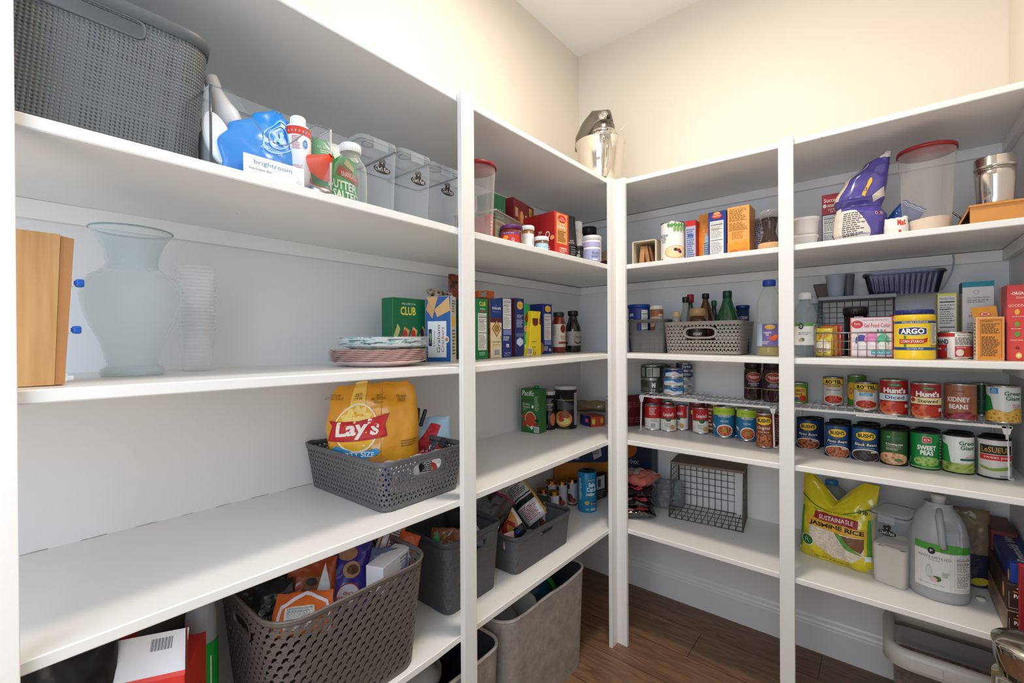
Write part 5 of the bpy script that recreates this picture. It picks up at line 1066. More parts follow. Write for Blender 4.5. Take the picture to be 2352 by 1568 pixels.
# gold topped cans
GC0 = None; GOLDC = M('#a9783a', .25, 1)
spots = [(1325, 1163), (1292, 1140), (1278, 1170)]
def goldcan(label, c):
    global GC0
    if GC0 is None:
        r, h = .026, .125
        t = thing('drink_can', label, 'can', (c[0], c[1], .4965), toward(c, 10), 'gold topped drink cans in the corner')
        MB().lathe([(0, .003), (r-.004, .001), (r-.003, 0), (r-.001, .004), (r, .010), (r, h-.012), (r-.004, h-.003), (r-.003, h), (r-.005, h), (r-.006, h-.004), (0, h-.004)], GOLDC, 32).build('can_body', t)
        MB().tube([(cos(a)*.009, -.008+sin(a)*.006, h-.002) for a in [i*pi/5 for i in range(10)]], .0011, GOLDC, 6, True).build('ring_pull', t)
        L = MB(); L.lathe([(r+.0002, .010), (r+.0003, .012), (r+.0003, h-.018), (r+.0002, h-.016)], M('#b9b9c2', .35), 32)
        prt('', t, cyl(r+.0003, 2.7*r, .012), 2.7*r, h-.030, [('r', .05, .72, .25, .98, '#1c1a1e'), ('e', .28, .28, .20, .22, '#6a3020'), ('e', .5, .16, .2, .12, '#8a4a30'), ('p', [(.05, .6), (.2, .4), (.3, .1), (.1, .3)], '#5a2a1c'), ('r', .9, .6, 1, .95, '#1c1a1e'), ('t', 'COFFEE', .55, .12, .5, .06, '#4a4a60', {'rot': PH})], mb=L, cut=.004); L.build('label', t); GC0 = t
    else: clone(GC0, (c[0], c[1], .4965), toward(c, 10), label)
row = [fitc(1301.5, 1327, 1100, z=.4965, pyb=1162)[0]]
goldcan('gold topped drink can nearest the blue tuna canister', row[0])
for label, px, x in (('gold topped drink can just left and behind the one nearest the blue canister', 1290, .155), ('gold topped drink can behind the snack basket, third from the blue canister', 1271, .205), ('gold topped drink can directly behind the snack basket, fourth from the blue canister', 1250, .245), ('gold topped drink can in the back row, second from the left', 1265, .11), ('leftmost gold topped drink can, dim in the back row', 1245, .15)):
    p = Xp(px, x, 1110); goldcan(label, (p.x, p.y))
# blue tuna canister
c, r = fitc(1327, 1370, 1120, z=.4965, pyb=1178); ht = hz(1349, 1080, c)-.4965
t = thing('tuna_canister', 'bright blue tuna canister on the lowest shelf beside the gold topped cans', 'canister', (c.x, c.y, .497), toward(c, 12)); TB = M('#1b7fae', .3)
MB().lathe([(0, 0), (r*.97, 0), (r, .003), (r, ht*.97), (r*.96, ht), (r*.9, ht*.985), (0, ht*.985)], TB, 40).build('canister_body', t)
MB().lathe([(0, 0), (r*.86, 0), (r*.86, .004), (0, .004)], M('#1a2733', .4), 32, mtx=Matrix.Translation((0, 0, ht*.975))).build('lid_film', t)
prt('printed_label', t, cyl(r, 2.7*r, 0, .0003), 2.7*r, ht, [('t', 'Safe\nCatch', .62, .64, .42, .22, '#eaf2f4', {'bold': .02}), ('l', .45, .80, .8, .83, 1, '#d8c060'), ('l', .06, .3, .22, .85, 16, '#cfe2ea'), ('p', [(.36, .50), (.40, .46), (.36, .42), (.42, .44), (.60, .42), (.78, .455), (.60, .50), (.42, .47)], '#c2ccd0'), ('t', 'WILD\nALBACORE', .52, .36, .34, .07, '#0d4a6a'), ('e', .42, .25, .09, .045, '#d8b040'), ('t', '40%', .42, .25, .1, .03, '#3a3010'), ('p', [(.5, .20), (.52, .26), (.86, .28), (.84, .21)], '#16263a'), ('t', 'Safe Catch', .68, .235, .28, .045, '#eaf0f4', {'shear': .2}), ('b', .56, .06, .76, .12), ('t', 'RED', .44, .09, .12, .04, '#eaf2f4')], cut=.005)
# blue/orange large snack cartons at the back of the corner
z4c = .497
def bigbox(label, c0, c1, z0, h, dpt, col, items, **k): return carton('snack_carton', label, 'box', Vector(c0), Vector(c1), z0, h, dpt, col, items=items, **k)
bigbox('amber snack carton against the corner wall, under the dark blue carton', (.02, -.30), (.25, -.11), z4c, .165, .09, '#c07a24', [('e', .58, .55, .13, .22, '#1d2440'), ('t', 'MILK &\nCHOCOLATE', .58, .55, .18, .10, '#e8e4dc'), ('l', .75, .4, .95, .6, 3, '#d8a860')])
bigbox('dark blue snack carton on top of the amber one in the corner', (.015, -.335), (.24, -.145), z4c+.166, .135, .09, '#182a5e', [('e', .20, .55, .10, .3, '#c8b060'), ('e', .42, .55, .12, .3, '#dfe3e8'), ('r', .38, .12, .52, .36, '#c8ccd8'), ('p', [(.78, .1), (.72, .8), (.88, .95), (.92, .25)], '#b9bcc6'), ('l', .76, .3, .88, .8, 7, '#44506a'), ('r', .1, .1, .3, .3, '#c8a050')])
bigbox('orange topped navy snack carton against the back wall near the corner post', (.26, -.13), (.47, -.115), z4c, .30, .09, '#1a2240', [('e', .35, .85, .3, .18, '#b05a1e'), ('t', 'MILK & CHOC', .45, .62, .5, .06, '#d8d4cc'), ('l', .1, .2, .9, .5, 6, '#5a6488')])
carton('foil_pack', 'white and black boxed packet right of the blue tuna canister', 'packet', Xp(1366, .24, 1130), Xp(1394, .26, 1130), .497, .125, .03, '#2a2826', items=[('r', .15, .40, .8, .92, '#d5d6d6'), ('R', [(.25, .5, .5, .8)], '#4a5a66'), ('l', .1, .05, .9, .35, 4, '#888888')])
# ================================================================ mixer on the top shelf corner
c, r = fitc(1322, 1437, 340, x=.305); z0 = 1.9775; D_ = c
def mz(py): return hz(1380, py, D_)
t = thing('stand_mixer', 'steel grey stand mixer with a polished steel bowl on the top shelf corner', 'mixer', (c.x, c.y, z0), toward(c, -18)); H = lambda py: mz(py)-z0
BR = r*.985; zt = H(330)
MB().lathe([(0, .012), (BR*.40, .010), (BR*.55, .02), (BR*.74, .06), (BR*.90, zt*.58), (BR*.985, zt-.006), (BR*1.02, zt-.003), (BR*1.02, zt), (BR*.98, zt), (BR*.96, zt-.01), (BR*.9, zt*.6), (0, .03)], M('#dedad2', .10, 1), 64).build('steel_bowl', t)
hb = MB(); pts = [(BR*.50, -BR*.86, zt*.86), (BR*.62, -BR*1.12, zt*.84), (BR*.66, -BR*1.2, zt*.65), (BR*.62, -BR*1.16, zt*.42), (BR*.52, -BR*1.0, zt*.26), (BR*.44, -BR*.84, zt*.24)]
hb.tube(pts, .010, M('#d6d0c4', .12, 1), 10); hb.build('bowl_handle', t)
MIX = M('#77716a', .28, .75)
hd = MB(); path = [(-BR*.95, .06, zt+.0), (-BR*.75, .04, zt+.045), (-BR*.4, .02, zt+.085), (-.01, 0, zt+.105), (BR*.22, -.005, zt+.10), (BR*.34, -.008, zt+.075)]
hd.tube(path, .058, MIX, 22, taper=[.72, .95, 1.02, 1.0, .86, .5]); 
hd.lathe([(.0, zt+.015), (.048, zt+.015), (.055, zt+.03), (.055, zt+.075), (.04, zt+.11), (0, zt+.12)], MIX, 28, cx=BR*.12); hd.build('motor_head', t)
bn = MB(); bn.lathe([(.0562, zt+.026), (.0585, zt+.028), (.0585, zt+.050), (.0562, zt+.052)], M('#d8d2c8', .2, .9), 32, cx=BR*.12)
prt('', t, lambda u, v, o: cyl(.0587, .10, zt+.029)(u, v, o)+Vector((BR*.12, 0, 0)), .10, .020, [('t', 'KitchenAid', .48, .5, .86, .6, '#222222', {'bold': .02})], cut=.006, mb=bn); bn.build('trim_band', t)
MB().lathe([(0, zt-.004), (.04, zt-.004), (.044, zt+.016), (0, zt+.016)], M('#a79f95', .2, .9), 28, cx=BR*.12).build('planetary_hub', t)
MB().lathe([(0, 0), (.020, 0), (.022, .004), (.022, .02), (.0, .02)], M('#d5d0c8', .15, 1), 26, mtx=Matrix.Translation((BR*.30, -.050, zt+.100)) @ Matrix.Rotation(PH, 4, 'X')).build('attachment_cap', t)
kb = MB(); kb.tube([(BR*.34, -.058, zt+.092), (BR*.34+.018, -.060, zt+.089), (BR*.34+.03, -.060, zt+.087)], .009, M('#1c1a18', .35), 12, taper=[.5, 1.1, 1]); kb.build('black_knob', t)
bs_ = MB(); bs_.box(-BR*1.12, .02, 0, -BR*.62, .12, zt+.02, MIX, .02); bs_.box(-BR*.9, -.02, 0, BR*.7, .11, .012, MIX, .005); bs_.build('pedestal', t)
sh_ = MB(); sh_.grid(8, 3, lambda u, v: Vector((BR*(.62+.42*u+.42*v*u), -BR*.5+BR*.75*u*0-.02*u+BR*.2*v, zt+.004+.055*v*u)), glassy('#f4efe6', .25), False); sh_.build('pouring_shield', t)

# ================================================================ back wall, left bay, second shelf
ZB = lambda k, x: zr(k, x)+.0005
def bx(name, label, pl, pr_, y, pt, depth, k, col, items=(), pyl=None, pyr=None, y2=None, z=None, **kw):
    A, B = Yp(pl, y, pyl or 600), Yp(pr_, y2 if y2 is not None else y, pyr or 600)
    return cartonpx(name, label, 'box', A, B, z if z is not None else ZB(k, (A.x+B.x)/2), pt, depth, col, items=items, **kw)
A, B = Yp(1452, -.37, 600), Yp(1508, -.36, 600); z0 = ZB(1, .5); hB = hz(1480, 552, (A+B)/2)-z0; w_ = (B-A).length
t = thing('bar_box', 'open cream carton with wrapped brown bars inside at the left of the back wall', 'box', ((A.x+B.x)/2, -.365, z0), rzAB(A, B)); CR = M('#d8cbb0', .6)
mb = MB(); mb.box(-w_/2, 0, 0, -w_/2+.006, .12, hB, CR); mb.box(w_/2-.006, 0, 0, w_/2, .12, hB, CR); mb.box(-w_/2, 0, 0, w_/2, .12, .005, CR); mb.box(-w_/2, 0, hB-.004, w_/2, .12, hB, CR); mb.box(-w_/2, .112, 0, w_/2, .12, hB, M('#5a4a3c', .7)); mb.build('carton_body', t)
for i, (px, an) in enumerate(((1472, 5), (1489, -9), (1500, -12))):
    p = Yp(px, -.345, 600); b = thing('snack_bar', 'brown wrapped bar standing in the open cream carton, number %s from the left' % ('one', 'two', 'three')[i], 'bar', (p.x, -.345, z0+.006), 0, rot=(0, radians(an), 0))
    b['label'] = ('thick tan wrapped bar at the left inside the open cream carton', 'tan wrapped bar in the middle inside the open cream carton', 'thin dark tan wrapped bar at the right inside the open cream carton')[i]
    MB().box(-.011+.003*i, 0, 0, .011-.003*i, .04, hB*.78, M(('#b98a5c', '#a8784e', '#7a5236')[i], .4, bump=.6, bscale=70), .004).build('wrapper', b)
c, r = fitc(1517, 1574, 560, y=-.345); z0 = ZB(1, c.x); ht = hz(1545, 514, c)-z0
t = can('oat_can', 'white steel cut oats can with green leaves on the second shelf', 'can', c, r, z0, ht, [('t', 'IRISH GRAIN\n& STEEL\nOATS', .17, .60, .32, .22, '#2a6a7a', {'bold': .02}), ('e', .58, .24, .36, .17, '#d8b98a'), ('e', .58, .25, .31, .14, '#e6cfa4'), ('e', .56, .30, .06, .04, '#26304a'), ('e', .66, .28, .06, .045, '#b02a2a'), ('e', .70, .24, .05, .035, '#26304a'), ('r', .06, .03, .14, .10, '#c88a3a')]+[('p', [(.5+.1*i, .95-.05*(i % 2)), (.55+.1*i, .99), (.62+.09*i, .93), (.55+.1*i, .86)], '#5a9a4a') for i in range(-2, 5)]+[('p', [(.48+.1*i, .86), (.56+.1*i, .88), (.58+.09*i, .80), (.5+.1*i, .76)], '#7ab05a') for i in range(0, 4)], lab='#ecebe6', turn=4)
bx('food_box', 'red topped box with a pale blue nutrition side beside the oat can', 1575, 1598, -.35, 506, .11, 1, '#c22a2e', [('r', 0, 0, 1, .86, '#a9aec4'), ('l', .1, .1, .9, .8, 14, '#3a4a8a'), ('r', 0, 0, 1, .06, '#c22a2e'), ('r', .2, .6, .8, .66, '#3a5aa0')], sidec='#b8303a')
p = Yp(1621, -.30, 560)
bag('snack_pouch', 'orange foil pouch with silver inner edge between two blue boxes', 'pouch', (p.x, -.30, ZB(1, p.x)), radians(12), .055, hz(1618, 492, p)-ZB(1, p.x), .035, '#d8842e', seed=111, cr=.004, items=[('p', [(.3, .0), (.5, .6), (.9, .4), (1, 0)], '#9ab0c0'), ('l', .4, .05, .9, .4, 8, '#4a5a6a')])
bx('food_box', 'dark blue box with a white nutrition panel and orange logo on the second shelf', 1627, 1669, -.355, 485, .10, 1, '#2a3a86', [('n', .10, .04, .84, .80), ('e', .48, .90, .28, .055, '#c8402c'), ('t', 'DIAMOND', .48, .90, .4, .03, '#f4e8e0'), ('s', .48, .955, .2, .035, '#e8a050')], sidec='#1e2a66', pyl=590)
bx('food_box', 'tall orange and pale orange box with nutrition text on the second shelf', 1671, 1722, -.37, 473, .10, 1, '#e4a255', [('t', 'Nutrition Facts', .46, .95, .7, .035, '#7a4a1a'), ('l', .08, .70, .9, .93, 8, '#8a5a26'), ('r', .06, .52, .92, .53, '#8a5a26'), ('l', .08, .54, .9, .68, 6, '#a8702e'), ('l', .2, .34, .8, .50, 6, '#c8883c'), ('p', [(0, 0), (0, .28), (.2, .24), (.35, .30), (.6, .26), (.8, .31), (1, .25), (1, 0)], '#e8942e'), ('e', .3, .08, .2, .06, '#c8702a'), ('e', .7, .10, .2, .07, '#d8842e')], sidec='#c8843e')
p = Yp(1742, -.30, 560)
bag('foil_pouch', 'silver printed foil pouch behind the round cork base on the second shelf', 'pouch', (p.x-.004, -.27, ZB(1, p.x)), radians(-5), .05, hz(1742, 496, p)-ZB(1, p.x), .03, '#8c8a92', seed=113, cr=.006, items=[('l', .1, .1, .9, .95, 16, '#3a3a44')])
c, r = fitc(1741, 1797, 560, y=-.38); z0 = ZB(1, c.x)
t = thing('cork_coaster', 'round cork coaster under the glass jar by the back wall post', 'coaster', (c.x, c.y, z0), 0); hc = hz(1765, 560, c)-z0
MB().lathe([(0, 0), (r*.97, 0), (r, .002), (r, hc-.003), (r*.96, hc), (0, hc)], M('#cfa67c', .9, bump=.5, bscale=260, var=.15), 40).build('cork_disc', t)
c2, r2 = fitc(1744, 1792, 530, y=-.37); h2_ = hz(1765, 500, c2)-z0-hc
jar('glass_jar', 'dark glass jar with a frosted lid standing on the cork coaster', 'jar', c2, z0+hc, [(0, 0), (r2*.85, 0), (r2*.9, .01), (r2*.55, h2_*.45), (r2*.75, h2_*.8), (r2*.8, h2_), (0, h2_)], M('#50403c', .15, trans=.4), (r2*.95, h2_*.95, h2_+.022, glassy('#d8d4d4', .5)))

# ================================================================ third shelf
A, B = Yp(1440, -.31, 780), Yp(1526, -.31, 780); z0 = ZB(2, .5); hk = hz(1490, 733, (A+B)/2)-z0; wk = B.x-A.x
GW = weave_mat('mid_grey_burlap_plastic', '#6d6c6b', .0042, .0042, .45)
solid_basket('storage_basket', 'small mid grey woven-texture basket at the left of the third shelf', 'basket', ((A.x+B.x)/2, -.31+.115, z0), 0, Shell(wk-.02, .20, wk, .22, hk, .02), GW, [(0, .045, .66, .90)], .012, smooth_mat=M('#5f5e5d', .5))
GYB = Ywv('#8d8680')
A, B = Yp(1522, -.335, 780), Yp(1700, -.335, 780); z0 = ZB(2, .7); hk2 = hz(1610, 739, (A+B)/2)-z0; wk = B.x-A.x
weave_basket('storage_basket', 'taupe lattice basket full of bottles in the middle of the third shelf', 'basket', ((A.x+B.x)/2, -.335+.13, z0), radians(0), Shell(wk-.018, .225, wk, .25, hk2, .028), GYB, .0145, [(0, .058, .54, .80)], hw=.27, L=.475)
bkz = z0+.004
def inb(px, y): p = Yp(px, y, 720); return Vector((p.x, y))
c, r = fitc(1442, 1494, 720, y=-.23); z1 = hz(1468, 700, c)
jar('frosting_tub', 'blue lidded tub with a white nutrition label in the small grey basket', 'tub', c, bkz, [(0, 0), (r*.9, 0), (r*.95, z1-bkz-.01), (0, z1-bkz-.01)], M('#1d2f7a', .35), (r, z1-bkz-.016, z1-bkz, '#1a3a8e'), [('r', 0, 0, 1, 1, '#1f3480'), ('n', .55, .02, .80, .95), ('l', .1, .2, .3, .9, 5, '#c8d0e8')], (.02, z1-bkz-.018, r*.96), lab=None, turn=5)
c, r = fitc(1493, 1524, 720, y=-.235); z1 = hz(1508, 702, c)
jar('nut_butter_jar', 'peanut jar with a white lid in the small grey basket', 'jar', c, bkz, [(0, 0), (r*.9, 0), (r*.95, .01), (r*.95, z1-bkz-.014), (0, z1-bkz-.014)], M('#8a5a34', .3), (r*.96, z1-bkz-.018, z1-bkz, '#e4dcd2'), [('r', 0, 0, 1, 1, '#9a5a3a'), ('r', 0, .5, 1, .8, '#c8a888'), ('e', .5, .4, .2, .2, '#6a3a20'), ('l', .6, .2, .9, .9, 6, '#e8d8c8')], (.04, z1-bkz-.02, r*.97), lab=None)
def bottle(label, pl, pr_, pt, y, prof, mat, cap, items=None, ly=None, name='sauce_bottle', seg=32, turn=0, W=None, lab='#ffffff'):
    c, r = fitc(pl, pr_, 720, y=y); H = hz((pl+pr_)/2, pt, c)-bkz
    return jar(name, label, 'bottle', c, bkz, [(a*r, b*H) for a, b in prof], mat, (cap[0]*r, cap[1]*H, H, cap[2]) if cap else None, items, (ly[0]*H, ly[1]*H, ly[2]*r) if ly else None, seg=seg, turn=turn, lab=lab)
AMB = M('#4a2410', .08, coat=.6, trans=.2); GGL = M('#0f5a35', .06, coat=.6, trans=.35)
BP = [(0, 0), (.95, 0), (1, .02), (1, .5), (.9, .62), (.5, .8), (.45, .93), (0, .93)]
bottle('small bottle with a tan cork stopper at the left of the taupe basket', 1544, 1563, 716, -.28, [(0, 0), (.95, 0), (1, .02), (1, .85), (.8, .9), (0, .9)], M('#b9b4aa', .15, trans=.4), (.85, .86, '#c8a878'))
bottle('clear bottle with a black cap in the taupe basket', 1561, 1589, 682, -.24, BP, glassy('#d8d8d4', .35), (.55, .90, '#1a1a1c'))
bottle('bottle with a red capsule cap in the taupe basket', 1575, 1597, 676, -.17, BP, M('#2a3a34', .1, coat=.5), (.7, .86, '#9a1e26'))
bottle('squat amber honey jar with a gold lid at the front of the taupe basket', 1580, 1625, 708, -.27, [(0, 0), (.95, 0), (1, .03), (1, .72), (.75, .84), (0, .84)], AMB, (.78, .82, '#a88a5c'), [('t', 'HONEY', .5, .38, .34, .2, '#e8dcc8')], (.30, .62, 1.005), lab='#1e1c18', name='honey_jar')
bottle('maple syrup bottle with a black cap in the taupe basket', 1601, 1641, 674, -.20, [(0, 0), (.95, 0), (1, .02), (1, .5), (.7, .72), (.32, .88), (.32, .93), (0, .93)], M('#54301c', .08, coat=.6, trans=.2), (.4, .91, '#151417'), name='syrup_bottle')
bottle('round shouldered green glass bottle with a dark green cap in the taupe basket', 1643, 1699, 668, -.24, [(0, 0), (.95, 0), (1, .03), (1, .42), (.85, .6), (.5, .78), (.36, .88), (.34, .92), (0, .92)], GGL, (.37, .88, '#123a26'), [('r', 0, 0, 1, .5, '#a8b4ac')], (.2, .44, 1.004), lab=None, name='glass_bottle')
bottle('small dark bottle between the syrup and the green bottle', 1628, 1652, 690, -.15, BP, M('#1a3a2a', .1, coat=.5), (.5, .9, '#1c5a3a'))
c, r = fitc(1690, 1722, 720, y=-.17); z1 = hz(1706, 701, c)
jar('frosting_tub', 'navy frosting tub at the right inside the taupe basket', 'tub', c, bkz, [(0, 0), (r*.9, 0), (r*.95, z1-bkz-.01), (0, z1-bkz-.01)], M('#182448', .35), (r, z1-bkz-.014, z1-bkz, '#1c2c60'), [('t', 'R CREAM', .52, .78, .5, .08, '#d8dce8')], (.02, z1-bkz-.018, r*.96), lab=None)
# oil bottle
c, r = fitc(1738, 1797, 780, y=-.28); z0 = ZB(2, c.x); Ht = hz(1773, 643, c)-z0
OILP = [(0, 0), (.92, 0), (1, .02), (.96, .06), (1, .10), (1, .42), (.93, .44), (.98, .47), (.9, .52), (.98, .56), (1, .66), (.93, .74), (.7, .84), (.42, .90), (.4, .94), (0, .94)]
t = jar('oil_bottle', 'ribbed clear vegetable oil bottle with a blue cap beside the back wall post', 'bottle', c, z0, [(a*r, b*Ht) for a, b in OILP], glassy('#f4f7f3', .2, .05), (.5*r, .92*Ht, Ht, '#2347a8'), [('r', 0, 0, 1, 1, '#a9bcd0'), ('r', .28, 0, .76, 1, '#6a5a8e'), ('e', .52, .86, .16, .10, '#d8a23c'), ('t', 'Wegmans', .52, .93, .16, .05, '#e8ecf2'), ('t', 'Vegetable\nOil', .44, .56, .24, .20, '#e8e4f0', {'bold': .01}), ('e', .62, .36, .12, .10, '#d8502a'), ('e', .68, .44, .07, .08, '#e0722a'), ('l', .3, .08, .5, .24, 3, '#d8c8d8')], (.13*Ht, .42*Ht, r*1.004), lab=None, liquid=(.13*Ht, M('#b59a20', .1, trans=.35)))

# ================================================================ fourth shelf: wire rack and cans
WW = M('#e9e6e1', .35)
def rack(label, x0, x1, yb, yf, zt, zf, xm):
    t = thing('shelf_riser', label, 'wire rack', ((x0+x1)/2, yf, zf), 0); cx = (x0+x1)/2
    L_ = lambda x, y, z: (x-cx, y-yf, z-zf)
    for nm, a, b, dz in (('wire_grid', x0, xm+.01, 0), ('wire_grid', xm-.10, x1, -.006)):
        mb = MB(); n = int((b-a)/.026)
        for i in range(n+1): x = a+.008+(b-a-.016)*i/n; mb.tube([L_(x, yb, zt+dz), L_(x, yf-.001, zt+dz), L_(x, yf-.003, zt+dz-.008)], .0016, WW, 6)
        for y in (yb, (yb+yf)/2): mb.tube([L_(a, y, zt+dz-.002), L_(b, y, zt+dz-.002)], .0028, WW, 6)
        mb.build(nm, t)
        MB().box(a-cx, -.003, zt+dz-.010-zf, b-cx, .001, zt+dz-.001-zf, WW, .0012).build('front_rail', t)
    for x, s in ((x0+.008, -1), (x1-.012, 1)):
        mb = MB(); mb.tube([L_(x, yf, zt-.01), L_(x+s*.004, yf, zf+.012), L_(x+s*.002, yf, zf+.004), L_(x-s*(-.012), yf-.0, zf+.003), L_(x+s*.014, yf+.012, zf+.003), L_(x+s*.010, yb, zf+.003), L_(x+s*.004, yb, zf+.012), L_(x, yb, zt-.01)], .0035, WW, 8)
        mb.prism([(x-cx-.012, zt-zf-.008), (x-cx+.012, zt-zf-.008), (x-cx+.006, zt-zf-.034), (x-cx-.006, zt-zf-.034)], -.003, .003, WW, mtx=Matrix.Rotation(PH, 4, 'X'), bev=.001); mb.build('folding_leg', t)
    return t
ZR = 1.041
rack('white wire shelf riser holding tuna cans and dark jars left of the post', .468, 1.025, -.04, -.245, ZR, .872, .72)
rack('white wire shelf riser holding large cans right of the back wall post', 1.072, 1.640, -.03, -.262, ZR, .8715, 1.37)
CT = ZR+.0025
def shelfcan(label, pl, pr_, pyb, pyt, items, z=.8715, top=False, y=None, cat='can', group=None, name='food_can', h=None, lab='#dddddd', turn=0, metal=None):
    zz = CT if top else z
    c, r = fitc(pl, pr_, (pyb+pyt)/2, y=y) if y is not None else fitc(pl, pr_, (pyb+pyt)/2, z=zz, pyb=pyb)
    fr = c-(c-CXY).normalized()*r; hh = h or hz((pl+pr_)/2, pyt, fr)-zz
    return can(name, label, cat, c, r, zz, hh, items, lab=lab, turn=turn, group=group, metal=metal)
# low tuna cans in stacks
def tuna(label, pl, pr_, y, zb, h, items, lab, turn=0, metal=None):
    c, r = fitc(pl, pr_, 870, y=y); return can('tuna_can', label, 'can', c, r, zb, h, items, lab=lab, turn=turn, ringpull=True, lo=.003, hi=.004, metal=metal)
DGI = [('r', .12, .15, .26, .85, '#8a8d86'), ('r', .34, .15, .50, .85, '#b5b8b2'), ('R', [(.36, .2+.12*i, .48, .26+.12*i) for i in range(5)], '#3a3d38'), ('r', .54, .15, .78, .85, '#a9aca6')]
hA_ = (hz(1497, 838, Yp(1497, -.17))-CT)/2
tuna('lower dark green canned fish at the left on the wire riser', 1471, 1523, -.15, CT, hA_, [('t', 'M', .56, .6, .12, .4, '#e8e8e4', {'bold': .04}), ('r', .1, .1, .4, .4, '#5a6156'), ('o', .5, .2, .03, .1, .6, '#d8d8d4'), ('o', .58, .2, .03, .1, .6, '#d8d8d4'), ('t', 'Chi', .84, .3, .1, .2, '#c8c8c4')], '#3c4238')
tuna('upper dark green canned fish with bar code at the left on the wire riser', 1471, 1523, -.15, CT+hA_+.0005, hA_, DGI, '#3c4238')
hB_ = (hz(1547, 846, Yp(1547, -.18))-CT)/3
for i, s in enumerate(('lowest', 'middle', 'topmost')):
    tuna('%s of three blue and white tuna cans stacked beside the dark green ones' % s, 1524, 1570, -.165, CT+i*(hB_+.0005), hB_, [('p', [(0, 0), (0, .5), (.4, .7), (.6, .4), (1, .5), (1, 0)], '#e6ecf2'), ('e', .62, .72, .12, .2, '#2a4a9a'), ('l', .3, .15, .7, .4, 2, '#c89a4a'), ('t', 'Tuna', .62, .72, .14, .16, '#eef2f8')], ('#3a8ac0', '#3a8ac0', '#1e3a7a')[i], turn=i*20-15)
hC_ = (hz(1578, 834, Yp(1578, -.09))-CT)/4
for i, s in enumerate(('lowest silver labelled', 'second from bottom silver labelled', 'third from bottom navy', 'topmost navy')):
    tuna('%s tuna can in the rear stack of four' % s, 1552, 1592, -.085, CT+i*(hC_+.0005), hC_, [('l', .3, .2, .9, .8, 3, '#5a6474'), ('t', 'Starkist', .6, .6, .4, .4, '#dfe4f0')] if i > 1 else [('l', .2, .15, .9, .85, 4, '#44484e')], '#1c2c60' if i > 1 else '#a5a9ac')
tuna('gold rimmed flat can behind the dark green fish cans', 1490, 1540, -.08, CT+2*hA_-.026+.001, .026, [], '#4a4a40')
# dark jars
def dj(label, pl, pr_, y, lab, name2):
    c, r = fitc(pl, pr_, 870, y=y); H = hz((pl+pr_)/2, 832, c)-CT
    jar('olive_jar', label, 'jar', c, CT, [(0, 0), (r*.92, 0), (r, .006), (r, H*.70), (r*.94, H*.80), (r*.86, H*.86), (0, H*.86)], M('#2c1216', .1, coat=.7), (r*.9, H*.85, H, '#1a1417'), [('r', 0.05, .15, .95, .70, '#2a1a2a'), ('r', .05, .12, .95, .15, '#a89a60'), ('e', .5, .70, .32, .24, '#a89a60'), ('e', .5, .70, .29, .21, '#8e1c20'), ('t', 'Mezzetta', .5, .72, .44, .13, '#eee4dc', {'shear': .2}), ('l', .36, .60, .64, .64, 1, '#e0a090'), ('t', name2, .5, .34, .42, .16, '#d8ccd4')], (H*.24, H*.78, r*1.003), lab=None, turn=6)
dj('dark olive jar with a red oval label at the right of the riser', 1708, 1751, -.13, '', 'KALAMATA\nOLIVES')
dj('red onion jar with a red oval label touching the back wall post', 1751, 1799, -.155, '', 'PICKLED\nRED ONIONS')
SOUP = [('r', 0, .52, 1, 1, '#b01e24'), ('t', "Campbell's", .5, .68, .50, .20, '#f4f0ea', {'shear': .25, 'bold': .01}), ('r', 0, .48, 1, .52, '#3a6a3a'), ('e', .5, .47, .12, .08, '#2a5a34'), ('t', 'Cream of\nChicken', .46, .26, .28, .18, '#2a4a3a'), ('e', .68, .16, .12, .10, '#c89a5a')]
shelfcan('leftmost red and white soup can below the riser, turned to its bar code', 1480, 1517, 988, 931, [('r', 0, .48, 1, 1, '#b01e24'), ('l', .35, .62, .7, .95, 5, '#e8c8c0'), ('b', .42, .05, .66, .30), ('l', .42, .32, .8, .46, 3, '#888')], lab='#e6e2da')
shelfcan('red and white cream of chicken soup can, second from the left below the riser', 1516.5, 1554, 991, 934, SOUP, lab='#e6e2da', turn=0)
shelfcan('red and white soup can partly behind the second one below the riser', 1552, 1582, 988, 931, SOUP, lab='#e6e2da', turn=-35)
shelfcan('red and white cream of chicken soup can standing alone below the riser', 1590, 1629, 996, 937, SOUP, lab='#e6e2da', turn=8)
shelfcan('rear red labelled soup can behind the leftmost one', 1483, 1520, 0, 913, [('r', 0, .3, 1, 1, '#a81e22'), ('r', 0, .55, 1, .6, '#e8e0d8')], y=-.085, lab='#d8d0c8')
shelfcan('rear red topped soup can behind the second and third soup cans', 1518, 1547, 0, 924, [('r', 0, .3, 1, 1, '#981c20')], y=-.10, lab='#d8d0c8')
shelfcan('rear maroon soup can with a yellow band behind the lone soup can', 1580, 1618, 0, 925, [('r', 0, 0, 1, 1, '#6a1e1e'), ('r', .2, .6, .8, .75, '#d8b050'), ('t', "Campbell's", .6, .4, .6, .15, '#e8e0d8', {'shear': .2})], y=-.085, lab='#6a1e1e')
shelfcan('rear brown labelled soup can left of the vegetable soups', 1620, 1664, 0, 928, [('r', 0, 0, 1, 1, '#4a2a1e'), ('l', .1, .1, .4, .9, 6, '#c8a070')], y=-.085, lab='#4a2a1e')
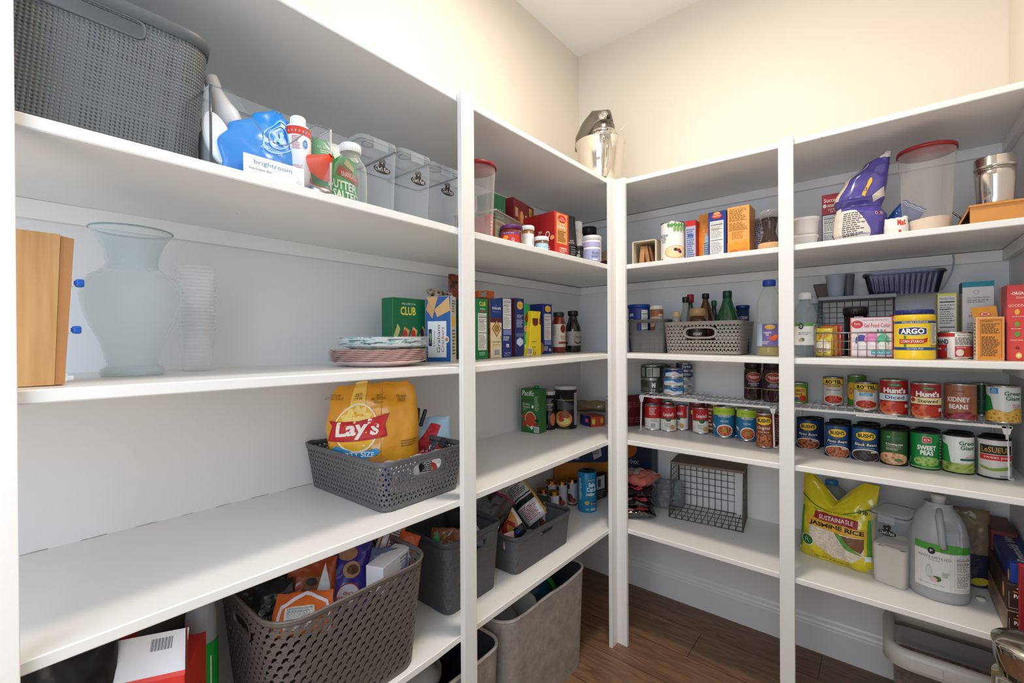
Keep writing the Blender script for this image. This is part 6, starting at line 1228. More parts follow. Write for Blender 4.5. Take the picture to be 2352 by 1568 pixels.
PROG = [('r', 0, .74, 1, 1, '#a8c832'), ('t', 'VEGETABLE CLASSICS', .5, .88, .5, .05, '#4a7a2a'), ('t', 'PROGRESSO', .50, .72, .44, .12, '#1c1c28', {'bold': .04}), ('t', 'PROGRESSO', .50, .725, .42, .10, '#f2eee0', {'bold': .01}), ('t', 'VEGETABLE', .48, .54, .28, .06, '#d8ecf4'), ('p', [(0, .45), (.14, .38), (.2, .28), (0, .36)], '#f2eee0'), ('e', .5, .22, .27, .21, '#f2eee0'), ('e', .5, .21, .24, .18, blobs('soup', ['#5a1e14', '#b0442a', '#d8823a'], 160)), ('e', .5, .24, .07, .04, '#8aa048')]
shelfcan('blue and green vegetable soup can, left of the two', 1637, 1689, 1005, 935, PROG, lab='#1b6f9a', turn=4)
shelfcan('blue and green vegetable soup can, right of the two', 1691, 1739, 1013, 940, PROG, lab='#1b6f9a', turn=6)
BUSH = lambda nm, bg, pic, sub='': [('e', .5, .76, .30, .15, '#1c1a14'), ('e', .5, .765, .28, .135, '#e8bf2a'), ('t', "BUSH'S", .5, .775, .44, .13, '#1c1c20', {'bold': .04}), ('t', 'BEST', .5, .665, .12, .03, '#b02a20'), ('p', [(.1, .42), (.12, .56), (.9, .54), (.9, .40)], '#14304e'), ('t', nm, .5, .49, .62, .09, '#f0ece0', {'shear': .2, 'bold': .01}), ('t', sub, .5, .385, .46, .03, '#cfe0ee'), ('e', .5, .15, .42, .20, '#e8e4dc'), ('e', .5, .14, .39, .18, pic), ('r', .62, .24, .84, .28, '#d8d8c0')]
RED_BEAN = blobs('red_beans', ['#8a3c22', '#c8764a', '#5a2414'], 130); BLK_BEAN = blobs('black_beans', ['#141214', '#2c2628', '#4a3a3a'], 130)
shelfcan('brown original baked beans can with a yellow oval, behind the riser leg', 1736, 1775, 1028, 950, [('e', .45, .80, .42, .15, '#1c1a14'), ('e', .45, .80, .39, .13, '#e8bf2a'), ('t', "BUSH'S", .45, .81, .6, .12, '#1c1c20', {'bold': .04}), ('t', 'Original', .45, .57, .6, .12, '#f0e4d4', {'shear': .3, 'bold': .01}), ('t', 'BAKED BEANS', .45, .45, .5, .04, '#f0e4d4'), ('r', 0, 0, 1, .38, RED_BEAN)], lab='#8a3a1c', turn=4)
shelfcan('dark maroon can between the baked beans and the post', 1772, 1812, 0, 950, [('r', 0, 0, 1, 1, '#5a1a18'), ('l', .2, .1, .4, .9, 10, '#9a9088')], y=-.17, lab='#4a1614')
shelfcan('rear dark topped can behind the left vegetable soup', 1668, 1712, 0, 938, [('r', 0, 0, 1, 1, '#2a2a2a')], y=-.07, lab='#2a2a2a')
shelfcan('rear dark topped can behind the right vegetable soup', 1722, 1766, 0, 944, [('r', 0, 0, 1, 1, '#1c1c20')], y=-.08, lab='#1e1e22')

# ================================================================ lowest shelf: packs, grey bag, wire basket
p = Zp(1466, 1190, .4945)
for i, (lab, h, c_) in enumerate((('lowest shiny black foil food pouch in the stack beside the corner post', .055, '#131114'), ('second black foil food pouch in the stack beside the corner post', .05, '#151215'), ('third black foil food pouch in the stack beside the corner post', .05, '#121014'), ('salmon pink foil pouch on top of the black ones beside the corner post', .06, '#c0695a'))):
    z = .4955+sum((.050, .047, .047)[:i]); top_ = i == 3
    t = thing('foil_pouch', lab, 'pouch', (.468+.006*(i % 2), -.285, z), radians(28-10*i)); m = M(c_, .16 if not top_ else .25, coat=.8)
    def cush(u, v, s): 
        a = (1-abs(2*u-1)**3)*(1-abs(2*v-1)**3); n = noise.noise(Vector((u*6, v*6, i*9.1+s)))*.012+noise.noise(Vector((u*15, v*15, i*5.1+s)))*.004
        return Vector(((u-.5)*.155, (v-.5)*.17, h*.45+s*max(0, a)**.5*h*.45+n*a**.3))
    mb = MB(); mb.grid(22, 26, lambda u, v: cush(u, v, 1), m); mb.grid(22, 26, lambda u, v: cush(1-u, v, -1), m); mb.build('pouch_film', t)
    if top_: prt('printed_label', t, lambda u, v, o: cush(u/.155, v/.17, 1)+Vector((0, 0, o+.0008)), .155, .17, [('r', .10, .15, .6, .75, '#b5aca6'), ('l', .14, .2, .56, .7, 8, '#4a3a3a')], cut=.008, cutv=.008)
    else: prt('printed_label', t, lambda u, v, o: cush(u/.155, v/.17, 1)+Vector((0, 0, o+.0008)), .155, .17, [('e', .6, .14, .2, .06, '#b8404a'), ('e', .8, .5, .06, .1, '#c8c8b0'), ('e', .3, .1, .1, .04, '#d89a8a')], cut=.008, cutv=.008)
p = Zp(1506, 1162, .492)
bag('plastic_bag', 'crumpled grey plastic bag between the foil pouches and the wire basket', 'bag', (.545, -.115, .4945), radians(10), .155, .135, .09, '#8f9298', seed=121, cr=.014, mat=glassy('#b4b8be', .6, .25), items=[])
# wire basket with a board on top
f0, f1, b1 = Vector((.594, -.235)), Vector((.893, -.187)), Vector((.897, .0)); 
f0 = Zp(1537, 1188, .491); f1 = Zp(1706, 1223, .490); b1 = Zp(1731, 1191, .490)
wv = (f1-f0).length; dv = (b1-f1).length; zb_ = .4915; Hb = hz(1655, 1072, (f0+f1)/2+Vector((-.0, .10)))-zb_
t = thing('wire_basket', 'dark wire basket with a brown wooden top board on the lowest shelf', 'wire basket', ((f0.x+f1.x)/2, (f0.y+f1.y)/2, zb_), rzAB(f0, f1)); WD = M('#625c55', .4, .5)
dv = .20; hw_ = wv/2; fl_ = .055; ft = .045      # front lip height, top set back
def fr(z): return 0 if z <= fl_ else ft*(z-fl_)/(Hb-fl_)
mb = MB()
for i in range(12): x = -hw_+2*hw_*i/11; mb.tube([(x, 0, fl_), (x, 0, .002), (x, dv, .002), (x, dv, Hb)], 0.0015, WD, 5)
for z in [fl_+ (Hb-fl_)*k/6 for k in range(7)]: mb.tube([(-hw_, fr(z)+.0, z), (-hw_, dv, z), (hw_, dv, z), (hw_, fr(z), z)], 0.0015, WD, 5)
for k in range(6): y = dv*(k+.5)/6; [mb.tube([(s*hw_, y, .002), (s*hw_, y, Hb if y > ft else fl_+(Hb-fl_)*max(.05, y/ft))], 0.0015, WD, 5) for s in (-1, 1)]
for z in (.002, .02, .038): mb.tube([(-hw_, 0, z), (hw_, 0, z)], 0.0015, WD, 5)
mb.build('wire_mesh', t)
mb = MB(); mb.tube([(-hw_, 0, fl_), (hw_, 0, fl_)], .0025, WD, 8); mb.tube([(-hw_, 0, .002), (hw_, 0, .002), (hw_, dv, .002), (-hw_, dv, .002)], .0025, WD, 6, True)
for s in (-1, 1): mb.tube([(s*hw_, 0, 0), (s*hw_, 0, fl_), (s*hw_, ft, Hb), (s*hw_, dv, Hb), (s*hw_, dv, 0)], .0025, WD, 8)
mb.build('frame_wire', t)
MB().box(-hw_-.004, ft-.006, Hb, hw_+.004, dv+.004, Hb+.012, M('#75685b', .6, bump=.3, bscale=90, var=.12), .002).build('top_board', t)
# ================================================================ back wall, right bay, second shelf
def cupstack(label, pl, pr_, y, zb, pt, up=True):
    c, r = fitc(pl, pr_, 540, y=y); h = hz((pl+pr_)/2, pt, c)-zb
    t = thing('ramekin', label, 'bowl', (c.x, c.y, zb), 0); MB().lathe([(0, 0), (r*.78, 0), (r*.82, .003), (r*.93, h-.010), (r, h-.009), (r, h), (r*.95, h), (r*.78, .006), (0, .006)], M('#e3dfdb', .25, coat=.4), 44).build('bowl_body', t); return c, h
z0 = ZB(1, 1.15); c, h = cupstack('lower white round cup at the left end of the right hand second shelf', 1813, 1881, -.33, z0, 543)
cupstack('upper white round cup stacked on the lower one beside the rice box', 1817, 1884, -.33, z0+h+.001, 503)
bx('rice_box', 'red jasmine rice box with a black and white nutrition panel behind the purple bag', 1888, 1932, -.28, 445, .045, 1, '#a8323a', [('r', 0, 0, 1, .64, '#3a2a4e'), ('n', .05, .02, .95, .62), ('r', .06, .84, .98, .94, '#c8323a'), ('t', 'Success', .52, .89, .8, .07, '#f4ece4', {'bold': .02}), ('r', .3, .765, .96, .81, '#e8c8a0'), ('t', 'BOIL IN BAG', .64, .787, .5, .022, '#5a2a20'), ('t', 'JASMINE\nRICE', .58, .70, .5, .075, '#f0e4dc'), ('e', .16, .79, .1, .035, '#dfe0ea')], left=[('r', .1, .1, .9, .9, '#8a2a34')])
p = Yp(1980, -.34, 500); z0 = ZB(1, p.x); hp_ = hz(1990, 357, p)-z0
t = bag('rice_bag', 'big purple and cream plastic bag of rice slumped on the second shelf', 'bag', (p.x-.004, -.335, z0), radians(2), .150, hp_, .10, '#4f4596', seed=131, cr=.007, fr=14, rough=.2, coat=.6, nu=40, nv=50, out=[(0, .06, .80), (.12, -.02, .92), (.28, 0, .96), (.40, .06, .86), (.5, .02, .92), (.72, .20, .97), (.88, .55, 1.0), (1, .90, 1.02)], waist=(.42, .45),
    items=[('p', [(.0, .0), (.0, .40), (.12, .42), (.16, .2), (.3, .05), (.4, 0)], '#d8cdbd'), ('p', [(.2, .02), (.12, .2), (.14, .38), (.45, .36), (.72, .14), (.78, .02)], '#d8d4cc'), ('l', .2, .06, .62, .34, 12, '#4a4648'), ('p', [(.0, .5), (.02, .72), (.16, .9), (.20, .88), (.12, .7), (.10, .5)], '#cfc3b4'), ('p', [(.95, .6), (.75, .5), (.8, .44), (1, .5)], '#d8cdbd'), ('r', .4, .93, 1, 1, '#d8d4d0'), ('s', .62, .66, .05, .05, '#f0b43a'), ('p', [(.58, .64), (.66, .64), (.62, .50), (.55, .52)], '#e8b03a'), ('t', 'a', .60, .58, .06, .04, '#3a2a6a'), ('t', '0.8', .85, .30, .14, .04, '#e0a080')])
p = Yp(2056, -.30, 470)
bag('zip_bag', 'dark blue zip bag end sticking out behind the purple rice bag', 'bag', (p.x, -.29, ZB(1, p.x)+.045), 0, .075, .085, .04, '#1e4a8e', seed=133, cr=.006, rough=.2, rot=(0, radians(35), 0), items=[('r', 0, .9, 1, .93, '#c8d8f0'), ('r', 0, .84, 1, .86, '#c8d8f0')])
p = Yp(2060, -.37, 520); A, B = Yp(2030, -.37, 520), Yp(2087, -.375, 520)
bag('flour_bag', 'white paper pack with red letters lying low beside the purple bag', 'bag', ((A.x+B.x)/2, -.37, ZB(1, 1.4)), 0, (B-A).length, hz(2060, 500, p)-ZB(1, p.x), .05, '#e4dfda', seed=135, cr=.003, items=[('t', 'Mat', .72, .7, .34, .34, '#c83a2a', {'bold': .03}), ('r', .6, .0, .7, .3, '#c83a2a')], rough=.6)
tub('large clear fluted container with a dark red lid holding flour', 2056, 2205, 345, y=-.325, py=420, fill=.045)
c, r = fitc(2233, 2340, 420, y=-.33)
A, B = Yp(2228, -.385, 490), Yp(2360, -.385, 490); z0 = ZB(1, 1.6)
wbh = hz(2290, 464, Vector(((A.x+B.x)/2, -.385)))-z0
t = thing('wood_stand', 'orange toned wooden box stand under the steel canister', 'stand', ((A.x+RW-.004)/2, -.385, z0), 0); OW = M('#c98a3e', .4, bump=.15, bscale=40, var=.12); w_ = (RW-.004-A.x)
[MB().box(-w_/2, y, 0, w_/2, y+.008, wbh-.006, OW).build('side_board', t) for y in (0, .20)]
MB().box(-w_/2-.003, -.006, wbh-.006, w_/2, .215, wbh, OW, .001).build('top_board', t)
mb = MB(); mb.prism([(-w_/2-.003, wbh-.004), (-w_/2-.030, .001), (-w_/2-.026, .001), (-w_/2+.001, wbh-.006)], -.20, -.01, M('#a8703a', .4), mtx=Matrix.Rotation(PH, 4, 'X')); mb.build('slanted_board', t)
z1 = z0+wbh+.0005; ht = hz(2290, 362, c)-z1
c = Vector((min(c.x, RW-r-.004), c.y))
t = thing('steel_canister', 'shiny stainless steel canister on the wooden stand in the right corner', 'canister', (c.x, c.y, z1), toward(c)); CH = M('#d6cfc6', .1, 1)
MB().lathe([(0, 0), (r*.80, 0), (r*.83, .003), (r*.88, ht*.3), (r*.93, ht*.6), (r*.94, ht*.78), (0, ht*.78)], CH, 56).build('canister_body', t)
MB().lathe([(r*.94, ht*.77), (r*.985, ht*.785), (r*.985, ht*.81), (r*.96, ht*.825), (r*.96, ht*.985), (r*.94, ht), (r*.8, ht*.99), (0, ht*.99)], CH, 56).build('lid', t)
t = thing('metal_skewer', 'thin metal tool leaning between the flour container and wooden stand', 'tool', (Yp(2200, -.33, 500).x, -.33, z0), 0)
MB().tube([(-.012, 0, hz(2190, 487, Yp(2190, -.33))-z0), (.012, .0, hz(2206, 506, Yp(2206, -.33))-z0)], .0025, M('#77736c', .3, 1), 8).build('tool_shaft', t)
# ================================================================ third shelf
z0 = ZB(2, 1.2)
c, r = fitc(1822, 1878, 760, y=-.29); c, r = fitc(1821, 1877, 760, y=-.29); Ht = hz(1851, 672, c)-z0
VB = [(0, 0), (.9, 0), (1, .03), (1, .12), (.97, .16), (1, .2), (1, .55), (.97, .66), (.75, .78), (.42, .86), (.38, .92), (0, .92)]
jar('vinegar_bottle', 'clear vinegar bottle with a white cap and green edged label', 'bottle', c, z0, [(a*r, b*Ht) for a, b in VB], glassy('#dfe5e8', .35, .05), (.5*r, .89*Ht, Ht, '#e2e2e0'), [('r', 0, 0, 1, 1, '#e6e6e0'), ('r', 0, .86, 1, 1, '#5a9a4a'), ('e', .38, .86, .08, .14, '#222222'), ('o', .38, .86, .04, .07, .6, '#eeeeee'), ('l', .3, .45, .7, .6, 2, '#9aa090'), ('e', .42, .25, .07, .08, '#4a7a3a'), ('e', .36, .22, .06, .07, '#c8b0a0'), ('r', .78, .2, 1, .95, '#cfcfc8'), ('l', .79, .22, .98, .9, 8, '#333333')], (.18*Ht, .52*Ht, r*1.004), lab=None)
c2 = Vector((c.x+.01, -.10)); jar('vinegar_bottle', 'second clear vinegar bottle hidden behind the first one', 'bottle', c2, z0, [(a*r, b*Ht*.98) for a, b in VB], glassy('#dfe5e8', .35, .05), (.5*r, .89*Ht*.98, Ht*.98, '#d8d8d6'))
# wire basket with board top
A, B = Yp(1872, -.345, 790), Yp(2056, -.345, 790); wv = B.x-A.x; hw_ = wv/2; dv = .24; cx = (A.x+B.x)/2
Hb = hz(1960, 688, Vector((cx, -.20)))-z0; fl_ = hz(1960, 764, Vector((cx, -.345)))-z0; ft = .14
t = thing('wire_basket', 'silver wire basket with a grey board top holding baking supplies', 'wire basket', (cx, -.345, z0), 0); WS = M('#8d8c8e', .3, .8)
def fr2(z): return 0 if z <= fl_ else ft*((z-fl_)/(Hb-fl_))
mb = MB()
for i in range(10): x = -hw_+2*hw_*i/9; mb.tube([(x, 0, fl_), (x, 0, .002), (x, dv, .002), (x, dv, Hb)], .0012, WS, 5)
for k in range(7): z = fl_+(Hb-fl_)*k/6; mb.tube([(-hw_, fr2(z), z), (-hw_, dv, z), (hw_, dv, z), (hw_, fr2(z), z)], .0012, WS, 5)
for z in (fl_*.33, fl_*.66): mb.tube([(-hw_, 0, z), (hw_, 0, z)], .0012, WS, 5); mb.tube([(-hw_, 0, z), (-hw_, dv, z)], .0012, WS, 5)
for k in range(6): y = dv*(k+.5)/6; mb.tube([(-hw_, y, .002), (-hw_, y, Hb if y > ft else fl_+(Hb-fl_)*y/ft)], .0012, WS, 5)
mb.build('wire_mesh', t)
mb = MB(); mb.tube([(-hw_, dv, fl_), (-hw_, 0, fl_), (hw_, 0, fl_), (hw_, dv, fl_)], .0024, WS, 8); mb.tube([(-hw_, 0, .002), (hw_, 0, .002), (hw_, dv, .002), (-hw_, dv, .002)], .0024, WS, 8, True)
for s in (-1, 1): mb.tube([(s*hw_, 0, 0), (s*hw_, 0, fl_), (s*hw_, ft, Hb), (s*hw_, dv, Hb), (s*hw_, dv, 0)], .0024, WS, 8)
mb.build('frame_wire', t)
bxr = aty(2150, 680, -.10).x-cx
MB().box(-hw_, ft-.03, Hb, hw_+.006, dv+.01, Hb+.013, M('#7d8187', .5, bump=.2), .002).build('top_board', t)
zt_ = z0+Hb+.014
# cups and loaf pans on the board
def paperc(label, px0, px1, pyt, y, col):
    c, r = fitc(px0, px1, 650, y=y); h = hz((px0+px1)/2, pyt, c)-zt_
    t = thing('measuring_cup', label, 'cup', (c.x, c.y, zt_), 0); MB().lathe([(0, 0), (r*.7, 0), (r*.74, .003), (r*.95, h-.004), (r, h-.003), (r, h), (r*.94, h), (r*.7, .005), (0, .005)], M(col, .35), 32).build('cup_body', t)
paperc('pale grey measuring cup on the board of the silver wire basket', 1895, 1944, 633, -.17, '#8f9aa4')
paperc('smoky plastic measuring cup right of the pale grey one', 1932, 1964, 630, -.13, '#5a5f66')
A2 = Yp(1873, -.13, 650)
t = thing('folded_cup', 'dark brown folded paper tray behind the pale grey measuring cup', 'tray', (Yp(1900, -.15, 650).x, -.135, zt_), 0); mb = MB(); mb.prism([(-.03, 0), (.03, 0), (.045, .055), (-.045, .055)], 0, .03, M('#4a3a34', .6), mtx=Matrix.Rotation(PH, 4, 'X'), bev=.004); mb.build('tray_body', t)
A3, B3 = Yp(1985, -.15, 640), Yp(2170, -.15, 640); wl = B3.x-A3.x; hp = hz(2080, 628, Vector(((A3.x+B3.x)/2, -.15)))-zt_
def pan(label, z, h, col, dk, w0):
    t = thing('foil_loaf_pan', label, 'pan', ((A3.x+B3.x)/2, -.125, z), 0); shp = Shell(w0*.86, .075, w0, .095, h, .015); n = 160
    mb = MB(); mb.grid(n, 6, lambda u, v: shp.P(u, v, .0007*sin(u*n*pi/2) if .12 < v < .8 else 0), M(col, .18, .6), closeu=True); mb.face([mb.bm.verts.new(shp.P(-i/60, 0, 0)) for i in range(60)], M(col, .2, .6)); mb.build('pan_wall', t)
    MB().tube([shp.P(i/60, 1, .004) for i in range(60)], .0028, M(dk, .2, .8), 6, True).build('rim', t)
pan('outer blue and black foil loaf pan on the board of the silver wire basket', zt_+.0005, hp, '#20243a', '#5a6274', wl)
pan('inner blue foil loaf pan nested in the outer one', zt_+.010, hp*.93, '#1d348c', '#7a8094', wl*.97)
t = thing('pan_wrapper', 'torn clear wrapper strand rising from the right end of the foil loaf pans', 'wrapper', (Yp(2170, -.10, 640).x, -.10, zt_), 0); a0 = Yp(2170, -.10, 640).x
pts = [(2160, 665), (2178, 650), (2184, 632), (2189, 610), (2188, 592), (2181, 580)]
mb = MB(); mb.grid(12, 1, lambda u, v: Vector((aty(2160+28*sin(u*2), 665-85*u, -.10).x-a0+.006*v, .002*sin(u*9), hz(2180, 665-85*u, Vector((a0, -.10)))-zt_)), glassy('#a8b2ba', .5)); mb.build('film', t)
# basket contents
p = Yp(1902, -.30, 770); m2 = M('#d8a52a', .3, coat=.4)
for i, (dx, hh, cc) in enumerate(((0, .098, '#d9c23a'), (.012, .105, '#c8862e'), (.024, .110, '#cf4a28'))):
    bag('snack_bag', ('front yellow', 'middle tan', 'rear red and orange')[i]+' candy bag at the left of the silver wire basket', 'bag', (p.x-.012+dx, -.315+.025*i, z0+.004), radians(-10), .058, hh, .022, cc, seed=141+i, cr=.008, items=[('e', .5, .35, .35, .25, '#e8dcc8'), ('t', 'yo', .5, .7, .5, .16, '#c8442a'), ('l', .2, .1, .8, .3, 3, '#8a6a3a')] if i == 0 else [('e', .5, .5, .3, .3, '#e8c870')])
c, r = fitc(1936, 1995, 750, y=-.235); hh = hz(1965, 706, c)-z0-.004
jar('frosting_tub', 'dark brown frosting tub behind the pink and white box', 'tub', c, z0+.004, [(0, 0), (r*.85, 0), (r*.92, hh*.85), (0, hh*.85)], M('#1f1818', .35), (r, hh*.85, hh, '#241c1c'), [('n', .46, .3, .76, .98)], (.0, hh*.82, r*.93), lab=None)
A4, B4 = Yp(1953, -.335, 770), Yp(2051, -.335, 770)
cartonpx('food_color_box', 'pink and white gel food color box in the silver wire basket', 'box', A4, B4, z0+.004, 728, .045, '#e2d6da', sidec='#c43a40', items=[('r', 0, 0, .03, 1, '#d86a60'), ('r', .97, 0, 1, 1, '#d86a60'), ('e', .17, .82, .14, .10, '#c8323c'), ('t', 'Betty', .17, .83, .14, .07, '#f0e4e4'), ('t', 'Gel Food Color', .64, .79, .62, .10, '#c4323c', {'bold': .01}), ('l', .3, .91, .9, .94, 1, '#c88888'), ('e', .27, .40, .15, .16, '#4a4a9a'), ('e', .27, .28, .13, .12, '#e4e0e4'), ('e', .5, .44, .16, .2, '#e88ac4'), ('e', .5, .28, .14, .12, '#eadfe6'), ('e', .78, .42, .14, .16, '#5abf9a'), ('e', .78, .28, .12, .12, '#dfe8e4'), ('e', .66, .66, .025, .03, '#4a5ab0'), ('e', .74, .66, .025, .03, '#4aa06a'), ('e', .82, .66, .025, .03, '#e06a9a'), ('r', .5, .06, .96, .16, '#3aa0b0'), ('t', 'neon food color', .73, .11, .4, .06, '#e8f4f4')])
bx('snack_box', 'narrow dark red pack edge between the pink box and yellow tub', 2044, 2056, -.25, 722, .06, 2, '#8e2430')
# corn starch
c, r = fitc(2052, 2150, 780, y=-.37); Ht = hz(2101, 712, c)-z0
t = jar('corn_starch_tub', 'bright yellow corn starch tub with a dark blue lid', 'tub', c, z0, [(0, 0), (r*.97, 0), (r, .005), (r, Ht*.18), (r*.975, Ht*.20), (r*.975, Ht*.78), (r, Ht*.80), (r, Ht*.88), (r*.94, Ht*.90), (0, Ht*.90)], M('#eac51c', .35, coat=.3), (r*.93, Ht*.89, Ht, '#1f2a72'),
    [('r', 0, 0, 1, 1, '#ecc91e'), ('r', 0, .92, 1, 1, '#1c4a8a'), ('t', 'RESEALABLE CONTAINER', .5, .96, .5, .05, '#e8ecf0'), ('r', 0, .0, 1, .10, '#1c4a8a'), ('t', 'GLUTEN FREE', .5, .05, .3, .06, '#c8e0f0'), ('p', [(.16, .54), (.18, .76), (.5, .80), (.72, .76), (.73, .54), (.5, .50)], '#e8e8e8'), ('p', [(.175, .555), (.195, .745), (.5, .785), (.71, .745), (.715, .555), (.5, .515)], '#1c3468'), ('t', 'ARGO', .45, .65, .44, .19, '#f4f4ee', {'bold': .04}), ('p', [(.2, .22), (.2, .38), (.66, .38), (.74, .44), (.72, .28), (.62, .22)], '#b8301e'), ('t', 'CORN STARCH', .44, .30, .42, .09, '#f4ece0', {'bold': .02}), ('r', .30, .12, .34, .22, '#3a8a3a'), ('r', .30, .40, .34, .50, '#3a8a3a'), ('r', .80, .2, .98, .9, '#e4e2da'), ('l', .81, .22, .97, .88, 14, '#333333'), ('l', .80, .12, .98, .18, 1, '#6a5a10')], (Ht*.19, Ht*.77, r*.978), turn=2, lab=None)
# right group
bx('baking_box', 'slim pale yellow box with a nutrition panel behind the short can', 2153, 2198, -.17, 673, .05, 2, '#e3d958', [('n', .05, .04, .94, .96)], pyl=720)
c, r = fitc(2152, 2236, 790, y=-.30); Ht = hz(2194, 762, c-(c-CXY).normalized()*r)-z0
can('food_can', 'short wide can with a white and red label reading BRAND on the third shelf', 'can', c, r, z0, Ht, [('r', 0, 0, .34, .55, '#b8242c'), ('r', 0, .86, .50, 1, '#b8242c'), ('t', 'BRAND', .20, .66, .34, .20, '#16305a', {'bold': .04, 'rot': 0, 'shear': -.1}), ('l', .05, .3, .2, .45, 1, '#f0e0e0'), ('e', .32, .35, .03, .06, '#5a8ab0'), ('r', .5, .05, 1, .48, '#b03038'), ('l', .54, .40, .8, .45, 1, '#f0d8d8'), ('e', .60, .22, .08, .14, '#d8d0c4'), ('e', .78, .22, .09, .15, '#a83a1c'), ('t', 'Nutrition Facts', .70, .92, .3, .08, '#222222'), ('l', .5, .52, .98, .84, 6, '#444444')], lab='#e8e4e0', turn=0)
bx('baking_box', 'tall white box with a teal top at the back of the third shelf', 2210, 2284, -.19, 646, .075, 2, '#e3dedc', [('r', 0, .93, 1, 1, '#138a9e'), ('o', .44, .865, .09, .025, .8, '#8a9090'), ('t', 'FOR CONSISTENT RESULTS', .5, .79, .7, .02, '#555555'), ('l', .15, .72, .85, .77, 2, '#8a8a8a'), ('e', .3, .60, .02, .01, '#2a4a7a'), ('e', .4, .60, .02, .01, '#2a4a7a'), ('e', .5, .60, .02, .01, '#2a4a7a'), ('e', .6, .60, .02, .01, '#2a4a7a'), ('l', .2, .53, .8, .57, 2, '#8a8a8a'), ('l', .15, .36, .85, .47, 4, '#a8a8a8')], left=[('r', 0, .86, 1, 1, '#0f6f80'), ('r', .1, .1, .9, .8, '#c8bfa8')], sidec='#cfc8b8', topc='#0e6a7a', pyl=720)
t = bx('baking_soda_box', 'orange baking soda box with its top flap open', 2243, 2307, -.385, 728, .055, 2, '#d98a2a', [('r', .14, .08, .9, .94, '#d08428'), ('t', 'Drug Facts', .4, .90, .4, .04, '#3a2a18', {'bold': .02}), ('l', .18, .62, .86, .86, 8, '#4a3418'), ('l', .18, .10, .86, .56, 14, '#4a3418'), ('R', [(.14, .08, .15, .94), (.89, .08, .90, .94), (.14, .93, .9, .94)], '#4a3418')], left=[('l', .2, .1, .8, .9, 10, '#b87424')], sidec='#e8d8c4', pyl=790)
hq = hz(2275, 728, Yp(2275, -.385))-z0; wq = (Yp(2307, -.385, 790)-Yp(2243, -.385, 790)).length; wq2 = wq/2
fz = hz(2260, 706, Yp(2260, -.34))-z0
mb = MB(); mb.face([mb.bm.verts.new(p) for p in ((-wq2*1.05, .050, hq), (wq2*.8, .052, hq+.002), (wq2*.65, .045, fz+.004), (-wq2*1.3, .04, fz))], M('#dc9a3c', .5)); mb.build('open_flap', t)
prt('flap_emblem', t, lambda u, v, o: Vector((-wq2*.55+u, .0475-o, hq+.005+v)), .022, .011, [('e', .5, .5, .5, .5, '#c83a20'), ('e', .5, .5, .4, .38, '#f2e6d8'), ('e', .5, .5, .3, .28, '#c83a20')])
bx('drink_box', 'large coral red organic drink box at the right end of the third shelf', 2312, 2395, -.37, 652, .10, 2, '#cf3f38', [('t', '-ORGANIC-', .42, .885, .60, .04, '#f2e4d4', {'bold': .03}), ('t', 'Classic', .40, .83, .28, .03, '#f0d8c8'), ('t', 'GOODNESS', .36, .725, .62, .035, '#f2d8c0'), ('s', .30, .64, .08, .04, '#e8a83a'), ('l', .15, .57, .5, .59, 1, '#e8b8a8'), ('e', .3, .48, .07, .035, '#6a9a3a'), ('l', .12, .41, .5, .43, 1, '#e8b8a8'), ('e', .3, .35, .08, .035, '#5a9a3a'), ('t', 'SMOOTHIES', .28, .27, .36, .02, '#f0d8c8'), ('e', .3, .17, .06, .02, '#7a2020'), ('e', .34, .07, .09, .04, '#e8b84a'), ('e', .34, .07, .05, .02, '#f2e6d0')], left=[('r', 0, .55, .3, 1, '#e0a080'), ('e', .5, .3, .3, .1, '#e8b080')], pyl=740, topc='#b8383a')

# ================================================================ fourth shelf: large cans
shelfcan('small tomato sauce can with a yellow label next to the post on the riser', 1812, 1857, 926, 879, [('r', 0, 0, 1, 1, '#5a8a3a'), ('p', [(.2, .2), (.2, .75), (.5, .85), (.8, .75), (.8, .2)], '#e0b23a'), ('t', 'TOMATO\nSauce', .5, .55, .5, .34, '#3a1a14', {'bold': .02}), ('r', .2, .12, .5, .28, '#4a3a8a'), ('e', .66, .22, .14, .16, '#c02a1e')], top=True, lab='#5a8a3a')
ROT = lambda blue: [('r', 0, .74, 1, 1, '#1c1c1c'), ('r', 0, .76, 1, .98, '#e8c23e'), ('t', 'RO*TEL', .5, .86, .58, .15, '#1c1a1a', {'bold': .05}), ('r', .22, .66, .78, .73, '#e8b23a'), ('t', 'Original', .5, .695, .44, .055, '#2a1a14', {'bold': .02}), ('r', 0, 0, 1, .28, '#b8b0a8'), ('e', .5, .20, .38, .18, '#e8e4de'), ('e', .5, .20, .34, .155, blobs('diced_tomato', ['#6a1410', '#b02a1e', '#d8603a'], 140))]+([('r', .3, .52, .68, .64, '#3a9ac8'), ('t', 'NO SALT\nADDED', .49, .58, .3, .09, '#eaf4f8')] if blue else [('t', 'Diced Tomatoes', .5, .56, .5, .06, '#444444')])
shelfcan('rear tomato and chili can with a yellow band, alone at the left of the riser', 1889, 1938, 921, 866, ROT(False), top=True, lab='#c9c5bf', y=-.13, turn=4)
shelfcan('dark can with a green and yellow label behind the front chili can', 1944, 1990, 0, 862, [('r', 0, 0, 1, 1, '#4a7a2a'), ('e', .3, .5, .3, .3, '#d8a83a'), ('t', 'Di', .3, .5, .16, .2, '#5a2a14')], top=True, y=-.12, lab='#5a2a20')
shelfcan('front tomato and chili can with a blue no salt panel on the riser', 1960, 2018, 943, 878, ROT(True), top=True, lab='#e2deda', turn=2)
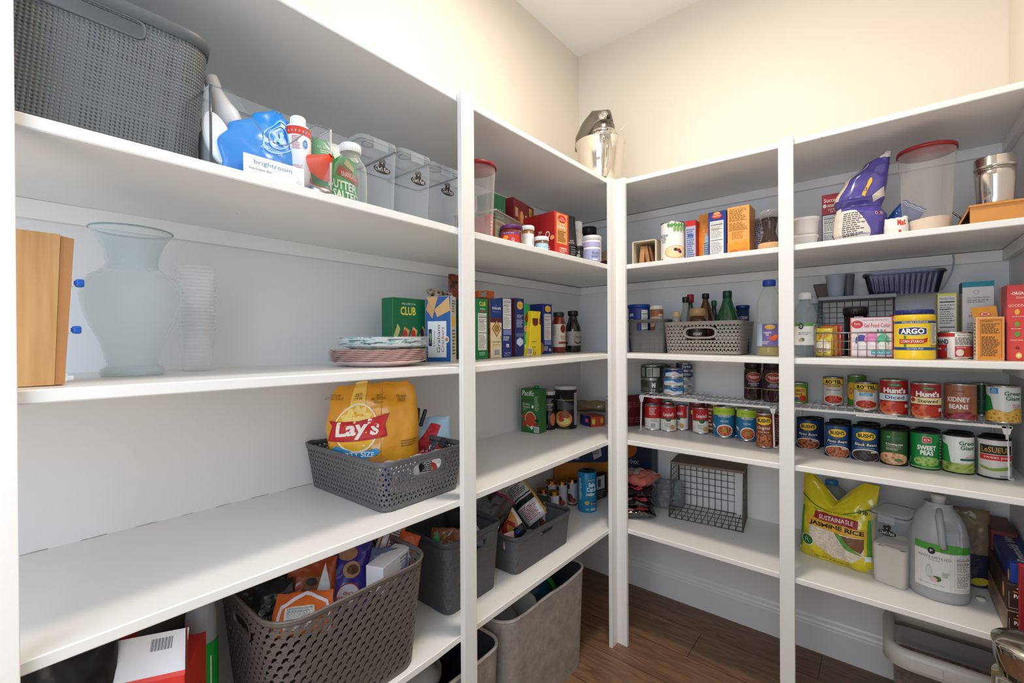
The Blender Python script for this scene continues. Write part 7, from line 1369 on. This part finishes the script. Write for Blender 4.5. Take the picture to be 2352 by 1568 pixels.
HUNT = lambda t2, c2, tc: [('e', .5, .875, .18, .05, '#3a6a3a'), ('t', '100% NATURAL', .5, .88, .22, .03, '#dfe8d8'), ('t', "Hunt's", .5, .71, .60, .17, '#f4f0ea', {'bold': .05}), ('r', 0, .40, 1, .60, c2), ('t', t2, .5, .50, .5, .10, tc, {'bold': .02}), ('e', .34, .18, .3, .20, '#d88a50'), ('e', .34, .21, .26, .17, blobs('tomato_slices', ['#7a1810', '#c03a26', '#d8704a'], 70)), ('e', .62, .2, .2, .15, '#b8321e'), ('r', .76, .2, .88, .3, '#d8d8e0'), ('b', .88, .1, .98, .24)]
shelfcan('red diced tomato can with a pale blue band on the riser', 2019, 2087, 953, 872, HUNT('Diced', '#cfe2ea', '#3a4a5a'), top=True, lab='#9e1e20', turn=5)
shelfcan('red stewed tomato can with a cream band on the riser', 2090, 2163, 962, 880, HUNT('Stewed', '#ead9a0', '#3a3a2a')+[('e', .12, .52, .07, .06, '#b02a20')], top=True, lab='#9e1e20', turn=10)
shelfcan('kraft brown kidney beans can on the riser', 2166, 2246, 966, 882, [('t', 'Lowes', .46, .83, .26, .08, '#4a3020', {'shear': .3}), ('r', 0, .72, 1, .725, '#7a4a30'), ('t', 'KIDNEY', .45, .58, .50, .14, '#f0e8de', {'bold': .03}), ('t', 'DARK RED', .45, .475, .3, .04, '#c83a28'), ('t', 'BEANS', .45, .37, .42, .14, '#f0e8de', {'bold': .03}), ('r', 0, 0, 1, .15, blobs('kidney', ['#3a1014', '#7a2630', '#a84a50'], 60)), ('e', .5, .16, .12, .05, '#8a3038'), ('e', .66, .2, .08, .04, '#7a2830'), ('t', 'o\no\no\no', .72, .45, .05, .3, '#7a4a30')], top=True, lab='#9c6246', turn=2)
shelfcan('dark green can mostly hidden between the kidney beans and the corn can', 2226, 2282, 0, 880, [('l', .3, .1, .9, .5, 5, '#2a6a44')], top=True, y=-.12, lab='#0d4426')
shelfcan('white and green sweet corn can at the right end of the riser', 2263, 2347, 972, 886, [('p', [(0, 0), (0, .78), (.22, .70), (.30, .3), (.4, 0)], '#1f8a3e'), ('r', .2, .80, .40, .97, '#3a8ac0'), ('t', 'SEA\nSALT', .3, .88, .14, .12, '#e8f0f4'), ('t', 'Green\nGiant', .72, .75, .40, .26, '#2a6a3a', {'bold': .02}), ('t', 'WHOLE\nSWEET', .80, .46, .24, .12, '#b02a30'), ('p', [(0, 0), (0, .22), (.3, .34), (.6, .28), (.8, .42), (1, .36), (1, 0)], blobs('corn', ['#8a5a1a', '#d8a23a', '#e8c060'], 110))], top=True, lab='#dfe2dc', turn=0)
SHADED_TIN = M('#343436', .3, .85)  # can metal with the shade under the riser put into its colour
pin = BUSH('Pinto Beans', '', RED_BEAN, 'FRIJOLES PINTOS')
shelfcan('blue pinto beans can nearest the post under the riser', 1829, 1884, 1030, 963, pin, lab='#1b3f6e', turn=0, metal=SHADED_TIN)
shelfcan('second blue pinto beans can from the post under the riser', 1893, 1951, 1050, 976, pin, lab='#1f4a7e', turn=4, metal=SHADED_TIN)
shelfcan('blue black beans can under the riser', 1954, 2019, 1059, 982, BUSH('Black Beans', '', BLK_BEAN, 'FRIJOLES NEGROS'), lab='#1f4a7e', turn=6, metal=SHADED_TIN)
shelfcan('dark green chickpeas can under the riser', 2021, 2086, 1069, 988, [('t', 'g', .34, .78, .13, .14, '#3ac07a', {'bold': .03}), ('t', 'Good &\nGather', .56, .79, .24, .07, '#3a8a5a'), ('t', 'Chickpeas', .5, .60, .46, .07, '#f0ece0', {'bold': .02}), ('t', 'Garbanzo Beans', .48, .545, .4, .03, '#e0dcd0'), ('l', .28, .42, .7, .5, 3, '#b8c0a8'), ('e', .46, .17, .44, .18, blobs('chickpeas', ['#6a3a24', '#c08a62', '#e0b890'], 90)), ('e', .6, .14, .1, .05, '#5a7a4a')], lab='#2a5226', turn=2, metal=SHADED_TIN)
shelfcan('bright green sweet peas can with a red square logo under the riser', 2089, 2161, 1078, 993, [('r', .46, .74, .68, .90, '#e8e0dc'), ('r', .47, .75, .67, .89, '#c0282c'), ('o', .57, .82, .07, .03, .6, '#f0e0e0'), ('t', 'SWEET\nPEAS', .57, .52, .46, .28, '#f2f2ec', {'bold': .04}), ('e', .58, .20, .34, .14, blobs('peas', ['#3a6a1e', '#7aa848', '#a8cc70'], 110)), ('r', 0, 0, 1, .04, '#8ac070'), ('l', .05, .1, .16, .28, 4, '#c0e0b8'), ('l', .94, .2, 1, .9, 8, '#d8e8d0')], lab='#17803c', turn=-4, metal=SHADED_TIN)
shelfcan('white and green cut green beans can under the riser', 2163, 2240, 1088, 1000, [('p', [(0, 0), (0, .82), (.26, .74), (.34, .3), (.45, 0)], '#1f8a3e'), ('l', .06, .86, .2, .94, 2, '#6a9a7a'), ('t', 'Green\nGiant', .74, .76, .42, .24, '#2a6a3a', {'bold': .02}), ('t', 'CUT\nGREEN BEANS', .82, .46, .30, .10, '#b82a34'), ('r', .56, .34, 1, .40, '#1d5a4a'), ('r', 0, 0, 1, .26, blobs('green_beans', ['#3a5a1a', '#8aa040', '#b8c070'], 60)), ('p', [(.5, .1), (.9, .3), (.94, .26), (.56, .05)], '#8aa044'), ('p', [(.45, .05), (.7, .24), (.74, .2), (.5, .0)], '#a8b858')], lab='#dde2dc', turn=-2, metal=SHADED_TIN)
shelfcan('silver young sweet peas can with a black and red band behind the riser leg', 2243, 2326, 1100, 1008, [('r', .15, .62, .92, .86, '#161618'), ('t', 'LeSUEUR', .53, .74, .66, .15, '#b08a3a', {'bold': .02}), ('r', .15, .46, .96, .60, '#c0242e'), ('t', 'sweet peas', .56, .525, .6, .08, '#f2e4dc'), ('p', [(.12, .30), (.4, .24), (.75, .30), (.95, .42), (.98, .38), (.8, .22), (.45, .17), (.2, .22)], '#7f9a38'), ('r', 0, .1, .08, .9, '#5a8a4a'), ('l', .6, .04, .88, .07, 1, '#333333')], lab='#cfccc6', turn=2, metal=SHADED_TIN)
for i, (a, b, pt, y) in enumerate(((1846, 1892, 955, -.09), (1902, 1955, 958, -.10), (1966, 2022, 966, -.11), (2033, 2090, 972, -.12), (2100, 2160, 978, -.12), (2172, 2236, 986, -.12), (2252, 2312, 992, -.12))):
    shelfcan(('dark can behind the first pinto beans can', 'dark can behind the second pinto beans can', 'dark can behind the black beans can', 'dark can behind the chickpeas can', 'dark can behind the sweet peas can', 'dark can behind the green beans can', 'dark can behind the silver peas can')[i], a, b, 0, pt, [('l', .1, .1, .3, .9, 8, '#5a6a7a')], y=y, lab=('#1b2f4e', '#1b2f4e', '#1a2a44', '#202020', '#173a24', '#1c3a24', '#2a2a2a')[i], metal=SHADED_TIN, h=.112)

# ================================================================ lowest shelf
zq = .4905
A, B = Zp(1829, 1268, .490), Zp(2003, 1326, .490); A = Vector((1.098, -.262)); B = Vector((1.318, -.375))
A = Zp(1830, 1272, .490); B = Zp(2002, 1328, .490); mid = (A+B)/2; wr = (B-A).length*1.03; hr = hz(1915, 1112, mid)-zq
# rice bag with gathered V top
t = thing('rice_bag', 'bright yellow jasmine rice bag with its top folded into a V', 'bag', (mid.x, mid.y, zq), rzAB(A, B))
def ricef(u, v, o, s=-1):
    dip = .30*max(0, 1-abs((u-.46)/.36))**1.2 ; a = max(0, 1-abs(2*u-1)**3)**.5; bb = max(0, min(1, (v+.03)/.14))**.5*max(0.03, min(1, (1-v)/.5))**.75
    z = hr*(v-dip*max(0, (v-.62)/.38)**1.1); x = (u-.5)*wr*(1-.05*sin(v*pi)); n = noise.noise(Vector((u*5, v*5, 3.3+s)))*.012+noise.noise(Vector((u*13, v*13, 1.3+s)))*.004
    return Vector((x, s*(a*bb*.045+.001)+n*a+.05*v*v+.045+s*o, z))
YB = M('#d8c61c', .25, coat=.5); mb = MB(); mb.grid(80, 80, lambda u, v: ricef(u, v, 0, -1), YB); mb.grid(40, 40, lambda u, v: ricef(1-u, v, 0, 1), YB); mb.build('bag_film', t)
RICE = blobs('rice_grains', ['#b59a80', '#d8c4ae', '#e4d8c8'], 260)
prt('print', t, lambda u, v, o: ricef(u/wr, v/hr, o+.0022), wr, hr, [('R', [(.02, .12, .06, .62), (.93, .16, .98, .62)], '#5a9a3a')]+remap([ ('p', [(.16, .40), (.16, .50), (.9, .50), (.9, .22), (.75, .12), (.5, .12), (.3, .2), (.2, .3)], RICE), ('p', [(.56, .44), (.7, .34), (.86, .26), (.9, .34), (.9, .46)], '#7a5038'), ('p', [(.5, .47), (.66, .30), (.88, .22), (.7, .36), (.56, .47)], '#5a9a3a'), ('p', [(.22, .60), (.24, .70), (.5, .685), (.82, .68), (.82, .57), (.5, .575)], '#9a1c26'), ('t', 'SUSTAINABLE', .53, .632, .46, .055, '#f2e8d8', {'bold': .01}), ('p', [(.13, .49), (.13, .605), (.5, .565), (.93, .575), (.93, .465), (.5, .46)], '#e0a82a'), ('t', 'JASMINE RICE', .53, .52, .74, .075, '#1c1a14', {'bold': .04}), ('e', .15, .27, .10, .085, '#d8d8b0'), ('e', .15, .27, .085, .07, '#1c6a3a'), ('t', 'R', .15, .27, .07, .07, '#8ac08a'), ('t', 'PRIME GRADE THAI HOM MALI', .5, .725, .56, .02, '#3a3a14'), ('t', 'NET WT. 8 LB (3.62 kg)', .48, .055, .46, .028, '#2a2a14', {'bold': .01}), ('t', '8 lb', .86, .80, .12, .055, '#2a2414', {'bold': .02}), ('r', .90, .17, .975, .24, '#dfe8d8'), ('b', .92, .02, .99, .07), ('p', [(.0, .88), (.2, .80), (.4, .74), (.4, .73), (.2, .785), (0, .86)], '#3a6a1c'), ('p', [(1, .88), (.8, .80), (.62, .74), (.62, .73), (.8, .785), (1, .86)], '#3a6a1c')], .87), cut=wr/50, cutv=hr/50)
# blue capped jug behind
c, r = fitc(1872, 1950, 1150, y=-.10); 
Htj = hz(1915, 1102, Vector((c.x, c.y)))-zq
jar('water_jug', 'translucent jug with a light blue cap behind the yellow rice bag', 'jug', c, zq, [(0, 0), (r*.95, 0), (r, .01), (r, Htj*.72), (r*.8, Htj*.86), (r*.34, Htj*.94), (0, Htj*.94)], glassy('#c9cdc9', .45, .3), (r*.38, Htj*.93, Htj, '#2a78ae'))
# flour container
A, B = Zp(2022, 1340, .490), Zp(2084, 1352, .490); c0 = Zp(2050, 1350, .490)
wdt, dd = .105, .155; Hc = hz(2050, 1182, c0)-zq
rz = radians(-18)
t = thing('food_container', 'clear lidded container half full of white flour beside the rice bag', 'container', (c0.x+.010, c0.y+.080, zq), rz)
sh = Shell(wdt*.84, dd*.9, wdt*.95, dd*.95, Hc-.02, .02); mb = MB(); mb.grid(60, 6, lambda u, v: sh.P(u, v, 0), BODY, closeu=True); mb.build('container_body', t)
mb = MB(); q = .56; mb.grid(60, 6, lambda u, v: sh.P(u, v*q, -.003), M('#ded0c2', .85, bump=.2, bscale=150), closeu=True); mb.face([mb.bm.verts.new(sh.P(i/48, q, -.003)+Vector((0, 0, .004*sin(i)))) for i in range(48)], M('#ded0c2', .85)); mb.build('flour', t)
s2 = Shell(wdt, dd, wdt*.98, dd*.98, .02, .022); zz = Vector((0, 0, Hc-.02)); mb = MB(); mb.grid(60, 2, lambda u, v: s2.P(u, v, 0)+zz, LIDC, closeu=True); mb.face([mb.bm.verts.new(s2.P(i/48, 1, 0)+zz) for i in range(48)], LIDC); mb.build('lid', t)
MB().tube([s2.P(i/60, .5, -.001)+zz for i in range(60)], .0022, M('#5d5a5a', .4), 6, True).build('lid_gasket', t)
MB().box(-.022, -dd/2-.006, Hc-.032, .022, -dd/2-.001, Hc-.006, LIDC, .0015).build('lid_clip', t)
chef(t, 0, 0, lambda u, v, o: Vector((u-.025, -dd*.475-.001-o, Hc*.66+v)))
# vinegar gallon jug
c, r = fitc(2085, 2231, 1280, z=.4895, pyb=1385); rj = r; Hj = hz(2160, 1136, c)-zq
t = thing('vinegar_jug', 'large translucent gallon jug of vinegar with a green banded label and side handle', 'jug', (c.x, c.y, zq), toward(c, 4)); JM = M('#b9bbbd', .35, trans=.25); 
t['label'] = 'large translucent gallon vinegar jug with moulded handle and green banded label'
mb = MB(); NS = 48
def jug(u, v):
    a = u*2*pi; z = v*Hj*.93; k = 1 if v < .56 else max(.22, (1-((v-.56)/.44)**2.0))**.5
    if v < .03: k = .93+v*2.3
    sq = (abs(cos(a))**5+abs(sin(a))**5)**(-1/5); R_ = r*(.72+.28*min(1, sq*.95))*k
    x, y = cos(a)*R_, sin(a)*R_
    if .52 < v < .86 and y < 0 and .05*r < x < .62*r: y = y*(1-.55*min(1, 5*(v-.52), 6*(.86-v))*1)   # finger recess under the handle
    return Vector((x, y*.92, z))
mb.grid(NS*2, 46, jug, JM, closeu=True); mb.face([mb.bm.verts.new(jug(-i/24, 0)) for i in range(24)], JM); mb.build('jug_body', t)
MB().lathe([(r*.20, Hj*.90), (r*.24, Hj*.92), (r*.22, Hj*.95), (r*.25, Hj*.955), (r*.25, Hj), (0, Hj)], M('#cfcac4', .4), 28).build('neck_and_cap', t)
MB().tube([(r*.0, -r*.30, Hj*.88), (-r*.02, -r*.72, Hj*.80), (r*.02, -r*.86, Hj*.70), (r*.05, -r*.90, Hj*.60), (r*.10, -r*.88, Hj*.53)], r*.13, JM, 12).build('handle', t)
MB().grid(40, 6, lambda u, v: jug(u, v*.26)*1.0+Vector((0, 0, 0)), M('#7f8486', .3), closeu=True).build('liquid_line', t) if 0 else None
def jl(u, v, o):
    a = (u-.5*1.9*r)/r*1.05; p = jug((a-pi/2+.12)/(2*pi) % 1, (Hj*.12+v)/(Hj*.93)); q_ = Vector((p.x, p.y, 0)).normalized(); return p+q_*(o+.0012)
prt('paper_label', t, jl, 1.9*r, Hj*.44, [('r', 0, 0, 1, 1, '#dcdad6'), ('r', 0, .84, 1, 1, '#4f9a3a'), ('e', .30, .84, .06, .075, '#1c1c1c'), ('t', 'P', .30, .84, .04, .06, '#eeeeee'), ('t', 'WHITE DISTILLED', .34, .70, .52, .055, '#7a8a70'), ('t', 'VINEGAR', .34, .64, .18, .025, '#8a8a8a'), ('o', .26, .38, .05, .14, .9, '#b0b0b0'), ('p', [(.21, .28), (.31, .28), (.28, .5), (.24, .5)], '#cfd0cc'), ('e', .38, .24, .07, .06, '#3a6a2a'), ('e', .33, .22, .06, .05, '#d8b8b8'), ('l', .46, .3, .58, .42, 3, '#8aa878'), ('t', '128 FL OZ (1 GAL) 3.78 L', .30, .10, .4, .03, '#777777'), ('n', .66, .10, .96, .80)], cut=.01, cutv=.012)
# things behind the jug
p = Yp(2222, -.20, 1200)
bag('grocery_bag', 'tan paper and dark wrapped food bag behind the gallon jug', 'bag', (p.x, -.15, zq), 0, .12, hz(2222, 1165, Vector((p.x, -.15)))-zq, .08, '#77664e', seed=151, cr=.008, items=[('r', 0, 0, 1, .45, '#23253a'), ('e', .75, .1, .2, .06, '#c8b03a')], rough=.6)
t = thing('white_button', 'small round white plastic cap lying on the shelf beside the gallon jug', 'cap', (*Zp(2253, 1378, .489), .4895), 0); MB().lathe([(0, 0), (.012, 0), (.013, .003), (.012, .008), (0, .009)], M('#d8d2c8', .4), 24).build('cap_body', t)
# parchment and foil boxes against the right wall
xe = RW-.012; A = Zp(2300, 1461, .489); xl = A.x; fy = -.455; wq = .062; sp_ = .052
def roll(label, x0, x1, y, z, h, L_, col, items, side_, left=(), sk=0, topi=(), topc=None):
    return carton('wrap_box', label, 'box', Vector((x0, y)), Vector((x1, y)), z, h, L_, col, items=items, sidec=side_, left=left, rot=(0, 0, sk), top=topi, topc=topc)
PAR = [('R', [(.06, .10, .075, .72), (.06, .09, .96, .11)], '#b8a8a0'), ('r', .18, .72, .98, .76, '#d08a3c'), ('p', [(.26, .88), (.36, .94), (.46, .88), (.36, .82)], '#e8e0d8'), ('l', .5, .86, .9, .90, 1, '#d8ccc4'), ('t', 'PARCHMENT', .70, .58, 1.0, .15, '#efe6de', {'bold': .05}), ('t', 'PAPER', .74, .34, .56, .15, '#efe6de', {'bold': .05})]
x0 = 1.600
roll('lower brown parchment paper box against the right wall', x0, x0+.066, -.452, zq, .070, .34, '#38241f', PAR, '#8a7466', left=[('r', 0, 0, 1, .5, '#a08a78'), ('e', .2, .3, .1, .2, '#b89a80')])
roll('upper brown parchment paper box resting on the lower one', x0, x0+.066, -.448, zq+.0705, .070, .34, '#38241f', PAR, '#3e2a24', left=[('e', .88, .55, .035, .3, '#c89a4a'), ('l', .3, .2, .6, .7, 3, '#6a544a')])
roll('blue aluminium foil box on top of the parchment boxes', x0+.008, x0+.066, -.435, zq+.141, .052, .33, '#1c3c94', [('t', 'Reynolds', .40, .5, .80, .22, '#f0f2f8', {'rot': PH, 'bold': .03, 'shear': .2}), ('t', 'Wrap', .68, .5, .5, .20, '#f0f2f8', {'rot': PH, 'bold': .03, 'shear': .2}), ('t', '200', .92, .55, .5, .14, '#c83a5a', {'rot': PH})], '#16286a', left=[('t', 'Reynolds', .4, .5, .4, .3, '#8a94b8', {'shear': .2}), ('e', .96, .3, .03, .3, '#c89a4a')], topc='#14265e', topi=[('t', 'Reynolds Wrap', .55, .45, .75, .45, '#b8b8b4', {'rot': PH, 'bold': .02, 'shear': .2})])
roll('dark red long box behind the blue foil box', x0+.002, x0+.06, -.20, zq+.141, .066, .16, '#5a1e1c', [('r', .1, .1, .9, .9, '#6a2622')], '#4a1a1a')
t = carton('fire_box', 'dark red upright box cut off by the right edge near the foil boxes', 'box', Vector((1.6175, -.4895)), Vector((1.669, -.4895)), .001, .70, .02, '#8e1620', sidec='#a81c26')
bpy.data.objects.remove(t.children[0]) if 0 else None
# ================================================================ on the floor
def felt(name, h):
    m, nt, b = nodes(name, .95); tc = nt.nodes.new('ShaderNodeTexCoord'); n = nt.nodes.new('ShaderNodeTexNoise'); n.inputs['Scale'].default_value = 22; n.inputs['Detail'].default_value = 10; n.inputs['Roughness'].default_value = .7
    nt.links.new(tc.outputs['Object'], n.inputs['Vector']); c = hexc(h); r = nt.nodes.new('ShaderNodeValToRGB'); r.color_ramp.elements[0].position = .3; r.color_ramp.elements[1].position = .7
    r.color_ramp.elements[0].color = (*[v*.72 for v in c], 1); r.color_ramp.elements[1].color = (*[min(1, v*1.25) for v in c], 1); nt.links.new(n.outputs['Fac'], r.inputs[0]); nt.links.new(r.outputs[0], b.inputs['Base Color'])
    bp = nt.nodes.new('ShaderNodeBump'); bp.inputs['Strength'].default_value = .5; bp.inputs['Distance'].default_value = .002; nt.links.new(n.outputs['Fac'], bp.inputs['Height']); nt.links.new(bp.outputs[0], b.inputs['Normal']); return m
FELT = felt('grey_felt', '#9a928a'); FIN = M('#2e3036', .8)
def feltbin(label, y0, y1, x0, x1, h, seed):
    w, d = y1-y0, x1-x0; sh = Shell(w-.03, d-.03, w, d, h, .055); t = thing('felt_bin', label, 'bin', ((x0+x1)/2, (y0+y1)/2, .001), PH, 'grey felt floor bins')
    def P(u, v, o): p = sh.P(u, v, o); k = .006*v*noise.noise(Vector((p.x*9, p.y*9, seed))); return Vector((p.x*(1+k), p.y*(1+k), p.z+.012*v*noise.noise(Vector((p.x*6, p.y*6, seed+4)))))
    mb = MB(); mb.grid(90, 14, lambda u, v: P(u, v, 0), FELT, closeu=True); mb.face([mb.bm.verts.new(sh.P(-i/60, 0, 0)) for i in range(60)], FELT); mb.build('bin_body', t)
    mb = MB(); mb.grid(90, 10, lambda u, v: P(-u, v, -.005), FIN, closeu=True); mb.face([mb.bm.verts.new(sh.P(i/60, .01, -.005)) for i in range(60)], FIN); mb.build('lining', t)
    MB().tube([P(i/90, 1, -.002) for i in range(90)], .0055, felt('felt_piping_%d' % seed, '#b5ada3'), 8, True).build('rim_piping', t); return t
feltbin('large grey felt bin on the floor under the middle of the left wall shelves', -1.163, -.655, .06, .425, .385, 3)
feltbin('smaller grey felt bin on the floor just right of the middle post', -1.56, -1.180, .07, .43, .355, 8)
def lump(name, label, cat, c, rx, ry, rz_, m, seed, amp=.25, group=None):
    t = thing(name, label, cat, (c[0], c[1], c[2]), 0, group); mb = MB()
    def f(u, v): 
        a, b = u*2*pi, v*pi; n = Vector((sin(b)*cos(a), sin(b)*sin(a), -cos(b))); k = 1+amp*noise.noise(n*1.7+Vector((seed, 0, 0))); return Vector((n.x*rx*k, n.y*ry*k, rz_+n.z*rz_*k))
    mb.grid(40, 24, f, m, closeu=True); mb.build('cloth', t); return t
lump('pillow', 'pale grey quilted cushion inside the large felt bin', 'cushion', (.25, -1.045, .12), .11, .075, .125, M('#8d9094', .9, bump=.5, bscale=30), 1)
lump('soft_toy', 'pale grey soft cloth bundle in the middle of the large felt bin', 'cloth', (.25, -.915, .12), .11, .045, .135, M('#a9a49c', .9, bump=.5, bscale=30), 4)
t = thing('toy_bucket', 'blue plastic bucket with a bright green rim tipped inside the large felt bin', 'bucket', (.23, -.83, .22), 0, rot=(radians(-62), 0, radians(10)))
MB().lathe([(0, 0), (.065, 0), (.085, .12), (.082, .12), (.062, .004), (0, .004)], M('#16506a', .35), 40).build('bucket_body', t)
MB().lathe([(.083, .112), (.093, .114), (.093, .128), (.083, .130)], M('#3a9a2e', .35), 40).build('rim', t)
lump('blanket', 'grey fleece blanket with dark spots in the smaller felt bin', 'blanket', (.25, -1.43, .25), .13, .09, .075, blobs('spotted_fleece', ['#1c1c1e', '#8d8a88', '#a39f9c'], 9, .9), 7, .2)
lump('knit_hat', 'black and white knitted bundle under the lowest shelf left of the middle post', 'hat', (.36, -1.64, .002), .06, .07, .19, blobs('knit', ['#2a2a2c', '#d8d4cc'], 120, .9), 12, .15)
# clear tub with white rim under the right shelf
x0, x1, y0, y1 = 1.352, 1.655, -.335, -.05
t = thing('storage_tub', 'clear tub of brown pet food with a thick white rim on the floor', 'tub', ((x0+x1)/2, (y0+y1)/2, .001), 0); ht = .285; sh = Shell(x1-x0-.05, y1-y0-.04, x1-x0-.02, y1-y0-.02, ht, .045)
mb = MB(); TBM = glassy('#e8e2dc', .15, .2); mb.grid(80, 6, lambda u, v: sh.P(u, v, 0), TBM, closeu=True); mb.face([mb.bm.verts.new(sh.P(-i/60, 0, 0)) for i in range(60)], TBM); mb.build('tub_wall', t)
KB = blobs('brown_kibble', ['#4a362c', '#86695a', '#a88a78'], 75, .8)
mb = MB(); mb.grid(80, 6, lambda u, v: sh.P(u, .01+v*.60, -.004), KB, closeu=True); mb.face([mb.bm.verts.new(sh.P(i/60, .61, -.004)) for i in range(60)], KB); o = mb.build('pet_food', t); o['kind'] = 'stuff'
WR = M('#d6d2cb', .35)
mb = MB(); rgs = []
for i in range(90):
    p, n = sh.rr(i/90, sh.w1, sh.d1, sh.r); rgs.append([mb.bm.verts.new((p.x+n.x*o, p.y+n.y*o, z)) for o, z in ((-.006, ht-.02), (.010, ht-.050), (.021, ht-.044), (.021, ht-.004), (.014, ht+.010), (.0, ht+.013), (-.010, ht+.006), (-.012, ht-.006))])
for i in range(90):
    for k in range(8): mb.face([rgs[i][k], rgs[(i+1) % 90][k], rgs[(i+1) % 90][(k+1) % 8], rgs[i][(k+1) % 8]], WR, True)
mb.build('rim', t, recalc=True)
MB().box(-.10, -(y1-y0)/2-.014, ht-.034, -.02, -(y1-y0)/2-.006, ht-.006, WR, .002).build('rim_latch', t)
# chrome bin near the camera
d_ = Yp(2272, -.80, 1460); r = .070; cx_ = d_.x+r*1.0; zt = hz(2290, 1458, Vector((cx_, -.80)))
t = thing('chrome_bin', 'tall shiny chrome round bin cut off by the bottom right corner', 'bin', (cx_, -.80, 0.001), 0); CB = M('#cfc8bd', .12, 1)
MB().lathe([(0, 0), (r*.93, 0), (r*.95, .004), (r*.95, zt-.078), (0, zt-.078)], CB, 64).build('bin_body', t)
MB().lathe([(r*.70, zt-.078), (r*.80, zt-.070), (r*.93, zt-.035), (r*.98, zt-.008), (r*.96, zt), (r*.7, zt+.006), (0, zt+.008)], CB, 64).build('lid', t)
